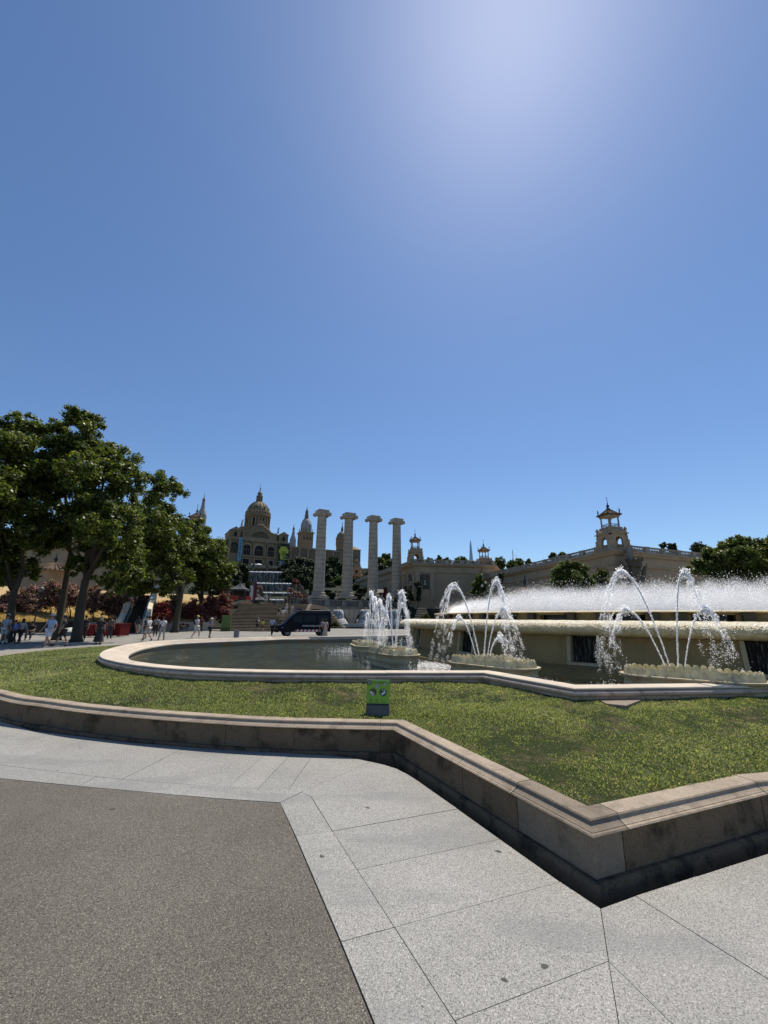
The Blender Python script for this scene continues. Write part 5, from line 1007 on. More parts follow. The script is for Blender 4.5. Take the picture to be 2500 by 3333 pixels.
# corner bays: pilasters, dark relief panels with busts
def corner_bay(b, pa, i, side, zt, zb, label=None):
    """bay next to corner i of the wall; side=+1 along the edge after it, -1 before it"""
    c = pa.P[i]; u = pa.u[i] if side > 0 else -pa.u[i-1]; n_ = pa.nm[i] if side > 0 else pa.nm[i-1]; ang = math.atan2(u.y, u.x)
    def W(s, o): p = c+u*s+n_*o; return p
    for s in (0.55, 4.15):
        m_ = MB(); p = W(s, 0.20); m_.cbox((p.x, p.y, (zb+zt-2.5)/2), 1.05, 0.4, zt-2.5-zb, ang); m_.cbox((p.x, p.y, zt-2.35), 1.3, 0.55, 0.5, ang); m_.build('pilaster', M_pavt, b)
    p = W(2.35, 0.06); m_ = MB(); m_.cbox((p.x, p.y, zt-4.2), 2.2, 0.16, 3.6, ang); rel = m_.build('relief_panel', M_dark, b)
    M = Matrix.Translation((p.x, p.y, 0)) @ Matrix.Rotation(ang, 4, 'Z'); sg_ = 1 if n_.dot(Vector((-u.y, u.x))) > 0 else -1
    m_ = MB(); m_.tube([M @ Vector((0.8*math.cos(j*math.pi/8), sg_*0.16, zt-4.4+1.05*math.sin(j*math.pi/8))) for j in range(17)], 0.13, 6); m_.tube([M @ Vector((-0.9+0.225*j, sg_*0.18, zt-2.9-0.45*math.sin(j*math.pi/4))) for j in range(9)], 0.16, 6); m_.build('wreath', stone('relief_stone', (0.16, 0.14, 0.11), amt=0.5), rel, smooth=True)
    m_ = MB(); q = M @ Vector((0, sg_*0.22, 0)); m_.lathe([(0.34, zt-5.0), (0.36, zt-4.8), (0.14, zt-4.55), (0.13, zt-4.45), (0.24, zt-4.25), (0.24, zt-4.0), (0.05, zt-3.85)], 10, (q.x, q.y, 0)); m_.build('bust', M_marble, rel, smooth=True)
for b, pa, i, zt, zb in ((bL, paL, 1, ZL, 6.0), (bR, paR, 1, ZR, 1.0)):
    for s in (1, -1): corner_bay(b, pa, i, s, zt, zb)
# numbered banner
a, b_ = at(1402, 1923, 100.6), at(1411, 1866, 100.6); u = paL.u[1]; p = Vector((at(1406, 1895, 101).x, at(1406, 1895, 101).y))
n_ = paL.nm[1]; off_ = (p-paL.P[1]).dot(u); p = paL.P[1]+u*off_+n_*0.1; ang = math.atan2(u.y, u.x)
bn = thing('wall_banner', 'narrow dark blue and brown banner with a number on the ochre wall', 'banner', (p.x, p.y, b_.z), ang)
hB = b_.z-a.z; m_ = MB(); m_.box(-0.36, 0.36, -0.12, -0.04, -hB, -hB*0.24); m_.build('lower_cloth', plain('slate_blue_cloth', (0.05, 0.055, 0.10), 0.8), bn); m_ = MB(); m_.box(-0.36, 0.36, -0.12, -0.04, -hB*0.239, 0); m_.build('upper_cloth', plain('brown_cloth', (0.11, 0.06, 0.035), 0.8), bn)
stand_text('7', 0.95, plain('orange_print', (0.62, 0.30, 0.14), 0.7), bn, (0, -0.13, -hB*0.13))
# red and black poster board between third and fourth column, dark booth roof
a, b_ = at(1249, 1945, 112), at(1260, 1912, 112); o = thing('poster_board', 'black framed red poster board between the two right hand columns', 'poster', ((a.x+b_.x)/2, 112, a.z), R(15)); m_ = MB(); m_.box(-0.5, 0.5, 0, 0.1, 0, b_.z-a.z); m_.build('frame', M_black, o); m_ = MB(); m_.slab([(-0.3, 0.3), (0.1, 0.4), (0.35, 1.1), (0.05, 1.5), (0.3, 2.2), (-0.1, 2.4), (-0.25, 1.6), (0.0, 1.2)], Matrix.Translation((0, -0.02, 0)), 0.015); m_.build('red_print', plain('poster_red', (0.22, 0.03, 0.02), 0.7), o)
a = at(1230, 1925, 114); o = thing('kiosk', 'dark low roofed kiosk behind the third column', 'kiosk', (a.x, 114, a.z-2.6), R(20)); m_ = MB(); m_.box(-2.0, 2.0, -1.2, 1.2, 0, 2.2); m_.build('body', M_soff, o); m_ = MB(); m_.add([(-2.6, -1.7, 2.2), (2.6, -1.7, 2.2), (2.6, 1.7, 2.2), (-2.6, 1.7, 2.2), (-1.6, 0, 3.2), (1.6, 0, 3.2)], [(0, 1, 5, 4), (2, 3, 4, 5), (1, 2, 5), (3, 0, 4), (3, 2, 1, 0)]); m_.build('roof', plain('black_roof', (0.03, 0.025, 0.022), 0.7), o)
# stone arms over the corner bay of the near pavilion
a = at(2078, 1893, 58.6); o = thing('coat_of_arms', 'big dark crowned coat of arms sculpture below the pavilion corner', 'sculpture', (a.x, 58.6, a.z-2.2), R(20))
m_ = MB(); m_.slab([(-0.9, 4.2), (0.9, 4.2), (0.95, 2.2), (0.5, 1.2), (0, 0.9), (-0.5, 1.2), (-0.95, 2.2)], Matrix(), 0.6); m_.build('shield', M_dark, o)
m_ = MB(); m_.lathe([(0.75, 4.2), (0.95, 4.35), (0.9, 4.9), (1.1, 5.2)], 14, (0, 0.2, 0))
for j in range(10): q = 2*math.pi*j/10; m_.lathe([(0.13, 5.1), (0.16, 5.35), (0.06, 5.6), (0.01, 5.7)], 6, (1.05*math.cos(q), 0.2+1.05*math.sin(q), 0))
m_.build('crown', M_dark, o, auto=40)
for s in (-1, 1):
    for j in range(5): m_ = MB(); m_.tube([(s*0.7, 0.3, 1.2+0.3*j), (s*(1.6+0.1*j), 0.3, 3.0+0.35*j), (s*(1.9+0.16*j), 0.3, 3.3+0.42*j)], [0.2, 0.22, 0.1], 6); m_.build('feather', M_dark, o)
m_ = MB(); m_.box(-1.6, 1.8, 0.1, 0.9, -2.5, 1.2); m_.build('pedestal', M_dark, o)
m_ = MB(); m_.box(-0.5, 0.4, 0.55, 0.9, 5.0, 7.2); m_.build('slab_behind', stone('grey_slab', (0.2, 0.2, 0.19), amt=0.4), o)
# tiled kiosk roof by the mist
def tiled_kiosk(px, py, Y, w, label, zg):
    a = at(px, py, Y); o = thing('tiled_kiosk', label, 'kiosk', (a.x, Y, zg), R(25)); h = a.z-zg; n = 8; m_ = MB(); m_.lathe([(w*1.05, h-w*0.42), (w, h-w*0.36), (w*0.5, h-w*0.13), (w*0.12, h), (0.01, h+0.05)], n); r_ = m_.build('roof', M_tile, o); 
    m_ = MB()
    for j in range(n*4): q = 2*math.pi*(j+0.5)/(n*4); m_.tube([(w*1.02*math.cos(q), w*1.02*math.sin(q), h-w*0.355), (w*0.5*math.cos(q), w*0.5*math.sin(q), h-w*0.12), (w*0.12*math.cos(q), w*0.12*math.sin(q), h+0.02)], 0.06, 5)
    m_.build('tile_ridges', M_tile, r_); m_ = MB(); m_.lathe([(w*0.72, 0), (w*0.72, h-w*0.4)], n); m_.build('wall', M_pavt, o); m_ = MB(); m_.lathe([(0.2, h), (0.12, h+0.3), (0.28, h+0.5), (0.1, h+0.8), (0.05, h+1.3), (0.01, h+1.4)], 8); m_.build('finial', M_iron, o, smooth=True)
tiled_kiosk(1710, 1912, 47, 1.55, 'round kiosk with tiled roof and finial beside the mist', 0)
# ------------------------------------------------------------------ far needle mast and aerial
a, b_ = at(1534, 1824, 520), at(1531.5, 1756, 520); o = thing('needle_mast', 'slender white needle shaped tower far behind the pavilions', 'tower', (a.x, 520, 30)); m_ = MB(); m_.lathe([(2.6, 0), (2.4, a.z-30), (1.2, (a.z+b_.z)/2-30+6), (0.1, b_.z-30)], 12); m_.build('mast', plain('white_mast', (0.62, 0.62, 0.62), 0.5), o, smooth=True)
a, b_ = at(1670, 1815, 200), at(1670, 1790, 200); o = thing('roof_aerial', 'thin lattice aerial on the skyline right of the needle tower', 'aerial', (a.x, 200, 20)); m_ = MB(); m_.tube([(0, 0, 0), (0, 0, b_.z-20)], 0.12, 5)
for j in range(5): m_.tube([(-0.6, 0, b_.z-21.5-j*0.7), (0.6, 0, b_.z-21.5-j*0.7)], 0.06, 4)
m_.tube([(1.6, 0, 0), (1.6, 0, b_.z-22.5)], 0.08, 5); m_.build('mast', M_iron, o)
# ------------------------------------------------------------------ palace on the hill
M_pal = stone('palace_stone', (0.25, 0.185, 0.11), (0.10, 0.08, 0.055), 0.5, 0.06, 0.1, 0.9, 0.1, 3)
M_palt = stone('palace_trim', (0.30, 0.23, 0.145), (0.12, 0.095, 0.07), 0.5, 0.1, 0.1, 0.9, 0.1, 3)
M_dome = stone('dome_tile', (0.20, 0.16, 0.10), (0.08, 0.065, 0.045), 0.6, 0.15, 0.2, 0.7, 0.1, 3)
M_winD = plain('dark_blue_window', (0.012, 0.014, 0.018), 0.5, 0.0, 0.12); M_net = stone('scaffold_netting', (0.33, 0.33, 0.32), (0.14, 0.135, 0.13), 0.75, 0.18, 0.2, 0.8, 0.5, 1.2)
PZ = zat(845, 1845, 316); pal = thing('palace', 'domed stone palace crowning the hill', 'palace', (-96, 316, PZ), R(30))
def pb(nm_, x0, x1, y0, y1, z0, z1, mt=M_pal, par=pal): m_ = MB(); m_.box(x0, x1, y0, y1, z0, z1); return m_.build(nm_, mt, par)
pb('wing_wall', -80, -23.01, 4, 40, -6, 17.5); pb('wing_wall', 23.01, 82, 4, 40, -6, 17.5); pb('wing_cornice', -81, -23.3, 3.2, 40.5, 17.5, 19.0, M_palt); pb('wing_cornice', 23.3, 83, 3.2, 40.5, 17.5, 19.0, M_palt)
pb('wing_ledge', 23.02, 82, 3.3, 4, 5.2, 6.2, M_palt); pb('wing_ledge', -80, -23.02, 3.3, 4, 5.2, 6.2, M_palt)
for i in range(8):
    for s in (-1, 1): x = s*(26+i*7.4); pb('pilaster', x-0.9, x+0.9, 3.25, 4, 6.2, 17.5, M_palt)
    if i < 7:
        for s in (-1, 1): x = s*(29.7+i*7.4); m_ = MB(); m_.box(x-2.0, x+2.0, 3.7, 4, 7.4, 16.2); m_.build('sunk_panel', stone('brick_panel', (0.21, 0.145, 0.095), amt=0.4, scale=0.2), pal); 
pb('main_block', -14, 14, 0.6, 36, -6, 19.2)
pb('main_entablature', -14.6, 14.6, -0.5, 36.5, 19.2, 21.2, M_palt); pb('string_course', -14.4, 14.4, -0.3, 0.6, 7.2, 8.2, M_palt)
for x, w in ((-9.2, 5.0), (0, 6.4), (9.2, 5.0)):
    m_ = MB(); M = Matrix.Translation((x, -0.1, 8.6)); arch_wall(m_, w+2.0, 9.2, w, 7.8, 0.7, M); a_ = m_.build('window_arch', M_palt, pal)
    m_ = MB(); m_.slab(arch_pts(w-0.04, 7.75), Matrix.Translation((x, 0.25, 8.6)), 0.3); w_ = m_.build('window', M_winD, pal)
    for j in (-1, 0, 1): m_ = MB(); m_.box(x+j*w/4-0.1, x+j*w/4+0.1, 0.1, 0.24, 8.65, 13.4 if j else 16); m_.build('mullion', M_dome, w_)
    m_ = MB(); m_.box(x-w/2, x+w/2, 0.1, 0.24, 12.6, 12.9); m_.build('transom', M_dome, w_)
    pb('doorway', x-w/2+0.3, x+w/2-0.3, 0.35, 0.6, 0, 5.4, M_winD); pb('door_surround', x-w/2-0.4, x-w/2+0.29, -0.2, 0.6, 0, 6.2, M_palt); pb('door_surround', x+w/2-0.29, x+w/2+0.4, -0.2, 0.6, 0, 6.2, M_palt); pb('door_lintel', x-w/2+0.3, x+w/2-0.3, -0.2, 0.6, 5.41, 6.2, M_palt)
for x in (-13.2, -6.1, -4.6, 4.6, 6.1, 13.2): m_ = MB(); m_.lathe([(0.6, 8.2), (0.62, 8.8), (0.48, 9.0), (0.44, 17.8), (0.62, 18.3), (0.66, 19.19)], 12, (x, -0.55, 0)); m_.build('giant_column', M_palt, pal, auto=40)
for s in (-1, 1):
    x0, x1 = (14.01, 23) if s > 0 else (-23, -14.01)
    pb('side_pavilion', x0, x1, -0.6, 30, -6, 19.6); pb('pavilion_cornice', x0-0.5 if s < 0 else x0, x1+(0.5 if s > 0 else 0), -1.2, 30.5, 19.6, 20.8, M_palt); pb('pavilion_attic', x0+0.8, x1-0.8, 0, 24, 20.8, 26.6)
    m_ = MB(); cx = (x0+x1)/2; m_.add([(x0+0.2, -0.6, 26.6), (x1-0.2, -0.6, 26.6), (x1-0.2, 25, 26.6), (x0+0.2, 25, 26.6), (cx, -0.4, 29.4), (cx, 25, 29.4)], [(0, 1, 4), (2, 3, 5), (1, 2, 5, 4), (3, 0, 4, 5), (3, 2, 1, 0)]); m_.build('attic_roof', M_palt, pal)
    m_ = MB(); m_.slab(arch_pts(2.0, 3.6), Matrix.Translation((cx, -0.06, 21.8)), 0.2); m_.build('attic_window', M_winD, pal)
    m_ = MB(); m_.slab(arch_pts(5.0, 8.0), Matrix.Translation((cx, -0.75, 9.2)), 0.2); w_ = m_.build('fan_window', M_winD, pal)
    for j in range(-2, 3): m_ = MB(); m_.box(cx+j-0.1, cx+j+0.1, -0.9, -0.76, 9.3, 14.5+(2.2 if j == 0 else 0.8)); m_.build('mullion', M_palt, w_)
    for x in (x0+0.9, x1-0.9): pb('corner_pilaster', x-0.7, x+0.7, -1.1, -0.61, 0, 19.58, M_palt)
# lunette gable in front of the dome
m_ = MB(); g = [(-13.4, 21.2), (13.4, 21.2), (13.4, 25.6), (8.0, 27.6), (3.6, 31.0), (0, 33.0), (-3.6, 31.0), (-8.0, 27.6), (-13.4, 25.6)]; m_.slab(g, Matrix.Translation((0, 1.0, 0)), 20); m_.build('gable', M_pal, pal)
m_ = MB()
for a0, b0 in zip(g[2:8], g[3:9]): m_.tube([(a0[0], 0.9, a0[1]+0.2), (b0[0], 0.9, b0[1]+0.2)], 0.5, 6)
m_.build('gable_moulding', M_palt, pal)
m_ = MB(); n = 14; m_.slab([(7.2*math.cos(math.pi*i/n), 21.9+5.6*math.sin(math.pi*i/n)) for i in range(n+1)], Matrix.Translation((0, 0.7, 0)), 0.3); lu = m_.build('lunette', M_hollow, pal)
m_ = MB(); 
for i in range(-6, 7): x = i*1.1; h = 5.6*math.sqrt(max(0, 1-(x/7.2)**2)); m_.box(x-0.13, x+0.13, 0.45, 0.69, 21.9, 21.9+h)
for z in (23.2, 24.4, 25.6): w = 7.2*math.sqrt(max(0, 1-((z-21.9)/5.6)**2)); m_.box(-w, w, 0.5, 0.66, z-0.12, z+0.12)
m_.build('lattice', M_palt, lu); m_ = MB(); m_.tube([(7.5*math.cos(math.pi*i/n), 0.6, 21.9+5.9*math.sin(math.pi*i/n)) for i in range(n+1)], 0.55, 6); m_.build('lunette_arch', M_palt, lu)
pb('gable_parapet', -13, 13, -0.2, 0.4, 21.2, 22.3, M_palt)
def statue(x, y, z, h): m_ = MB(); m_.lathe([(0.9, 0), (0.9, 0.8), (0.5, 1.0), (0.6, h*0.35), (0.42, h*0.55), (0.55, h*0.7), (0.2, h*0.8), (0.3, h*0.9), (0.05, h)], 8, (x, y, z)); m_.tube([(x+0.4, y, z+h*0.68), (x+1.0, y-0.3, z+h*0.85), (x+1.1, y-0.3, z+h*1.05)], [0.2, 0.16, 0.1], 6); m_.build('roof_statue', M_palt, pal, smooth=True)
for x, z in ((-14.2, 31), (14.2, 28), (-1.5, 33.3), (0.3, 33.4), (1.6, 33.3)): statue(x, 2.0, z, 5.0 if abs(x) > 5 else 3.4)
for s in (-1, 1): pb('dome_shoulder', s*10.5-4.0, s*10.5+4.0, 4, 26, 21.2, 31 if s < 0 else 28)
# drum and dome
DC = (0, 14, 0)
m_ = MB(); m_.lathe([(11.0, 21), (11.0, 31.2), (10.2, 31.6), (9.4, 31.8), (9.0, 40.5), (9.9, 41.2), (10.4, 42.4), (9.6, 43.0), (9.3, 44.4), (0.1, 44.5)], 48, DC); m_.build('drum', M_pal, pal, auto=35)
for i in range(24):
    q = 2*math.pi*(i+0.5)/24; m_ = MB(); m_.lathe([(0.55, 32), (0.42, 32.5), (0.40, 39.6), (0.6, 40.4)], 8, (9.65*math.cos(q), 14+9.65*math.sin(q), 0)); m_.build('drum_column', M_palt, pal, smooth=True)
    if i % 3 == 0: q2 = 2*math.pi*(i+1)/24; m_ = MB(); m_.cbox((9.25*math.cos(q2), 14+9.25*math.sin(q2), 36), 0.5, 1.3, 6.2, q2); m_.build('drum_window', M_winD, pal)
for i in range(28): q = 2*math.pi*i/28; m_ = MB(); m_.lathe([(0.55, 43.0), (0.6, 44.6), (0.8, 44.8), (0.35, 45.6), (0.05, 46.4)], 6, (9.5*math.cos(q), 14+9.5*math.sin(q), 0)); m_.build('drum_finial', M_palt, pal)
dp = [(9.0, 44.0), (8.85, 46.0), (8.3, 48.2), (7.4, 50.2), (6.1, 52.1), (4.6, 53.5), (3.0, 54.3), (2.3, 54.6)]
m_ = MB(); m_.lathe(dp, 48, DC); m_.build('dome', M_dome, pal, smooth=True)
for i in range(16): q = 2*math.pi*i/16; m_ = MB(); m_.tube([((r+0.1)*math.cos(q), 14+(r+0.1)*math.sin(q), z) for r, z in dp], 0.30, 5); m_.build('dome_rib', M_palt, pal, smooth=True)
for i in range(8): q = 2*math.pi*(i+0.5)/8; m_ = MB(); m_.ball((8.2*math.cos(q), 14+8.2*math.sin(q), 48.8), 0.7, 8); m_.build('dome_oculus', M_hollow, pal)
m_ = MB(); m_.lathe([(2.6, 54.3), (2.7, 55.2), (2.0, 55.6), (1.9, 58.8), (2.5, 59.2), (2.4, 59.6), (1.7, 60.0), (1.6, 61.4), (2.0, 61.8), (1.7, 62.6), (1.0, 63.6), (0.45, 64.2), (0.4, 66.0), (0.6, 66.5), (0.15, 67.2), (0.08, 71), (0.01, 71.1)], 16, DC); m_.build('lantern', M_dome, pal, auto=40)
for i in range(8): q = 2*math.pi*i/8; m_ = MB(); m_.lathe([(0.35, 55.6), (0.25, 58.6), (0.5, 59.4), (0.1, 60.4)], 6, (2.3*math.cos(q), 14+2.3*math.sin(q), 0)); m_.build('lantern_column', M_palt, pal)
# wrapped towers and the smaller dome
def wrapped(px, yb, yt, Y, wpx, lab, sq=True):
    a, b0 = at(px, yb, Y), at(px, yt, Y); k = Y/FPX; o = thing('netted_tower', lab, 'tower', (a.x, Y, a.z), R(30), 'palace towers wrapped in netting'); H = b0.z-a.z; w = wpx*k
    if sq:
        m_ = MB(); m_.box(-w*0.74, w*0.74, -w*0.74, w*0.74, -10, H*0.27); m_.build('square_shaft', M_pal, o); m_ = MB(); m_.box(-w*0.84, w*0.84, -w*0.84, w*0.84, H*0.27, H*0.30); m_.build('cornice', M_palt, o)
        for j in (-1, 0, 1):
            m_ = MB(); m_.slab(arch_pts(w*0.16, w*0.3), Matrix.Translation((j*w*0.42, -w*0.75, H*0.10)), 0.3); m_.build('window', M_hollow, o)
        pr = [(0.66, 0.301), (0.68, 0.40), (0.66, 0.50), (0.52, 0.60), (0.34, 0.655), (0.27, 0.66), (0.24, 0.74), (0.18, 0.82), (0.20, 0.84), (0.15, 0.89), (0.05, 0.92), (0.03, 0.99), (0.005, 1.0)]
    else: pr = [(0.75, -0.3), (0.72, 0.16), (0.55, 0.30), (0.36, 0.42), (0.26, 0.58), (0.22, 0.70), (0.26, 0.72), (0.20, 0.80), (0.07, 0.84), (0.04, 0.98), (0.005, 1.0)]
    n = 12; k_ = next(i for i, (r, f) in enumerate(pr) if f > 0.64 or (not sq and f > 0.69))
    m_ = MB(); m_.lathe([(w*r, H*f) for r, f in pr[:k_+1]], n); m_.v = [(x*random.uniform(0.93, 1.06), y*random.uniform(0.93, 1.06), z+random.uniform(-0.3, 0.3)) for x, y, z in m_.v]; m_.build('netting', M_net, o, fix=False)
    m_ = MB(); m_.lathe([(w*r, H*f) for r, f in pr[k_:]], 12); m_.build('spire', M_dome, o, auto=40)
    for j in range(8):
        if sq: q = 2*math.pi*j/8+0.4; m_ = MB(); m_.lathe([(0.6, H*0.30), (0.5, H*0.34), (0.2, H*0.36), (0.4, H*0.38), (0.02, H*0.41)], 6, (w*0.78*math.cos(q), w*0.78*math.sin(q), 0)); m_.build('pinnacle', M_palt, o)
wrapped(993, 1772, 1648, 356, 27, 'large palace tower wrapped in grey netting, left of the first column')
wrapped(953, 1768, 1705, 400, 15, 'smaller netted palace spire left of the large netted tower', False)
wrapped(656, 1690, 1607, 330, 20, 'netted palace spire beside the half hidden lookout tower', False)
a = at(1112, 1778, 365); k = 365/FPX; o = thing('small_dome', 'smaller palace dome between the first and second columns', 'dome', (a.x, 365, a.z), R(30)); f = k
m_ = MB(); m_.lathe([(18*f, -4), (18*f, 22*f), (21*f, 24*f), (19*f, 27*f), (17*f, 30*f)], 24); m_.build('drum', M_pal, o, auto=40)
for i in range(16): q = 2*math.pi*i/16; m_ = MB(); m_.tube([(18.4*f*math.cos(q), 18.4*f*math.sin(q), 0), (18.4*f*math.cos(q), 18.4*f*math.sin(q), 22*f)], 1.2*f, 6); m_.build('drum_column', M_palt, o)
m_ = MB(); m_.lathe([(18.5*f, 27*f), (17.5*f, 33*f), (14.5*f, 40*f), (9.5*f, 46*f), (4*f, 49*f), (3.6*f, 54*f), (4.8*f, 56*f), (3*f, 62*f), (1.2*f, 68*f), (0.6*f, 82*f), (0.05, 83*f)], 24); m_.build('dome', M_dome, o, auto=40)
a = at(1148, 1800, 372); o = thing('end_pavilion', 'end pavilion of the palace with hipped roof right of the second column', 'building', (a.x, 372, a.z-10), R(30)); m_ = MB(); m_.box(-7, 6, -4, 20, -10, 12.6); m_.build('wall', M_pal, o); m_ = MB(); m_.add([(-7.8, -4.8, 12.6), (6.8, -4.8, 12.6), (6.8, 20, 12.6), (-7.8, 20, 12.6), (-4, 4, 19), (-3, 14, 19)], [(0, 1, 4), (1, 2, 5, 4), (2, 3, 5), (3, 0, 4, 5), (3, 2, 1, 0)]); m_.build('roof', M_palt, o)
for x in (-5, -1.5, 2, 5): m_ = MB(); m_.box(x-0.4, x+0.4, -4.4, -4.01, -4, 12.5); m_.build('pilaster', M_palt, o)
m_ = MB(); m_.slab(arch_pts(2.4, 5), Matrix.Translation((-3.2, -4.3, 3.5)), 0.25); m_.build('window', M_hollow, o)
# banners on the palace front
def flat(nm_, P, mt, par, x, y, z): m_ = MB(); m_.slab(P, Matrix.Translation((x, y, z)), 0.08); return m_.build(nm_, mt, par)
o = thing('palace_banner', 'tall narrow pale blue banner on the left of the palace front', 'banner', (-96, 316, PZ), R(30)); flat('cloth', [(-15.9, 3.4), (-13.3, 3.4), (-13.3, 21.0), (-15.9, 21.0)], plain('pale_blue_banner', (0.16, 0.36, 0.48), 0.8), o, 0, -2.0, 0)
for j in range(11):
    w_ = random.uniform(0.7, 1.25); z_ = 5.0+j*1.3+(0.6 if j > 3 else 0); flat('printed_word', [(-14.95, z_), (-14.1, z_), (-14.1, z_+w_*0.8), (-14.95, z_+w_*0.8)], plain('navy_print', (0.02, 0.04, 0.10), 0.8), o, 0, -2.1, 0)
o = thing('palace_banner', 'large black banner with a yellow shirt on the right of the palace front', 'banner', (-96, 316, PZ), R(30)); flat('cloth', [(14.2, 0.6), (23.2, 0.6), (23.2, 19.2), (14.2, 19.2)], plain('black_banner', (0.012, 0.013, 0.018), 0.8), o, 0, -2.0, 0)
flat('yellow_shirt', [(16.6, 6.6), (19.6, 6.6), (20.4, 8.0), (20.6, 12.2), (22.4, 11.6), (22.5, 14.6), (20.2, 17.2), (19.0, 17.3), (18.4, 16.9), (17.6, 17.3), (16.4, 17.0), (14.7, 13.8), (14.9, 11.8), (16.2, 12.0), (16.0, 8.0)], plain('yellow_print', (0.46, 0.50, 0.05), 0.8), o, 0, -2.1, 0)
for j, (x, z, l) in enumerate(((15.0, 5.0, 5.0), (15.4, 4.2, 6.6), (16.6, 3.4, 5.6), (15.0, 2.6, 3.0), (18.4, 2.0, 4.0), (20.6, 9.0, 2.0), (14.6, 17.6, 1.2), (21.4, 17.0, 1.0), (14.5, 10.6, 1.0))): flat('white_stripe', [(x, z), (x+l, z+l*0.12), (x+l, z+l*0.12+0.22), (x, z+0.22)], M_wht, o, 0, -2.1, 0)
for x in (18.3, 19.0, 19.7): flat('dark_stripe', [(x, 0.8), (x+0.25, 0.8), (x+0.45, 13.5), (x+0.25, 13.5)], M_blk, o, 0, -2.25, 0)
for j, l in enumerate((1.0, 1.6, 1.3, 0.9)): flat('dark_print', [(17.3, 12.6-j*0.9), (17.3+l, 12.6-j*0.9), (17.3+l, 13.1-j*0.9), (17.3, 13.1-j*0.9)], M_blk, o, 0, -2.2, 0)
# left pavilion behind the plane trees
bX, paX = pavilion('pavilion_building', 'tan pavilion wall seen through the plane trees at the left', [(-37.5, 79), (-60, 121), (-120, 130), (-100, 60)], 0, zat(628, 1775, 80)-0.2)
# ------------------------------------------------------------------ planting
def leaf_cloud(C, rad, n, size, r_, up=0.5, shell=0.05, flat=0.9):
    """leaf facets round clump centres C (k,3) with radii rad; denser on the clump surface"""
    k = r_.choice(len(C), n, p=rad**2/np.sum(rad**2)); D = r_.normal(size=(n, 3)); D /= np.linalg.norm(D, axis=1)[:, None]
    rr = rad[k]*(shell+(1-shell)*r_.random(n))**0.8*r_.uniform(0.75, 1.12, n); P = C[k]+D*rr[:, None]*np.array([1, 1, flat])
    N = D*0.5+np.array([0, 0, up])+r_.normal(size=(n, 3))*0.55; N /= np.linalg.norm(N, axis=1)[:, None]
    A = np.cross(N, r_.normal(size=(n, 3))); A /= np.linalg.norm(A, axis=1)[:, None]; B = np.cross(N, A); s = size*r_.uniform(0.6, 1.35, n)
    V = np.empty((n, 4, 3)); V[:, 0] = P-A*s[:, None]*0.5; V[:, 1] = P+B*s[:, None]*0.36; V[:, 2] = P+A*s[:, None]*0.55+N*s[:, None]*0.12; V[:, 3] = P-B*s[:, None]*0.36
    F = np.arange(n*4).reshape(n, 4); return V.reshape(-1, 3), F
M_plane = leaf_mat('plane_tree_leaves', [(0.0, (0.026, 0.040, 0.009)), (0.45, (0.072, 0.100, 0.020)), (0.8, (0.15, 0.175, 0.034)), (1.0, (0.25, 0.245, 0.06))], 0.45, 0.42)
M_evg = leaf_mat('evergreen_leaves', [(0.0, (0.012, 0.022, 0.010)), (0.5, (0.028, 0.045, 0.016)), (1.0, (0.065, 0.085, 0.026))], 0.25, 0.5)
M_fresh = leaf_mat('fresh_leaves', [(0.0, (0.03, 0.05, 0.012)), (0.5, (0.075, 0.11, 0.022)), (1.0, (0.18, 0.20, 0.05))], 0.45, 0.45)
M_olea = leaf_mat('oleander_leaves_and_pink_flowers', [(0.0, (0.03, 0.04, 0.018)), (0.46, (0.085, 0.095, 0.045)), (0.56, (0.14, 0.10, 0.07)), (0.64, (0.44, 0.17, 0.20)), (1.0, (0.60, 0.32, 0.35))], 0.35)
M_redf = leaf_mat('leaves_and_red_flowers', [(0.0, (0.03, 0.035, 0.014)), (0.40, (0.07, 0.06, 0.03)), (0.5, (0.34, 0.05, 0.055)), (1.0, (0.56, 0.11, 0.115))], 0.35)
M_prune = leaf_mat('dark_red_leaves', [(0.0, (0.03, 0.022, 0.018)), (0.5, (0.15, 0.05, 0.048)), (1.0, (0.42, 0.16, 0.16))], 0.35)
M_bark = stone('mottled_plane_bark', (0.065, 0.054, 0.038), (0.05, 0.043, 0.03), 0.6, 2.2, 0.3, 0.9, 0.6, 20)
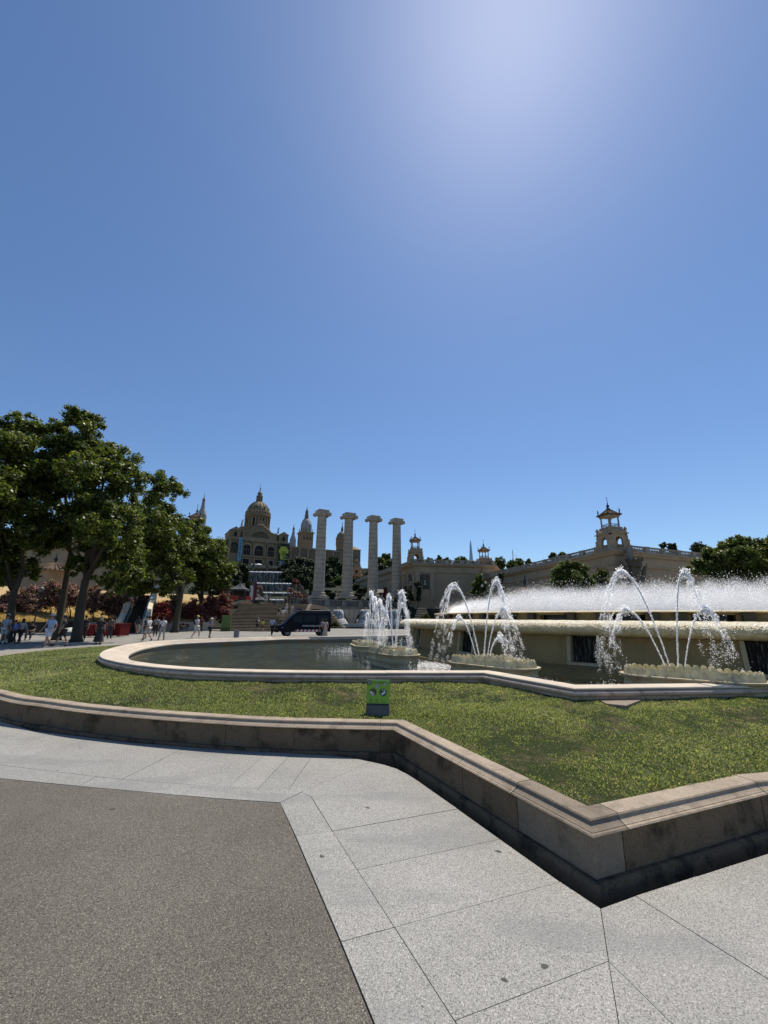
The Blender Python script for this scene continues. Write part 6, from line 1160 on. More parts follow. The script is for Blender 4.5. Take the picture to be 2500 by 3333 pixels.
def tree(name, label, blobs, Y, trunk, leaf, n, mat, group=None, seed=1, zg=None, cl=0.40, dens=1.0, dy=1.0, limbs=5, tr=0.32, cat='tree', up=0.5, tint=(0.45, 0.27), nclump=None, flat=0.8):
    """blobs: crown masses (pixel x, pixel y, pixel radius) standing at distance Y; trunk: pixel points from the ground up"""
    r_ = np.random.default_rng(seed); k = Y/FPX
    B = [(at(x, y, Y+r_.uniform(-0.45, 0.45)*rp*k*dy), rp*k) for x, y, rp in blobs]
    foot = at(trunk[0][0], trunk[0][1], Y); 
    if zg is None: zg = GZ
    t_ = thing(name, label, cat, (foot.x, Y, zg), 0, group); o0 = np.array([foot.x, Y, zg])
    C, Rd = [], []
    for c, rad in B:
        m = nclump or (30 if rad > 1.0 else 18); D = r_.normal(size=(m, 3)); D /= np.linalg.norm(D, axis=1)[:, None]; q = r_.random(m)**0.45
        P = np.array(c)+D*(rad*q*0.86)[:, None]*np.array([1, dy, 0.92]); C.append(P); Rd.append(rad*cl*r_.uniform(0.5, 1.2, m))
    n = int(n*2.3); leaf *= 0.86; C = np.concatenate(C); Rd = np.concatenate(Rd); V, F = leaf_cloud(C-o0, Rd, n, leaf, r_, up, flat=flat)
    tn = np.clip(r_.normal(tint[0], tint[1], n), 0, 1); link('crown', tri_mesh('crown', V, F, mat, tn), t_)
    m_ = MB(); pts = [Vector((foot.x, Y, zg))]+[at(x, y, Y) for x, y in trunk[1:]]; pts = [p-Vector(o0) for p in pts]
    nT = len(pts); rad = [tr*(1.35 if i == 0 else 1.0-0.45*i/max(1, nT-1)) for i in range(nT)]
    if nT > 1: pts.insert(1, pts[0].lerp(pts[1], 0.12)); rad.insert(1, tr)
    m_.tube(pts, rad, 10)
    top = pts[-1]; order = sorted(range(len(B)), key=lambda i: -B[i][1])[:limbs]
    for i in order:
        e = B[i][0]-Vector(o0); s = pts[max(1, len(pts)-1-(i % 2))]; mid = s.lerp(e, 0.5)+Vector((r_.normal()*0.2, r_.normal()*0.2, 0.06*(e-s).length)); r0 = tr*0.5
        m_.tube([s, mid, e], [r0, r0*0.6, r0*0.2], 7)
        for j in range(3):
            d = Vector(tuple(r_.normal(size=3))); d.z = abs(d.z); f = mid.lerp(e, r_.uniform(0.1, 0.8)); m_.tube([f, f+d.normalized()*B[i][1]*0.55], [r0*0.3, r0*0.08], 5)
    m_.build('trunk', M_bark, t_, smooth=True); return t_
PG = 'plane trees along the left of the plaza'
tree('plane_tree', 'plane tree with dark trunk at the left edge of the photograph', [(10, 1450, 95), (-70, 1500, 130), (50, 1560, 85), (-40, 1640, 130), (60, 1680, 80), (20, 1770, 75), (110, 1740, 55), (-60, 1790, 90), (60, 1850, 50), (-20, 1860, 60)], 28, [(28, 2070), (45, 1930), (75, 1850)], 0.24, 26000, M_plane, PG, 11, tr=0.25, dy=2.0)
tree('plane_tree', 'leaning plane tree with slim pale trunk in front of the tiled kiosk', [(150, 1400, 62), (80, 1400, 60), (210, 1480, 90), (120, 1520, 95), (190, 1600, 95), (100, 1640, 70), (215, 1720, 70), (150, 1760, 55), (30, 1420, 55)], 31, [(186, 2065), (205, 1950), (232, 1800), (222, 1700)], 0.24, 24000, M_plane, PG, 12, tr=0.26, dy=2.0)
tree('plane_tree', 'big plane tree with thick forked trunk beside the red bins', [(268, 1370, 58), (300, 1450, 75), (360, 1490, 75), (400, 1540, 60), (320, 1570, 95), (390, 1640, 75), (290, 1690, 90), (370, 1740, 85), (310, 1800, 65), (400, 1820, 60), (425, 1880, 50), (270, 1850, 38), (350, 1680, 80), (240, 1560, 70), (340, 1890, 36), (385, 1915, 32)], 29.5, [(250, 2075), (262, 1980), (278, 1890), (300, 1850)], 0.24, 30000, M_plane, PG, 13, tr=0.33, limbs=7, dy=2.0)
tree('plane_tree', 'plane tree with thin pale trunk between the escalator and the bench', [(525, 1575, 52), (570, 1590, 38), (480, 1610, 50), (545, 1660, 58), (480, 1690, 62), (560, 1740, 60), (500, 1770, 68), (450, 1830, 60), (540, 1840, 62), (580, 1880, 50), (480, 1900, 48), (520, 1720, 70), (590, 1800, 50), (440, 1760, 50), (445, 1915, 34), (540, 1915, 36)], 48, [(568, 2052), (585, 1960), (598, 1890)], 0.30, 22000, M_plane, PG, 14, tr=0.36, dy=2.0)
tree('plane_tree', 'farthest plane tree, lower and beside the stairway', [(615, 1720, 40), (650, 1720, 40), (640, 1780, 52), (690, 1780, 45), (615, 1830, 50), (680, 1840, 52), (730, 1850, 38), (640, 1890, 45), (720, 1890, 34), (600, 1770, 50), (660, 1810, 60), (745, 1870, 26)], 58, [(650, 2052), (655, 1960), (660, 1900)], 0.34, 17000, M_plane, PG, 15, tr=0.36, dy=2.0)
# trees on the right
RG = 'trees in front of the right hand pavilion'
tree('garden_tree', 'round tree in front of the pavilion at the left of the near tower', [(1850, 1845, 32), (1885, 1848, 30), (1822, 1870, 30), (1860, 1880, 40), (1900, 1885, 30), (1820, 1905, 30), (1880, 1915, 38)], 52, [(1858, 2055), (1858, 1960), (1860, 1910)], 0.24, 12000, M_fresh, RG, 21, tr=0.2)
tree('garden_tree', 'small tree between the round tree and the near tower', [(1960, 1868, 18), (1945, 1890, 24), (1972, 1895, 22), (1955, 1915, 24)], 54, [(1956, 2055), (1956, 1960), (1957, 1915)], 0.22, 5000, M_fresh, RG, 22, tr=0.14)
tree('garden_tree', 'big spreading tree filling the right edge of the photograph', [(2390, 1775, 42), (2450, 1785, 45), (2340, 1810, 45), (2410, 1835, 60), (2480, 1825, 60), (2290, 1845, 42), (2350, 1870, 50), (2440, 1890, 60), (2250, 1860, 22), (2520, 1790, 55), (2530, 1880, 60)], 42, [(2410, 2065), (2408, 1960), (2410, 1890)], 0.26, 26000, M_plane, RG, 23, tr=0.34)
tree('garden_tree', 'narrow leafy tree by the white lamp globes in the pavilion corner', [(1560, 1880, 14), (1556, 1900, 20), (1572, 1905, 18), (1552, 1925, 24), (1578, 1930, 22), (1562, 1945, 24)], 84, [(1562, 2030), (1562, 1980), (1562, 1930)], 0.3, 7000, M_fresh, RG, 24, tr=0.16)
for px, py, w, h, Y, lab, sd in ((1360, 1925, 13, 24, 97, 'upright shrub on the left against the ochre corner bay', 31), (1336, 1935, 12, 14, 96, 'dark shrub below the ochre corner bay', 32), (1632, 1905, 14, 34, 78, 'thin climbing tree against the long pavilion wall', 33), (1318, 1930, 9, 16, 98, 'arching shrub left of the corner bay', 34)):
    bl = [(px+random.uniform(-w*0.4, w*0.4), py-h+2*h*i/4, w*random.uniform(0.55, 0.9)) for i in range(5)]
    tree('wall_shrub', lab, bl, Y, [(px, py+h+40), (px, py+h), (px, py)], 0.30, 2600, M_evg, 'shrubs against the pavilion walls', sd, zg=hill_z(0, Y)-0.3, tr=0.1, limbs=3, cl=0.45, cat='shrub')
# skyline trees behind the roofs
HG = 'trees on the hill'
sky_t = [(1398, 1822, 11, 135), (1430, 1818, 12, 138), (1455, 1822, 10, 132), (1492, 1824, 14, 140), (1508, 1820, 12, 136), (1535, 1834, 12, 137), (1625, 1826, 18, 128), (1612, 1838, 14, 127), (1665, 1832, 14, 130), (1690, 1826, 14, 134), (1720, 1826, 8, 130), (1800, 1805, 10, 120), (1830, 1803, 9, 122), (1600, 1830, 10, 133)]
sl = ['first', 'second', 'third', 'fourth', 'fifth', 'sixth', 'seventh', 'eighth', 'ninth', 'tenth', 'eleventh', 'twelfth', 'thirteenth', 'fourteenth']
for i, (x, y, r, Y) in enumerate(sorted(sky_t)):
    tree('skyline_tree', 'green tree top above the pavilion roofs, %s from the left' % sl[i], [(x, y, r), (x-r*0.7, y+r*0.7, r*0.8), (x+r*0.7, y+r*0.6, r*0.8), (x, y+r*1.3, r)], Y, [(x, y+60), (x, y+r*2)], 0.42, 1800, M_fresh, 'tree tops above the pavilion roofs', 50+i, zg=hill_z(0, Y)-0.5, tr=0.25, limbs=2, cl=0.42)
for i, (x, y, r, lab) in enumerate(((2158, 1772, 9, 'dark conifer top right of the near tower'), (2188, 1776, 13, 'rounded dark pine top on the pavilion skyline'), (2275, 1778, 22, 'broad dark umbrella pine behind the pavilion'), (2300, 1792, 16, 'dark pine beside the umbrella pine behind the pavilion'))):
    tree('pine_tree', lab, [(x, y, r), (x-r*0.6, y+r*0.4, r*0.7), (x+r*0.6, y+r*0.3, r*0.7), (x, y+r, r)], 96, [(x, y+120), (x, y+r)], 0.3, 3000, M_evg, HG, 80+i, zg=2, tr=0.25, limbs=2, cl=0.42)
# wooded slope between cascades and pavilion
slope = [(942, 1838, 22, 210), (975, 1832, 24, 214), (1010, 1836, 22, 206), (930, 1868, 20, 165), (960, 1872, 24, 160), (995, 1868, 26, 168), (1020, 1880, 22, 158), (940, 1888, 16, 150), (1000, 1895, 20, 146), (1085, 1828, 22, 225), (1110, 1850, 22, 205), (1080, 1870, 22, 185), (1072, 1905, 16, 150), (1105, 1890, 20, 160), (1160, 1850, 16, 190), (1170, 1880, 18, 175), (1148, 1880, 20, 165), (1155, 1915, 20, 135), (1180, 1925, 18, 125), (1255, 1818, 22, 185), (1235, 1830, 20, 180), (1270, 1835, 18, 178), (1100, 1935, 16, 128), (1245, 1850, 20, 176), (1130, 1945, 14, 118), (700, 1905, 26, 120), (735, 1890, 24, 130), (765, 1862, 20, 150), (790, 1848, 16, 170), (715, 1860, 24, 150), (690, 1870, 24, 140), (775, 1920, 14, 112), (1060, 1850, 18, 210), (1062, 1880, 18, 180), (1045, 1940, 14, 118), (1215, 1860, 20, 172), (1262, 1870, 18, 172), (1195, 1900, 18, 150), (1068, 1930, 12, 126), (1030, 1845, 20, 215), (915, 1850, 12, 230), (1128, 1905, 16, 150)]
wr = ['dark broad oak', 'dense dark evergreen', 'rounded dark tree', 'loose green tree', 'low dark tree']
for i, (x, y, r, Y) in enumerate(slope):
    if x < 830: wh = 'left of the cascades'
    elif x < 1033: wh = 'left of the first column'
    elif x < 1128: wh = 'between the first and second columns'
    elif x < 1212: wh = 'between the second and third columns'
    else: wh = 'between the third and fourth columns'
    lab = '%s %s, %s' % (wr[i % 5], wh, 'high up' if y < 1845 else ('half way up' if y < 1885 else 'low down'))
    k_ = sum(1 for o in bpy.data.objects if o.get('label', '').startswith(lab))
    if k_: lab += ', more to the right'
    tree('hill_tree', lab, [(x, y, r*0.8), (x-r*0.7, y+r*0.4, r*0.7), (x+r*0.7, y+r*0.35, r*0.7), (x, y+r*0.8, r*0.85), (x-r*0.3, y-r*0.45, r*0.5), (x+r*0.4, y-r*0.4, r*0.5)], Y, [(x, y+r*3), (x, y+r)], 0.55*Y/170, 3000, M_fresh if i in (13, 14, 19, 20, 21) else M_evg, HG, 100+i, zg=hill_z(0, Y)-0.5, tr=0.3, limbs=3, cl=0.42)
# clipped hedges and flowering shrubs near the cascades
def hedge(x0, x1, y0, y1, Y, lab, d=2.0):
    a, b = at(x0, y1, Y), at(x1, y0, Y); r_ = np.random.default_rng(int(x0*7+y0)); n = int(1200); o = thing('clipped_hedge', lab, 'hedge', ((a.x+b.x)/2, Y, a.z-0.6), 0, 'clipped dark hedges on the hill'); w, h = b.x-a.x, b.z-a.z+0.6
    P = r_.uniform(-0.5, 0.5, size=(n, 3)); ax = r_.integers(0, 3, n); P[np.arange(n), ax] = np.sign(P[np.arange(n), ax])*0.5; P = P*np.array([w, d, h])+np.array([0, d/2, h/2]); V, F = leaf_cloud(P, np.full(n, 0.08), n*2, 0.22*Y/90, r_, 0.3)
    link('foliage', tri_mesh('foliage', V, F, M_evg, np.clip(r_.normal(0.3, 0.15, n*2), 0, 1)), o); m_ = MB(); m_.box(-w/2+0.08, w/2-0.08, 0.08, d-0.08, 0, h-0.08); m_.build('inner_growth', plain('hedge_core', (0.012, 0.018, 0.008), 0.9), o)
for i, (x0, x1, y0, y1, Y) in enumerate(((1068, 1090, 1930, 1950, 112), (1056, 1078, 1921, 1934, 122), (1006, 1022, 1908, 1940, 118), (990, 1006, 1888, 1910, 130), (972, 990, 1878, 1890, 140), (760, 778, 1874, 1897, 108), (790, 808, 1866, 1888, 112), (755, 775, 1890, 1905, 100), (798, 812, 1895, 1915, 99), (1010, 1030, 1925, 1945, 112), (1100, 1124, 1936, 1956, 110), (1150, 1204, 1934, 1952, 113), (1222, 1264, 1938, 1954, 116))):
    hedge(x0, x1, y0, y1, Y, ['dark clipped hedge block behind the foot of the first column', 'flat dark hedge above the block hedge right of the first column', 'tall dark hedge just left of the first column', 'dark hedge block beside the upper hill steps', 'highest dark hedge block beside the hill steps', 'dark hedge block left of the uppermost cascade', 'dark hedge block touching the uppermost cascade', 'lower dark hedge behind the larger tent', 'dark hedge behind the white feather flag', 'lowest dark hedge left of the first column base', 'dark hedge just left of the second column base', 'long dark hedge between the second and third column bases', 'long dark hedge between the third and fourth column bases'][i])
def shrub(name, lab, blobs, Y, leaf, n, mat, group, seed, zg=GZ, tint=(0.45, 0.25), cl=0.42):
    x, y, r = blobs[0]; return tree(name, lab, blobs, Y, [(x, 2060), (x, y+r)], leaf, n, mat, group, seed, zg=zg, tr=0.06, limbs=4, cl=cl, cat='shrub', tint=tint)
for i, (x, y, r, lab) in enumerate(((965, 1937, 17, 'large pink flowering bush right of the third cascade'), (945, 1920, 12, 'pink flowering bush beside the second cascade'), (990, 1962, 12, 'low pink flowering bush by the lowest cascade'), (962, 1892, 12, 'brownish bush right of the rail between cascades'), (845, 1912, 9, 'pink flowering bush left of the second cascade'))):
    shrub('flowering_bush', lab, [(x, y, r*0.8), (x-r*0.6, y+r*0.4, r*0.6), (x+r*0.6, y+r*0.4, r*0.6)], 105+(1937-y)*0.6 if i else 103, 0.3, 2600, M_olea if i != 3 else M_prune, 'pink bushes beside the cascades', 200+i, zg=hill_z(0, 110)-1.5, tint=(0.56, 0.22))
for i, (x, y, r, Y, lab) in enumerate(((1040, 1988, 11, 79, 'bright ivy hanging over the left stepped blocks, upper clump'), (1062, 2000, 10, 78, 'bright ivy on the left stepped blocks, middle clump'), (1090, 2030, 10, 76, 'dark ivy at the foot of the left stepped blocks'), (1385, 2005, 12, 84, 'ivy on the right stepped blocks'), (1185, 1950, 9, 104, 'low green bush between the second and third columns'), (1250, 1958, 8, 107, 'low green bush between the third and fourth columns'), (835, 1960, 12, 72, 'green bush beside the smaller tent'), (870, 1965, 9, 74, 'green bush right of the smaller tent'))):
    shrub('ivy_bush', lab, [(x, y, r*0.8), (x-r*0.7, y+r*0.3, r*0.6), (x+r*0.7, y+r*0.4, r*0.6)], Y, 0.2, 1800, M_fresh, 'green bushes on the terraces', 220+i, zg=max(GZ, zat(x, y+r, Y)-0.4))
shrub('red_hedge', 'brownish red hedge in front of the tiled kiosk by the mist', [(1640, 1950, 10), (1660, 1948, 11), (1685, 1948, 11), (1712, 1948, 11), (1740, 1945, 10), (1700, 1955, 12)], 45, 0.16, 5000, M_prune, None, 240)
# ------------------------------------------------------------------ left bank: low wall, dry grass, oleanders, escalator
lowpx = [(-300, 34.0), (0, 39.0), (150, 42), (330, 47), (560, 52.5), (728, 55.5)]
LW = [Vector(((x-1250)/FPX*Y*1.03, Y)) for x, Y in lowpx]
lw_o = thing('bank_wall', 'low pale concrete wall along the foot of the dry grass bank', 'wall'); M_conc = stone('pale_concrete', (0.42, 0.385, 0.32), (0.24, 0.215, 0.18), 0.4, 0.6)
nL = Path([tuple(p) for p in LW]+[(-90, 90)]); Mdarkw = stone('dark_hedge_wall', (0.055, 0.045, 0.035), amt=0.5)
for i in range(len(LW)-1):
    m_ = MB(); a, b = LW[i], LW[i+1]; u = (b-a).normalized(); n_ = Vector((-u.y, u.x)); m_.prism([tuple(a), tuple(b), tuple(b+n_*0.35), tuple(a+n_*0.35)], GZ, 1.02); m_.build('wall_section', Mdarkw if i < 3 else M_conc, lw_o)
def bank_z(x, y):
    d = np.full(np.shape(x), 1e9)
    d = dist(np.asarray(x, float), np.asarray(y, float), [tuple(p) for p in LW]+[tuple(LW[-1])])
    return 0.95+np.minimum(d*0.30, 4.2)
gx, gy = np.meshgrid(np.linspace(0, 1, 40), np.linspace(0, 1, 14), indexing='ij')
seg = np.array([tuple(p) for p in LW]); tt = gx*(len(LW)-1); bxs = np.interp(tt, range(len(LW)), seg[:, 0]); bys = np.interp(tt, range(len(LW)), seg[:, 1])
X = bxs-0.35*gy*22+0.1; Yb = bys+0.93*gy*22+0.3; Zb = bank_z(X, Yb)+0.15*(vnoise(X+200, Yb, 0.5, 61)-0.5)
V = np.stack([X.ravel(), Yb.ravel(), Zb.ravel()], 1); I = np.arange(X.size).reshape(X.shape); F = np.stack([I[:-1, :-1], I[1:, :-1], I[1:, 1:], I[:-1, 1:]], -1).reshape(-1, 4)
tag(link('grass_bank', tri_mesh('grass_bank', V, F, stone('dry_straw_grass', (0.46, 0.33, 0.16), (0.30, 0.20, 0.09), 0.5, 0.9, 0.4, 0.95, 0.8, 12, bdist=0.05))), kind='structure')
r_ = np.random.default_rng(66); n = 24000; f = r_.random(n); g = r_.random(n)**1.6*0.45; tt = f*(len(LW)-1); x = np.interp(tt, range(len(LW)), seg[:, 0])-0.35*g*22; y = np.interp(tt, range(len(LW)), seg[:, 1])+0.93*g*22+0.4; z = bank_z(x, y); a = r_.uniform(0, 6.283, n); h = r_.uniform(0.08, 0.28, n)
V = np.empty((n, 3, 3)); V[:, 0] = np.stack([x-0.03*np.cos(a), y-0.03*np.sin(a), z], 1); V[:, 1] = np.stack([x+0.03*np.cos(a), y+0.03*np.sin(a), z], 1); V[:, 2] = np.stack([x+r_.normal(size=n)*0.1, y+r_.normal(size=n)*0.1, z+h], 1)
tag(link('dry_grass', tri_mesh('dry_grass', V.reshape(-1, 3), np.arange(n*3).reshape(n, 3), leaf_mat('straw_blades', [(0, (0.30, 0.20, 0.08)), (1, (0.60, 0.46, 0.24))], 0.4), r_.random(n))), 'dry straw coloured grass on the left bank', 'dry grass', kind='stuff')
ol = [(30, 1950, 40, 44, 0), (95, 1935, 45, 45, 0), (160, 1920, 46, 46, 0), (225, 1930, 45, 47, 0), (300, 1935, 42, 48, 0), (350, 1950, 42, 49, 0), (395, 1955, 34, 50, 0), (425, 1915, 30, 53, 1), (520, 1985, 40, 52, 1), (560, 1960, 30, 56, 0), (620, 1975, 40, 56, 2), (680, 1965, 40, 58, 2), (720, 1950, 36, 60, 2), (730, 1995, 24, 58, 2), (-60, 1960, 50, 43, 0), (650, 2005, 28, 56, 2), (470, 1960, 24, 55, 0)]
oll = ['mauve oleander bush nearest the left edge, beside the dark trunk', 'tall mauve oleander behind the lamp post', 'mauve oleander below the tiled kiosk', 'mauve oleander between the two leaning trunks', 'mauve oleander right of the thick trunk', 'mauve oleander left of the escalator', 'green oleander touching the escalator wall', 'bright red oleander above the left escalator wall', 'bright red oleander right of the escalator', 'dark oleander behind the bright red one', 'dark red bush above the bench', 'dark red bush right above the bench', 'tall dark red bush beside the larger tent', 'dark red bush behind the green panel', 'mauve oleander cut by the left edge', 'low dark red bush behind the yellow capped walker', 'dark oleander above the escalator top']
for i, (x, y, r, Y, kd) in enumerate(ol):
    shrub('oleander_bush', oll[i], [(x, y, r*0.75), (x-r*0.6, y+r*0.4, r*0.65), (x+r*0.6, y+r*0.35, r*0.65), (x-r*0.1, y+r*0.8, r*0.8), (x+r*0.3, y-r*0.35, r*0.5)], Y, 0.17, 5200, (M_olea, M_redf, M_prune)[kd], 'flowering bushes on the left bank', 260+i, zg=1.0, tint=(0.54, 0.20), cl=0.4)
# escalator
Y0 = 45.5; e0 = at(430, 2046, Y0); e1 = at(472, 1938, 57); esc = thing('escalator', 'open air escalator with pale side walls climbing the bank', 'escalator', (e0.x, Y0, GZ), math.atan2(e1.y-e0.y, e1.x-e0.x)-math.pi/2)
Le = math.hypot(e1.x-e0.x, e1.y-e0.y); He = e1.z-GZ; W2 = 0.70
def ramp_solid(x0, x1, dz0, dz1, nm_, mt, par=esc, ext=1.2): m_ = MB(); m_.add([(x, y, z) for x in (x0, x1) for y, z in ((0, dz0), (Le, He+dz0), (Le, He+dz1), (0, dz1), (-ext, dz1), (-ext, dz0))], [(0, 1, 2, 3, 4, 5), (11, 10, 9, 8, 7, 6)]+[(i, (i+1) % 6, 6+(i+1) % 6, 6+i) for i in range(6)]); return m_.build(nm_, mt, par)
M_escw = stone('cream_escalator_wall', (0.74, 0.66, 0.50), (0.30, 0.26, 0.18), 0.35, 0.8)
for s in (-1, 1):
    ramp_solid(s*(W2+0.50)-0.24, s*(W2+0.50)+0.24, -1.0, 1.45, 'side_wall', M_escw); ramp_solid(s*(W2+0.12)-0.10, s*(W2+0.12)+0.10, -0.2, 0.78, 'balustrade_panel', plain('brushed_steel', (0.45, 0.46, 0.47), 0.3, 0.8)); ramp_solid(s*(W2+0.12)-0.05, s*(W2+0.12)+0.05, 0.781, 0.86, 'handrail', M_black)
for i in range(26): m_ = MB(); y = Le*i/26; z = He*i/26; m_.box(-W2, W2, y, y+Le/26+0.05, z-0.3, z+He/26*0.96); m_.box(-W2, W2, y-0.015, y+0.03, z+He/26*0.96, z+He/26); m_.build('step', plain('escalator_step', (0.035, 0.035, 0.036), 0.5, 0.5), esc)
# bins, lamps, bench, signposts
M_red = plain('dark_red_paint', (0.15, 0.012, 0.012), 0.6, 0.0, 0.2, 0.2)
def bin_(px, py, Y, w, h, lab):
    a = at(px, py, Y); o = thing('red_container', lab, 'container', (a.x, Y, GZ), R(-12), 'red containers on the plaza'); m_ = MB(); m_.add([(-w/2, -0.5, 0.1), (w/2, -0.5, 0.1), (w/2, 0.5, 0.1), (-w/2, 0.5, 0.1), (-w/2, -0.55, h), (w/2, -0.55, h), (w/2, 0.55, h), (-w/2, 0.55, h)], [(0, 1, 5, 4), (1, 2, 6, 5), (2, 3, 7, 6), (3, 0, 4, 7), (4, 5, 6, 7), (3, 2, 1, 0)]); m_.build('body', M_red, o)
    m_ = MB(); m_.box(-w/2-0.04, w/2+0.04, -0.58, 0.58, h+0.001, h+0.08); m_.build('lid', M_red, o)
    for x in (-w/2+0.15, w/2-0.15): m_ = MB(); m_.lathe([(0.10, -0.04), (0.10, 0.04)], 10); m_.v = [(x+p[2], -0.45+p[0], 0.10+p[1]) for p in m_.v]; m_.build('wheel', M_black, o)
    for x in (-w*0.2, w*0.2): m_ = MB(); m_.box(x-0.05, x+0.05, -0.56, -0.52, 0.2, h-0.1); m_.build('rib', M_red, o)
bin_(392, 2045, 37, 1.0, 1.05, 'dark red container at the right, before the escalator'); bin_(345, 2045, 36.5, 0.95, 1.0, 'dark red container in the middle beside the grey haired walker'); bin_(300, 2045, 36, 0.95, 0.95, 'dark red container at the left beside the thick trunk')
def lamp(px, py, Y, zg, lab, heads=1):
    a = at(px, py, Y); o = thing('street_lamp', lab, 'lamp', (a.x, Y, zg), 0, 'street lamps'); h = a.z-zg; m_ = MB(); m_.lathe([(0.10, 0), (0.11, 0.5), (0.06, 0.6), (0.045, h)], 8); m_.build('post', M_iron, o)
    for x in ([0] if heads == 1 else [-0.7, 0, 0.7]):
        z = h+(0.3 if x == 0 else -0.35); m_ = MB(); m_.ball((x, 0, z), 0.25, 10); m_.build('globe', (plain('milky_globe', (0.5, 0.5, 0.46), 0.3) if heads > 1 else plain('dusty_lantern', (0.10, 0.10, 0.09), 0.4)), o, smooth=True)
        if x: m_ = MB(); m_.tube([(0, 0, h-0.6), (x, 0, h-0.65)], 0.03, 5); m_.build('arm', M_iron, o)
lamp(132, 1930, 38, GZ, 'dark lamp post among the mauve oleanders'); lamp(1581, 1902, 80, 2.0, 'triple globe lamp before the pavilion corner', 3); lamp(378, 1905, 55, 2.5, 'thin dark lamp post left above the escalator'); lamp(607, 1985, 56, GZ, 'thin dark post behind the bench')
a = at(398, 1970, 44); o = thing('sign_post', 'grey square signs on a leaning post beside the escalator', 'sign', (at(391, 2040, 44).x, 44, GZ)); m_ = MB(); m_.tube([(0, 0, 0), (0.22, 0, a.z+0.3)], 0.03, 6); m_.build('post', M_pole, o); m_ = MB(); m_.box(-0.02, 0.5, -0.05, -0.03, a.z-0.35, a.z+0.25); m_.build('large_plate', plain('pale_plate', (0.36, 0.35, 0.30), 0.5), o); m_ = MB(); m_.box(0.02, 0.42, -0.05, -0.03, a.z-0.75, a.z-0.40); m_.build('small_plate', plain('pink_plate', (0.36, 0.22, 0.18), 0.5), o)
for i in range(3):
    for j in range(3): m_ = MB(); m_.box(0.05+0.15*j, 0.14+0.15*j, -0.056, -0.051, a.z-0.28+0.17*i, a.z-0.18+0.17*i); m_.build('pictogram', plain('grey_pictogram', (0.15, 0.15, 0.14), 0.6), o)
a = at(597, 2052, 52); o = thing('park_bench', 'dark wooden bench in front of the low wall, with a seated person', 'bench', (a.x, 51.0, GZ), R(8)); M_wood = plain('dark_bench_wood', (0.045, 0.03, 0.02), 0.7)
for i in range(4): m_ = MB(); m_.box(-0.95, 0.95, -0.30+0.15*i, -0.18+0.15*i, 0.42, 0.46); m_.build('seat_slat', M_wood, o)
for i in range(3): m_ = MB(); m_.box(-0.95, 0.95, 0.30, 0.33, 0.52+0.13*i, 0.62+0.13*i); m_.build('back_slat', M_wood, o)
for s in (-1, 1):
    for y in (-0.25, 0.28): m_ = MB(); m_.tube([(s*0.8, y, 0), (s*0.8, y, 0.42 if y < 0 else 0.9)], 0.03, 6); m_.build('leg', M_iron, o)
a = at(768, 2075, 34); k = 34/FPX; o = thing('grey_box', 'small plain grey box standing behind the far pool rim', 'box', (at(770, 2063, 31.5).x, 31.5, GZ)); m_ = MB(); m_.box(-0.17, 0.17, -0.1, 0.1, 0, 0.74); m_.build('case', plain('grey_box_paint', (0.17, 0.18, 0.19), 0.5), o); m_ = MB(); m_.box(-0.18, 0.18, -0.11, 0.11, 0.741, 0.77); m_.build('lid', plain('grey_box_paint', (0.17, 0.18, 0.19), 0.5), o)
tiled_kiosk(180, 1833, 56, 2.7, 'tan kiosk with tiled roof and chimney seen behind the plane trees', 2.0)
# ------------------------------------------------------------------ people
SKIN = plain('skin', (0.36, 0.20, 0.13), 0.6, var=0.1); SKIND = plain('tanned_skin', (0.20, 0.105, 0.065), 0.6, var=0.1)
def skin_mesh(V, E, Rr, name, sub=1):
    me = bpy.data.meshes.new(name); me.from_pydata(V, E, []); o = bpy.data.objects.new(name, me); COL.objects.link(o)
    sk = o.modifiers.new('s', 'SKIN'); sk.use_smooth_shade = True
    for d, r in zip(me.skin_vertices[0].data, Rr): d.radius = r if isinstance(r, tuple) else (r, r)
    me.skin_vertices[0].data[0].use_root = True
    su = o.modifiers.new('u', 'SUBSURF'); su.levels = sub; su.render_levels = sub
    dg = bpy.context.evaluated_depsgraph_get(); out = bpy.data.meshes.new_from_object(o.evaluated_get(dg)); bpy.data.objects.remove(o); bpy.data.meshes.remove(me); out.name = name; return out
def limb(hip, knee_a, ank): return hip, knee_a, ank
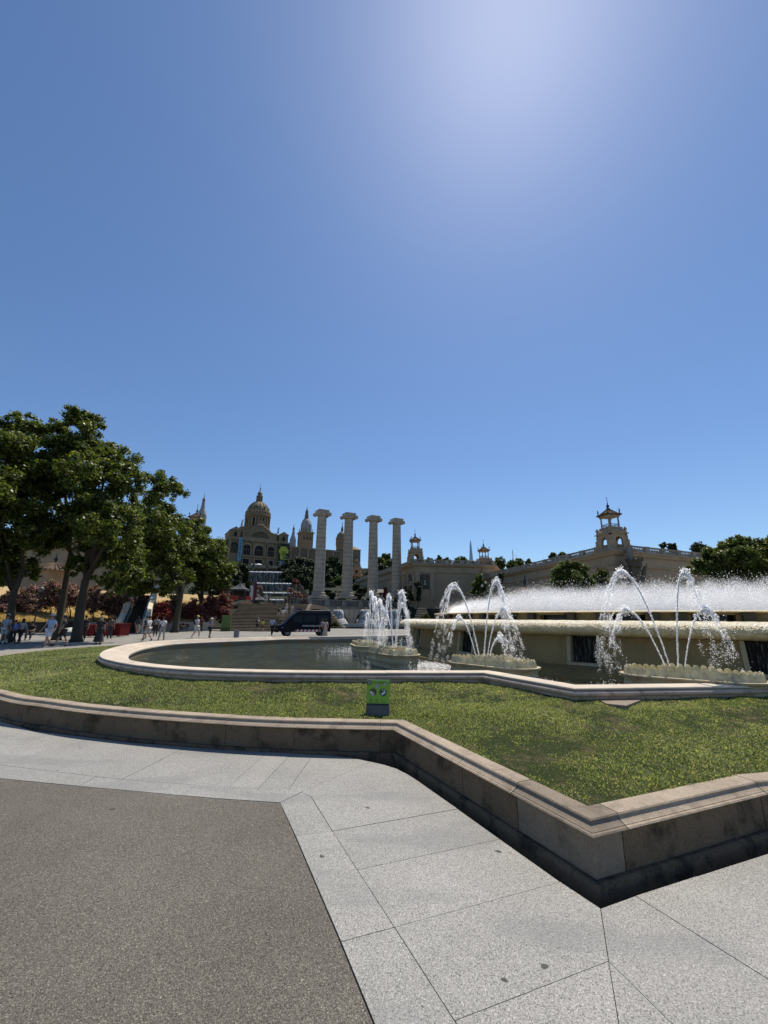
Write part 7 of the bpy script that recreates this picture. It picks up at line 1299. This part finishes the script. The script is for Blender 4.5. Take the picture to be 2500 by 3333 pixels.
def pose(kind):
    """joints of a 1.70 m figure facing +y: returns dict"""
    J = dict(pel=(0, 0, .95), spi=(0, .005, 1.14), che=(0, .0, 1.31), nb=(0, -.01, 1.43), nk=(0, .005, 1.49), h1=(0, .025, 1.555), h2=(0, .015, 1.645))
    if kind.startswith('walk'):
        s = 1 if kind == 'walkA' else -1
        J.update(hL=(-.09, 0, .90), kL=(-.10, .17*s+.03, .50), aL=(-.10, .26*s-.02, .10), tL=(-.11, .26*s+.13, .06 if s > 0 else .03), hR=(.09, 0, .90), kR=(.10, -.06*s+.06, .49), aR=(.10, -.30*s, .13), tR=(.11, -.30*s+.13, .04))
        J.update(sL=(-.18, 0, 1.39), eL=(-.24, -.12*s, 1.13), wL=(-.24, -.10*s+.10, .92), dL=(-.235, -.08*s+.15, .84), sR=(.18, 0, 1.39), eR=(.24, .10*s, 1.13), wR=(.23, .16*s+.10, .93), dR=(.225, .18*s+.15, .85))
    elif kind == 'phone':
        J.update(hL=(-.09, 0, .90), kL=(-.10, .03, .50), aL=(-.10, -.02, .09), tL=(-.12, .12, .04), hR=(.09, 0, .90), kR=(.10, .04, .50), aR=(.10, 0, .09), tR=(.12, .14, .04))
        J.update(sL=(-.18, 0, 1.39), eL=(-.23, .05, 1.12), wL=(-.12, .28, 1.16), dL=(-.07, .34, 1.20), sR=(.18, 0, 1.39), eR=(.23, .05, 1.12), wR=(.12, .28, 1.16), dR=(.07, .34, 1.20), h1=(0, .05, 1.55), h2=(0, .06, 1.635))
    elif kind == 'sit':
        J.update(pel=(0, 0, .52), spi=(0, .02, .72), che=(0, .05, .90), nb=(0, .06, 1.02), nk=(0, .08, 1.08), h1=(0, .11, 1.145), h2=(0, .12, 1.23))
        J.update(hL=(-.10, .03, .50), kL=(-.14, .42, .50), aL=(-.14, .44, .09), tL=(-.14, .58, .04), hR=(.10, .03, .50), kR=(.14, .42, .50), aR=(.14, .40, .09), tR=(.14, .54, .04))
        J.update(sL=(-.18, .05, .98), eL=(-.23, .16, .74), wL=(-.12, .36, .66), dL=(-.06, .42, .66), sR=(.18, .05, .98), eR=(.23, .16, .74), wR=(.12, .36, .66), dR=(.06, .42, .66))
    else:
        J.update(hL=(-.09, 0, .90), kL=(-.10, .03, .50), aL=(-.11, -.01, .09), tL=(-.13, .13, .04), hR=(.09, 0, .90), kR=(.10, .03, .50), aR=(.11, -.01, .09), tR=(.13, .13, .04))
        J.update(sL=(-.18, 0, 1.39), eL=(-.25, -.02, 1.12), wL=(-.25, .07, .88), dL=(-.245, .10, .80), sR=(.18, 0, 1.39), eR=(.25, -.02, 1.12), wR=(.25, .07, .88), dR=(.245, .10, .80))
    return J
RB = dict(pel=(.145, .105), spi=(.125, .095), che=(.155, .105), nb=(.075, .065), nk=(.052, .05), h1=(.066, .078), h2=(.070, .088), hL=.088, hR=.088, kL=.056, kR=.056, aL=.037, aR=.037, tL=(.036, .028), tR=(.036, .028), sL=.052, sR=.052, eL=.040, eR=.040, wL=.028, wR=.028, dL=(.022, .036), dR=(.022, .036))
ED = [('pel', 'spi'), ('spi', 'che'), ('che', 'nb'), ('nb', 'nk'), ('nk', 'h1'), ('h1', 'h2'), ('pel', 'hL'), ('hL', 'kL'), ('kL', 'aL'), ('aL', 'tL'), ('pel', 'hR'), ('hR', 'kR'), ('kR', 'aR'), ('aR', 'tR'), ('che', 'sL'), ('sL', 'eL'), ('eL', 'wL'), ('wL', 'dL'), ('che', 'sR'), ('sR', 'eR'), ('eR', 'wR'), ('wR', 'dR')]
def lerp(a, b, f): return tuple(x+(y-x)*f for x, y in zip(a, b))
_pc = {}
def figure(kind):
    if kind in _pc: return _pc[kind]
    J = pose(kind); K = list(J); ix = {k: i for i, k in enumerate(K)}
    # fingers and thumb
    V = [J[k] for k in K]; Rr = [RB[k] for k in K]; E = [(ix[a], ix[b]) for a, b in ED]
    for sd in 'LR':
        w, d = Vector(J['w'+sd]), Vector(J['d'+sd]); ax = (d-w).normalized(); sgn = -1 if sd == 'L' else 1; side = Vector((0, 1, 0)) if abs(ax.z) > 0.6 else Vector((0, 0, 1))
        for q, (o, l) in enumerate(((-.024, .062), (-.008, .072), (.008, .070), (.022, .056))):
            p = d+side*o*1.1+ax*0.012; V += [tuple(p), tuple(p+ax*l+Vector((-sgn*0.012, 0.006, 0)))]; Rr += [.0095, .0075]; E += [(ix['d'+sd], len(V)-2), (len(V)-2, len(V)-1)]
        p = d+side*0.034-ax*0.02; V.append(tuple(p+side*0.02+ax*0.035)); Rr.append(.009); E.append((ix['d'+sd], len(V)-1))
    out = {'body': skin_mesh(V, E, Rr, 'body')}
    def part(name, keys, grow, edges, extra=()):
        VV = [J[k] if isinstance(k, str) else k[0] for k in keys]; rr = []
        for k in keys:
            r = RB[k] if isinstance(k, str) else k[1]; r = r if isinstance(r, tuple) else (r, r); rr.append((r[0]+grow, r[1]+grow))
        out[name] = skin_mesh(VV, edges, rr, name)
    half = lambda a, b, f, r: (lerp(J[a], J[b], f), r)
    sh_e = [(0, 1), (1, 2), (2, 3), (2, 4), (4, 5), (2, 6), (6, 7)]
    low = (lerp(J['pel'], J['spi'], -0.18 if kind != 'sit' else 0.0), (.150, .112))
    part('shirt', [low, 'spi', 'che', half('che', 'nb', .8, .085), 'sL', half('sL', 'eL', .72, .050), 'sR', half('sR', 'eR', .72, .050)], .018, sh_e)
    part('long_shirt', [low, 'spi', 'che', half('che', 'nb', .8, .085), 'sL', 'eL', half('eL', 'wL', .85, .034), 'sR', 'eR', half('eR', 'wR', .85, .034)], .018, [(0, 1), (1, 2), (2, 3), (2, 4), (4, 5), (5, 6), (2, 7), (7, 8), (8, 9)])
    lg = [('hL', 'kL', 'aL'), ('hR', 'kR', 'aR')]
    part('shorts', ['pel', 'hL', half('hL', 'kL', .55, .082), half('hL', 'kL', .92, .074), 'hR', half('hR', 'kR', .55, .082), half('hR', 'kR', .92, .074)], .02, [(0, 1), (1, 2), (2, 3), (0, 4), (4, 5), (5, 6)])
    part('trousers', ['pel', 'hL', 'kL', half('kL', 'aL', .95, .05), 'hR', 'kR', half('kR', 'aR', .95, .05)], .018, [(0, 1), (1, 2), (2, 3), (0, 4), (4, 5), (5, 6)])
    part('shoe', [half('aL', 'tL', -.35, .038), half('aL', 'tL', .4, .042), ('tL')], .008, [(0, 1), (1, 2)]); part('shoe2', [half('aR', 'tR', -.35, .038), half('aR', 'tR', .4, .042), ('tR')], .008, [(0, 1), (1, 2)])
    m_ = MB(); n = 20; pr = [(.13, 1.14, .09), (.15, .95, .11), (.19, .70, .16), (.24, .40, .21), (.28, .16, .26)]
    vs = []
    for rx, z, ry in pr: vs += [(rx*math.cos(2*math.pi*i/n)*(1+.05*math.sin(6*2*math.pi*i/n)*(1.2-z)), ry*math.sin(2*math.pi*i/n)*(1+.05*math.cos(5*2*math.pi*i/n)*(1.2-z)), z) for i in range(n)]
    m_.add(vs, [(k*n+i, k*n+(i+1) % n, (k+1)*n+(i+1) % n, (k+1)*n+i) for k in range(len(pr)-1) for i in range(n)]); out['skirt'] = m_.mesh('skirt', None, True)
    h = Vector(J['h2']); m_ = MB(); m_.lathe([(.001, .10), (.045, .095), (.078, .055), (.086, .0), (.080, -.045)], 14, (h.x, h.y-.012, h.z+.01), sy=1.18); out['hair'] = m_.mesh('hair', None, True)
    m_ = MB(); m_.lathe([(.001, .10), (.045, .095), (.080, .055), (.090, .0), (.092, -.08), (.095, -.17), (.06, -.20)], 14, (h.x, h.y-.045, h.z+.01), sy=0.9); out['long_hair'] = m_.mesh('long_hair', None, True)
    m_ = MB(); m_.lathe([(.001, .115), (.06, .11), (.088, .07), (.092, .015), (.17, .0), (.175, -.012), (.09, .0)], 18, (h.x, h.y, h.z+.02), sy=1.1); out['hat'] = m_.mesh('hat', None, True)
    m_ = MB(); m_.lathe([(.001, .105), (.05, .10), (.082, .06), (.090, .01)], 14, (h.x, h.y, h.z+.018), sy=1.12); m_.add([(h.x-.075, h.y+.085, h.z+.03), (h.x+.075, h.y+.085, h.z+.03), (h.x+.05, h.y+.20, h.z+.012), (h.x-.05, h.y+.20, h.z+.012)], [(0, 1, 2, 3)]); out['cap'] = m_.mesh('cap', None, True)
    c = Vector(J['che']); m_ = MB(); m_.lathe([(.02, -.24), (.13, -.23), (.155, -.05), (.14, .12), (.06, .18), (.01, .185)], 12, (c.x, c.y-.19, c.z-.04), sy=.62); out['backpack'] = m_.mesh('backpack', None, True)
    m_ = MB(); p = Vector(J['pel']); m_.cbox((p.x+.19, p.y+.06, p.z+.08), .09, .22, .18, .3); m_.tube([(p.x+.19, p.y+.06, p.z+.17), (c.x+.02, c.y+.12, c.z+.02), (c.x-.12, c.y+.02, c.z+.14), (c.x-.03, c.y-.12, c.z+.03), (p.x+.18, p.y, p.z+.17)], .012, 5); out['bag'] = m_.mesh('bag', None)
    # face: nose, eyes, mouth
    m_ = MB(); f = Vector(J['h1']); m_.tube([(f.x, f.y+.078, f.z+.065), (f.x, f.y+.100, f.z+.025)], [.008, .015], 6); out['nose'] = m_.mesh('nose', None, True)
    m_ = MB(); m_.ball((f.x-.03, f.y+.078, f.z+.062), .010, 6); m_.ball((f.x+.03, f.y+.078, f.z+.062), .010, 6); m_.cbox((f.x, f.y+.079, f.z-.012), .042, .008, .008); out['eyes_and_mouth'] = m_.mesh('eyes_and_mouth', None)
    _pc[kind] = out; return out
def col_of(c, rough=0.85):
    nm_ = 'cloth_%02d_%02d_%02d' % tuple(int(x*99) for x in c); return plain(nm_, c, rough, var=0.14, scale=6)
_mm = {}
def person(label, px, pyfeet, facing, kind, top=None, bottom=None, skirt=None, hair=(0.02, 0.014, 0.01), hat=None, cap=None, pack=None, bag=None, long_=False, sleeves=False, Y=None, z=GZ, h=1.70, skin=SKIN, shoes=(0.05, 0.05, 0.05), headpx=None):
    """facing: heading in degrees, 0 = away from the camera, 90 = to the left"""
    if Y is None: p = gz(px, pyfeet, z); x, Y = p.x, p.y
    else: x = at(px, pyfeet, Y).x
    t_ = thing('person', label, 'person', (x, Y, z), R(facing)); t_.scale = (h/1.72,)*3; f = figure(kind)
    def put(key, name, mt):
        k = (kind, key, mt.name)
        if k not in _mm: me = f[key].copy(); me.materials.clear(); me.materials.append(mt); _mm[k] = me
        return link(name, _mm[k], t_)
    put('body', 'body', skin); put('nose', 'nose', skin); put('eyes_and_mouth', 'eyes_and_mouth', M_black)
    if top: put('long_shirt' if sleeves else 'shirt', 'shirt', col_of(top))
    if skirt: put('skirt', 'skirt', col_of(skirt))
    elif bottom: put('trousers' if bottom[0] == 't' else 'shorts', 'trousers' if bottom[0] == 't' else 'shorts', col_of(bottom[1]))
    put('shoe', 'shoe', col_of(shoes)); put('shoe2', 'shoe', col_of(shoes))
    if hat: put('hat', 'hat', col_of(hat)); put('hair', 'hair', col_of(hair))
    elif cap: put('cap', 'cap', col_of(cap)); put('hair', 'hair', col_of(hair))
    else: put('long_hair' if long_ else 'hair', 'hair', col_of(hair))
    if pack: put('backpack', 'backpack', col_of(pack))
    if bag: put('bag', 'shoulder_bag', col_of(bag))
    return t_
W_, B_, K_, G_ = (0.72, 0.72, 0.70), (0.30, 0.40, 0.58), (0.02, 0.02, 0.022), (0.30, 0.29, 0.27)
person('man in pale blue shirt, white shorts and brimmed hat on the left', 152, 2108, 170, 'walkA', B_, ('s', (0.55, 0.60, 0.68)), hat=(0.55, 0.50, 0.42), h=1.78)
person('person in black with a dark cap beside the man in the brimmed hat', 196, 2106, 140, 'walkB', K_, ('s', K_), cap=K_, bag=(0.3, 0.3, 0.28), h=1.70)
person('man in grey shirt and white cap cut by the left edge', 6, 2098, 10, 'stand', (0.34, 0.36, 0.42), ('s', (0.5, 0.5, 0.48)), cap=(0.6, 0.6, 0.58), h=1.75)
person('child with blue and white backpack at the far left', 36, 2098, 60, 'walkA', (0.04, 0.04, 0.05), ('t', K_), pack=(0.16, 0.18, 0.45), h=1.42)
person('person in pale top bending forward beside the child with the backpack', 60, 2096, 70, 'walkB', (0.36, 0.33, 0.32), ('t', (0.03, 0.03, 0.03)), long_=True, sleeves=True, h=1.50)
person('seated dark clothed person before the dark lamp post', 97, 2084, 200, 'sit', K_, ('t', (0.05, 0.05, 0.06)), h=1.7)
person('dark clothed man standing against the thick tree trunk', 268, 2084, 200, 'stand', (0.025, 0.027, 0.035), ('t', K_), h=1.72)
person('woman with long fair hair in a long black dress', 318, 2098, 20, 'stand', K_, skirt=K_, hair=(0.42, 0.33, 0.20), long_=True, bag=(0.25, 0.22, 0.2), h=1.70)
person('person in grey brown top and dark trousers before the red containers', 354, 2080, 10, 'stand', (0.13, 0.10, 0.10), ('t', (0.04, 0.045, 0.06)), h=1.68)
person('worker in white shirt and black trousers at the foot of the escalator', 412, 2056, 175, 'stand', (0.48, 0.47, 0.44), ('t', K_), sleeves=True, h=1.72)
person('woman in beige skirt stepping towards the escalator', 444, 2066, 20, 'walkA', (0.05, 0.04, 0.04), ('s', (0.30, 0.26, 0.20)), long_=True, h=1.66)
person('man in white T-shirt and pale shorts striding left', 478, 2087, 80, 'walkA', W_, ('s', (0.42, 0.41, 0.38)), h=1.72)
person('dark blue shirted companion just behind the man in the white T-shirt', 470, 2080, 80, 'stand', (0.018, 0.022, 0.04), ('s', (0.03, 0.035, 0.04)), h=1.72)
person('person in grey dress standing behind the woman with the bag', 504, 2071, 190, 'stand', (0.30, 0.30, 0.31), ('t', (0.03, 0.03, 0.03)), h=1.74)
person('woman in white top and grey trousers with a black shoulder bag', 524, 2085, 190, 'walkB', W_, ('t', (0.36, 0.36, 0.35)), bag=K_, h=1.68)
person('dark person on the bench in front of the low wall', 597, 2052, 175, 'sit', (0.03, 0.03, 0.035), ('t', K_), Y=50.95, h=1.68)
person('walker with yellow cap, black backpack and pale shorts', 636, 2077, 255, 'walkA', (0.42, 0.44, 0.48), ('s', (0.50, 0.55, 0.54)), cap=(0.62, 0.58, 0.03), pack=(0.02, 0.02, 0.022), shoes=(0.6, 0.62, 0.64), h=1.80)
person('dark red clothed person behind the yellow capped walker', 652, 2058, 200, 'stand', (0.10, 0.035, 0.03), ('t', (0.05, 0.025, 0.02)), h=1.76)
person('woman in purple vest, black shorts and white sun hat', 681, 2077, 265, 'phone', (0.16, 0.15, 0.30), ('s', K_), hat=(0.68, 0.66, 0.62), h=1.62)
person('person in pale blouse and shorts on the left by the stairs', 765, 2050, 10, 'stand', (0.42, 0.42, 0.45), ('s', (0.44, 0.43, 0.42)), pack=(0.06, 0.06, 0.09), h=1.70)
person('woman in a blue wrap skirt and white top by the stairs', 787, 2050, 15, 'stand', (0.52, 0.50, 0.47), skirt=(0.035, 0.07, 0.25), hair=(0.12, 0.07, 0.04), h=1.70)
person('person with white cap, dark backpack and black shorts by the stairs', 837, 2056, 340, 'walkB', (0.55, 0.53, 0.52), ('s', K_), cap=(0.6, 0.58, 0.55), pack=(0.06, 0.03, 0.035), h=1.66)
person('person in yellow top and khaki shorts by the stairs', 853, 2057, 30, 'walkA', (0.48, 0.44, 0.04), ('s', (0.10, 0.08, 0.045)), long_=True, h=1.52)
person('man in pale blue shirt and black trousers left of the van', 884, 2070, 355, 'walkA', B_, ('t', K_), h=1.72)
for px, stepi, lab, tp, bt, kw in ((904, 7, 'man with black backpack climbing the lower flight', (0.20, 0.18, 0.17), ('s', (0.42, 0.38, 0.33)), dict(pack=K_)), (918, 6, 'woman in white shirt climbing just above the van bonnet', W_, ('s', (0.34, 0.30, 0.28)), dict(long_=True)), (928, 10, 'person with white hat on the landing of the stairs', (0.50, 0.50, 0.52), ('s', (0.5, 0.48, 0.46)), dict(hat=(0.66, 0.62, 0.56))), (947, 10, 'person in pale grey shirt on the landing behind the van roof', (0.42, 0.40, 0.36), ('t', (0.3, 0.28, 0.25)), {})):
    Ys = 55+stepi*TREAD+(0.5 if stepi >= NSTEP else 0.2); person(lab, px, 2040, random.uniform(-15, 15), 'walkB', tp, bt, Y=Ys, z=GZ+RISE*(stepi+(0 if stepi >= NSTEP else 1)), h=1.70, **kw)
for px, i, lab, tp in ((928, 15, 'dark figure on the upper flight near the top', K_), (948, 16, 'dark figure higher on the upper flight', (0.03, 0.03, 0.035))):
    person(lab, px, 1990, 10, 'walkA', tp, ('s', K_), Y=55+i*TREAD+1.35+0.2, z=GZ+RISE*(i+1), h=1.70)
for px, lab, tp, bt in ((940, 'dark figure at the stair top left of the group', K_, K_), (957, 'person in grey at the stair top', (0.12, 0.11, 0.12), K_), (963, 'dark figure in the middle of the stair top group', K_, (0.1, 0.1, 0.1)), (990, 'dark figure at the right of the stair top group', (0.05, 0.015, 0.015), K_)):
    person(lab, px, 1968, random.uniform(0, 360), 'stand', tp, ('t', bt), Y=TOPY+1.6, z=TOPZ-0.02, h=1.70)
for px, Y, z0, lab, tp in ((1188, 97.5, 4.8, 'white clad visitor behind the balustrade between the columns', W_), (1092, 94, 4.8, 'pale clad visitor behind the balustrade by the second column', (0.5, 0.5, 0.48))):
    person(lab, px, 1960, 180, 'stand', tp, ('t', (0.2, 0.2, 0.2)), Y=Y, z=z0, h=1.75)
# pale parasol lying open, white bag
a = gz(284, 2079, GZ); o = thing('umbrella', 'pale patterned umbrella standing open on the plaza', 'umbrella', (a.x+0.1, 31.5, 0.52), 0.2); m_ = MB(); n = 8
pr = [(0.02, 0.32), (0.25, 0.29), (0.48, 0.19), (0.64, 0.04), (0.66, 0.0)]
for i in range(n): m_ = MB(); m_.lathe(pr, 3, (0, 0, 0), 2*math.pi*i/n, 2*math.pi*(i+1)/n); m_.build('panel', col_of((0.42, 0.46, 0.40)) if i % 2 else col_of((0.62, 0.63, 0.58)), o, smooth=True, fix=False)
m_ = MB(); m_.tube([(0, 0, -0.45), (0, 0, 0.38)], 0.012, 6); m_.build('stick', M_pole, o)
a = gz(17, 2096, GZ); m_ = MB(); m_.lathe([(0.02, 0), (0.17, 0.02), (0.19, 0.12), (0.13, 0.22), (0.05, 0.26), (0.07, 0.30)], 12, (0, 0, 0), sy=0.7); m_.v = [(x*random.uniform(.9, 1.1), y*random.uniform(.9, 1.1), z) for x, y, z in m_.v]; tag(m_.build('plastic_bag', col_of((0.6, 0.6, 0.6)), None, (a.x, a.y, GZ), smooth=True), 'white plastic bag on the ground at the far left', 'bag')
# ------------------------------------------------------------------ police van
M_navy = plain('navy_van_paint', (0.003, 0.004, 0.011), 0.4, 0.0, 0.12, 0.05, coat=0.03); M_glassd = plain('tinted_glass', (0.005, 0.006, 0.008), 0.15, 0.0, 0.2); M_tyre = plain('tyre_rubber', (0.012, 0.012, 0.012), 0.8); M_rimm = plain('steel_wheel', (0.22, 0.22, 0.22), 0.4, 0.7); M_chrome = plain('headlamp_glass', (0.45, 0.47, 0.5), 0.15, 0.3)
vp = at(985, 2067, 41.5); van = thing('police_van', 'dark blue high roofed police van with red and white chequer parked before the stairs', 'van', (vp.x-0.15, 42.2, GZ), R(180+22)); van.scale = (0.93, 0.93, 0.95)
# local: +x = front, y left/right; profile in x,z
side_p = [(-2.75, 0.45), (2.30, 0.42), (2.72, 0.50), (2.78, 0.78), (2.66, 1.05), (1.95, 1.32), (1.12, 2.18), (0.75, 2.46), (0.2, 2.58), (-2.55, 2.60), (-2.78, 2.45), (-2.82, 1.2)]
m_ = MB(); n = len(side_p); W = 0.98
def sec(y, inset): 
    out = []
    for x, z in side_p:
        f = max(0, (z-1.3)/1.3); out.append((x*(1-0.006*inset)-(0.03*inset if x > 2 else 0), y, z if inset == 0 else (z-0.05 if z > 2.3 else z)))
    return out
ys = [(-W, 2), (-W+0.06, 0), (W-0.06, 0), (W, 2)]
for y, ins in ys:
    for (x, yy, z) in sec(y, ins): m_.v.append((x, yy*(1-0.10*max(0, (z-1.25)/1.35)), z))
for k in range(3): m_.f += [(k*n+i, k*n+(i+1) % n, (k+1)*n+(i+1) % n, (k+1)*n+i) for i in range(n)]
m_.f += [tuple(range(n)), tuple(range(3*n, 4*n))[::-1]]
body = m_.build('body', M_navy, van, auto=35)
def sidepan(nm_, P, mt, s, off=0.006, par=van):
    m2 = MB(); vs = []
    for o_ in (off, -0.03):
        for x, z in P: yy = (W+o_)*(1-0.10*max(0, (z-1.25)/1.35)); vs.append((x, s*yy, z))
    k = len(P); m2.add(vs, [tuple(range(k)), tuple(range(k, 2*k))[::-1]]+[(i, (i+1) % k, k+(i+1) % k, k+i) for i in range(k)]); return m2.build(nm_, mt, par)
for s in (-1, 1):
    sidepan('front_window', [(0.25, 1.38), (1.55, 1.38), (1.02, 2.02), (0.25, 2.08)], M_glassd, s); sidepan('side_window', [(-1.15, 1.38), (0.05, 1.38), (0.05, 2.08), (-1.15, 2.10)], M_glassd, s); sidepan('rear_window', [(-2.5, 1.40), (-1.35, 1.40), (-1.35, 2.10), (-2.5, 2.08)], M_glassd, s)
    dr_ = sidepan('front_door', [(0.18, 0.60), (1.45, 0.60), (1.62, 1.2), (1.58, 1.34), (0.18, 1.34)], M_navy, s, 0.004); sidepan('handle', [(0.30, 1.18), (0.50, 1.18), (0.50, 1.23), (0.30, 1.23)], M_black, s, 0.03, dr_)
    sidepan('sliding_rail', [(-2.55, 1.20), (-0.1, 1.20), (-0.1, 1.24), (-2.55, 1.24)], M_black, s, 0.012); sidepan('roof_gutter', [(-2.6, 2.36), (0.6, 2.36), (0.6, 2.40), (-2.6, 2.40)], plain('navy_trim', (0.02, 0.025, 0.05), 0.3), s, 0.012)
    for i in range(14):
        x0 = 1.05-i*0.2
        if x0-0.2 > -1.85: sidepan('chequer_stripe', [(x0-0.2, 0.47), (x0, 0.47), (x0-0.05, 0.66), (x0-0.25, 0.66)], plain('chequer_red', (0.42, 0.02, 0.025), 0.4) if i % 2 == 0 else plain('chequer_white', (0.72, 0.72, 0.72), 0.4), s, 0.008)
    for x in (1.72, -1.95):
        w_ = thing('wheel', None, None); w_.parent = van; del_ = None; w_.location = (x, s*0.86, 0.36)
        m2 = MB(); m2.lathe([(0.22, -0.11), (0.33, -0.11), (0.36, -0.07), (0.36, 0.07), (0.33, 0.11), (0.22, 0.11)], 22); m2.v = [(p[0], p[2], p[1]) for p in m2.v]; m2.build('tyre', M_tyre, w_, smooth=True)
        m2 = MB(); m2.lathe([(0.225, s*0.10), (0.19, s*0.08), (0.15, s*0.04), (0.07, s*0.07), (0.001, s*0.08)], 18); m2.v = [(p[0], p[2], p[1]) for p in m2.v]; m2.build('rim', M_rimm, w_, auto=40)
        m2 = MB(); m2.lathe([(0.36, 0), (0.44, 0), (0.44, 0.02), (0.36, 0.02)], 18, (0, 0, 0), 0.15, math.pi-0.15); m2.v = [(x+p[0], s*(W-0.012)+s*p[2], 0.36+p[1]) for p in m2.v]; m2.build('wheel_arch', M_black, van)
    m2 = MB(); m2.add([(2.60, s*0.60, 0.86), (2.74, s*0.55, 0.80), (2.50, s*0.93, 0.88), (2.35, s*0.96, 1.06), (2.42, s*0.72, 1.14)], [(0, 1, 2, 3, 4)]); m2.add([(2.64, s*0.60, 0.86), (2.78, s*0.55, 0.80), (2.55, s*0.95, 0.88), (2.38, s*0.98, 1.06), (2.46, s*0.72, 1.14)], [(0, 1, 2, 3, 4)]); m2.build('headlight', M_chrome, van)
    m2 = MB(); m2.box(1.25, 1.37, s*1.02-0.0 if s > 0 else -1.24, s*1.24 if s > 0 else -1.02, 1.42, 1.72); m2.build('wing_mirror', M_black, van)
    m2 = MB(); m2.box(-2.85, -2.80, s*0.86-0.08, s*0.86+0.08, 0.95, 1.6); m2.build('tail_light', M_red, van)
m2 = MB(); m2.add([(1.93, -0.84, 1.35), (1.93, 0.84, 1.35), (1.13, 0.78, 2.19), (1.13, -0.78, 2.19)], [(0, 1, 2, 3)]); m2.v = [(x+0.03, y, z+0.03) for x, y, z in m2.v]; m2.build('windscreen', M_glassd, van, fix=False)
m2 = MB(); m2.box(2.70, 2.80, -0.5, 0.5, 0.72, 0.98); gr_ = m2.build('radiator_grille', M_black, van)
m2 = MB(); m2.box(2.62, 2.86, -0.92, 0.92, 0.40, 0.62); m2.build('bumper', M_black, van); m2 = MB(); m2.tube([(2.80, -0.62, 0.45), (2.98, -0.62, 0.6), (2.98, -0.62, 1.05), (2.98, 0.62, 1.05), (2.98, 0.62, 0.6), (2.80, 0.62, 0.45)], 0.035, 6); m2.build('bull_bar', M_black, van)
m2 = MB(); m2.box(0.35, 0.65, -0.62, 0.62, 2.585, 2.70); lb = m2.build('light_bar', M_navy, van)
for s in (-1, 1): m2 = MB(); m2.box(0.33, 0.67, s*0.38-0.2, s*0.38+0.2, 2.60, 2.73); m2.build('beacon', plain('blue_beacon', (0.02, 0.05, 0.35), 0.2), lb)
m2 = MB(); m2.box(-1.6, -0.9, -0.5, 0.5, 2.602, 2.72); m2.build('roof_vent', M_black, van); m2 = MB(); m2.box(-2.5, -2.0, -0.4, 0.4, 2.602, 2.70); m2.build('roof_hatch', plain('pale_hatch', (0.5, 0.5, 0.5), 0.5), van)
for s in (-1, 1):
    o = link('lettering', text_mesh('MOSSOS D\u2019ESQUADRA', 0.20, plain('white_letters', (0.70, 0.70, 0.70), 0.5)), van); o.location = (-0.75, s*(W+0.012), 1.02); o.rotation_euler = (R(90), 0, 0 if s < 0 else R(180))
    m2 = MB(); m2.box(2.2, 2.3, s*(W-0.02)-0.03, s*(W-0.02)+0.03, 0.83, 0.89); m2.build('side_flasher', plain('blue_flasher', (0.30, 0.36, 0.8), 0.3), van)
person('woman in long beige dress standing at the rear of the van', 1058, 2072, 15, 'stand', (0.42, 0.34, 0.28), skirt=(0.42, 0.33, 0.26), long_=True, h=1.62, Y=39.5)
person('dark clothed person with backpack at the rear of the van', 1048, 2072, 5, 'stand', (0.05, 0.05, 0.06), ('t', K_), pack=(0.22, 0.23, 0.28), h=1.62, Y=39.7)
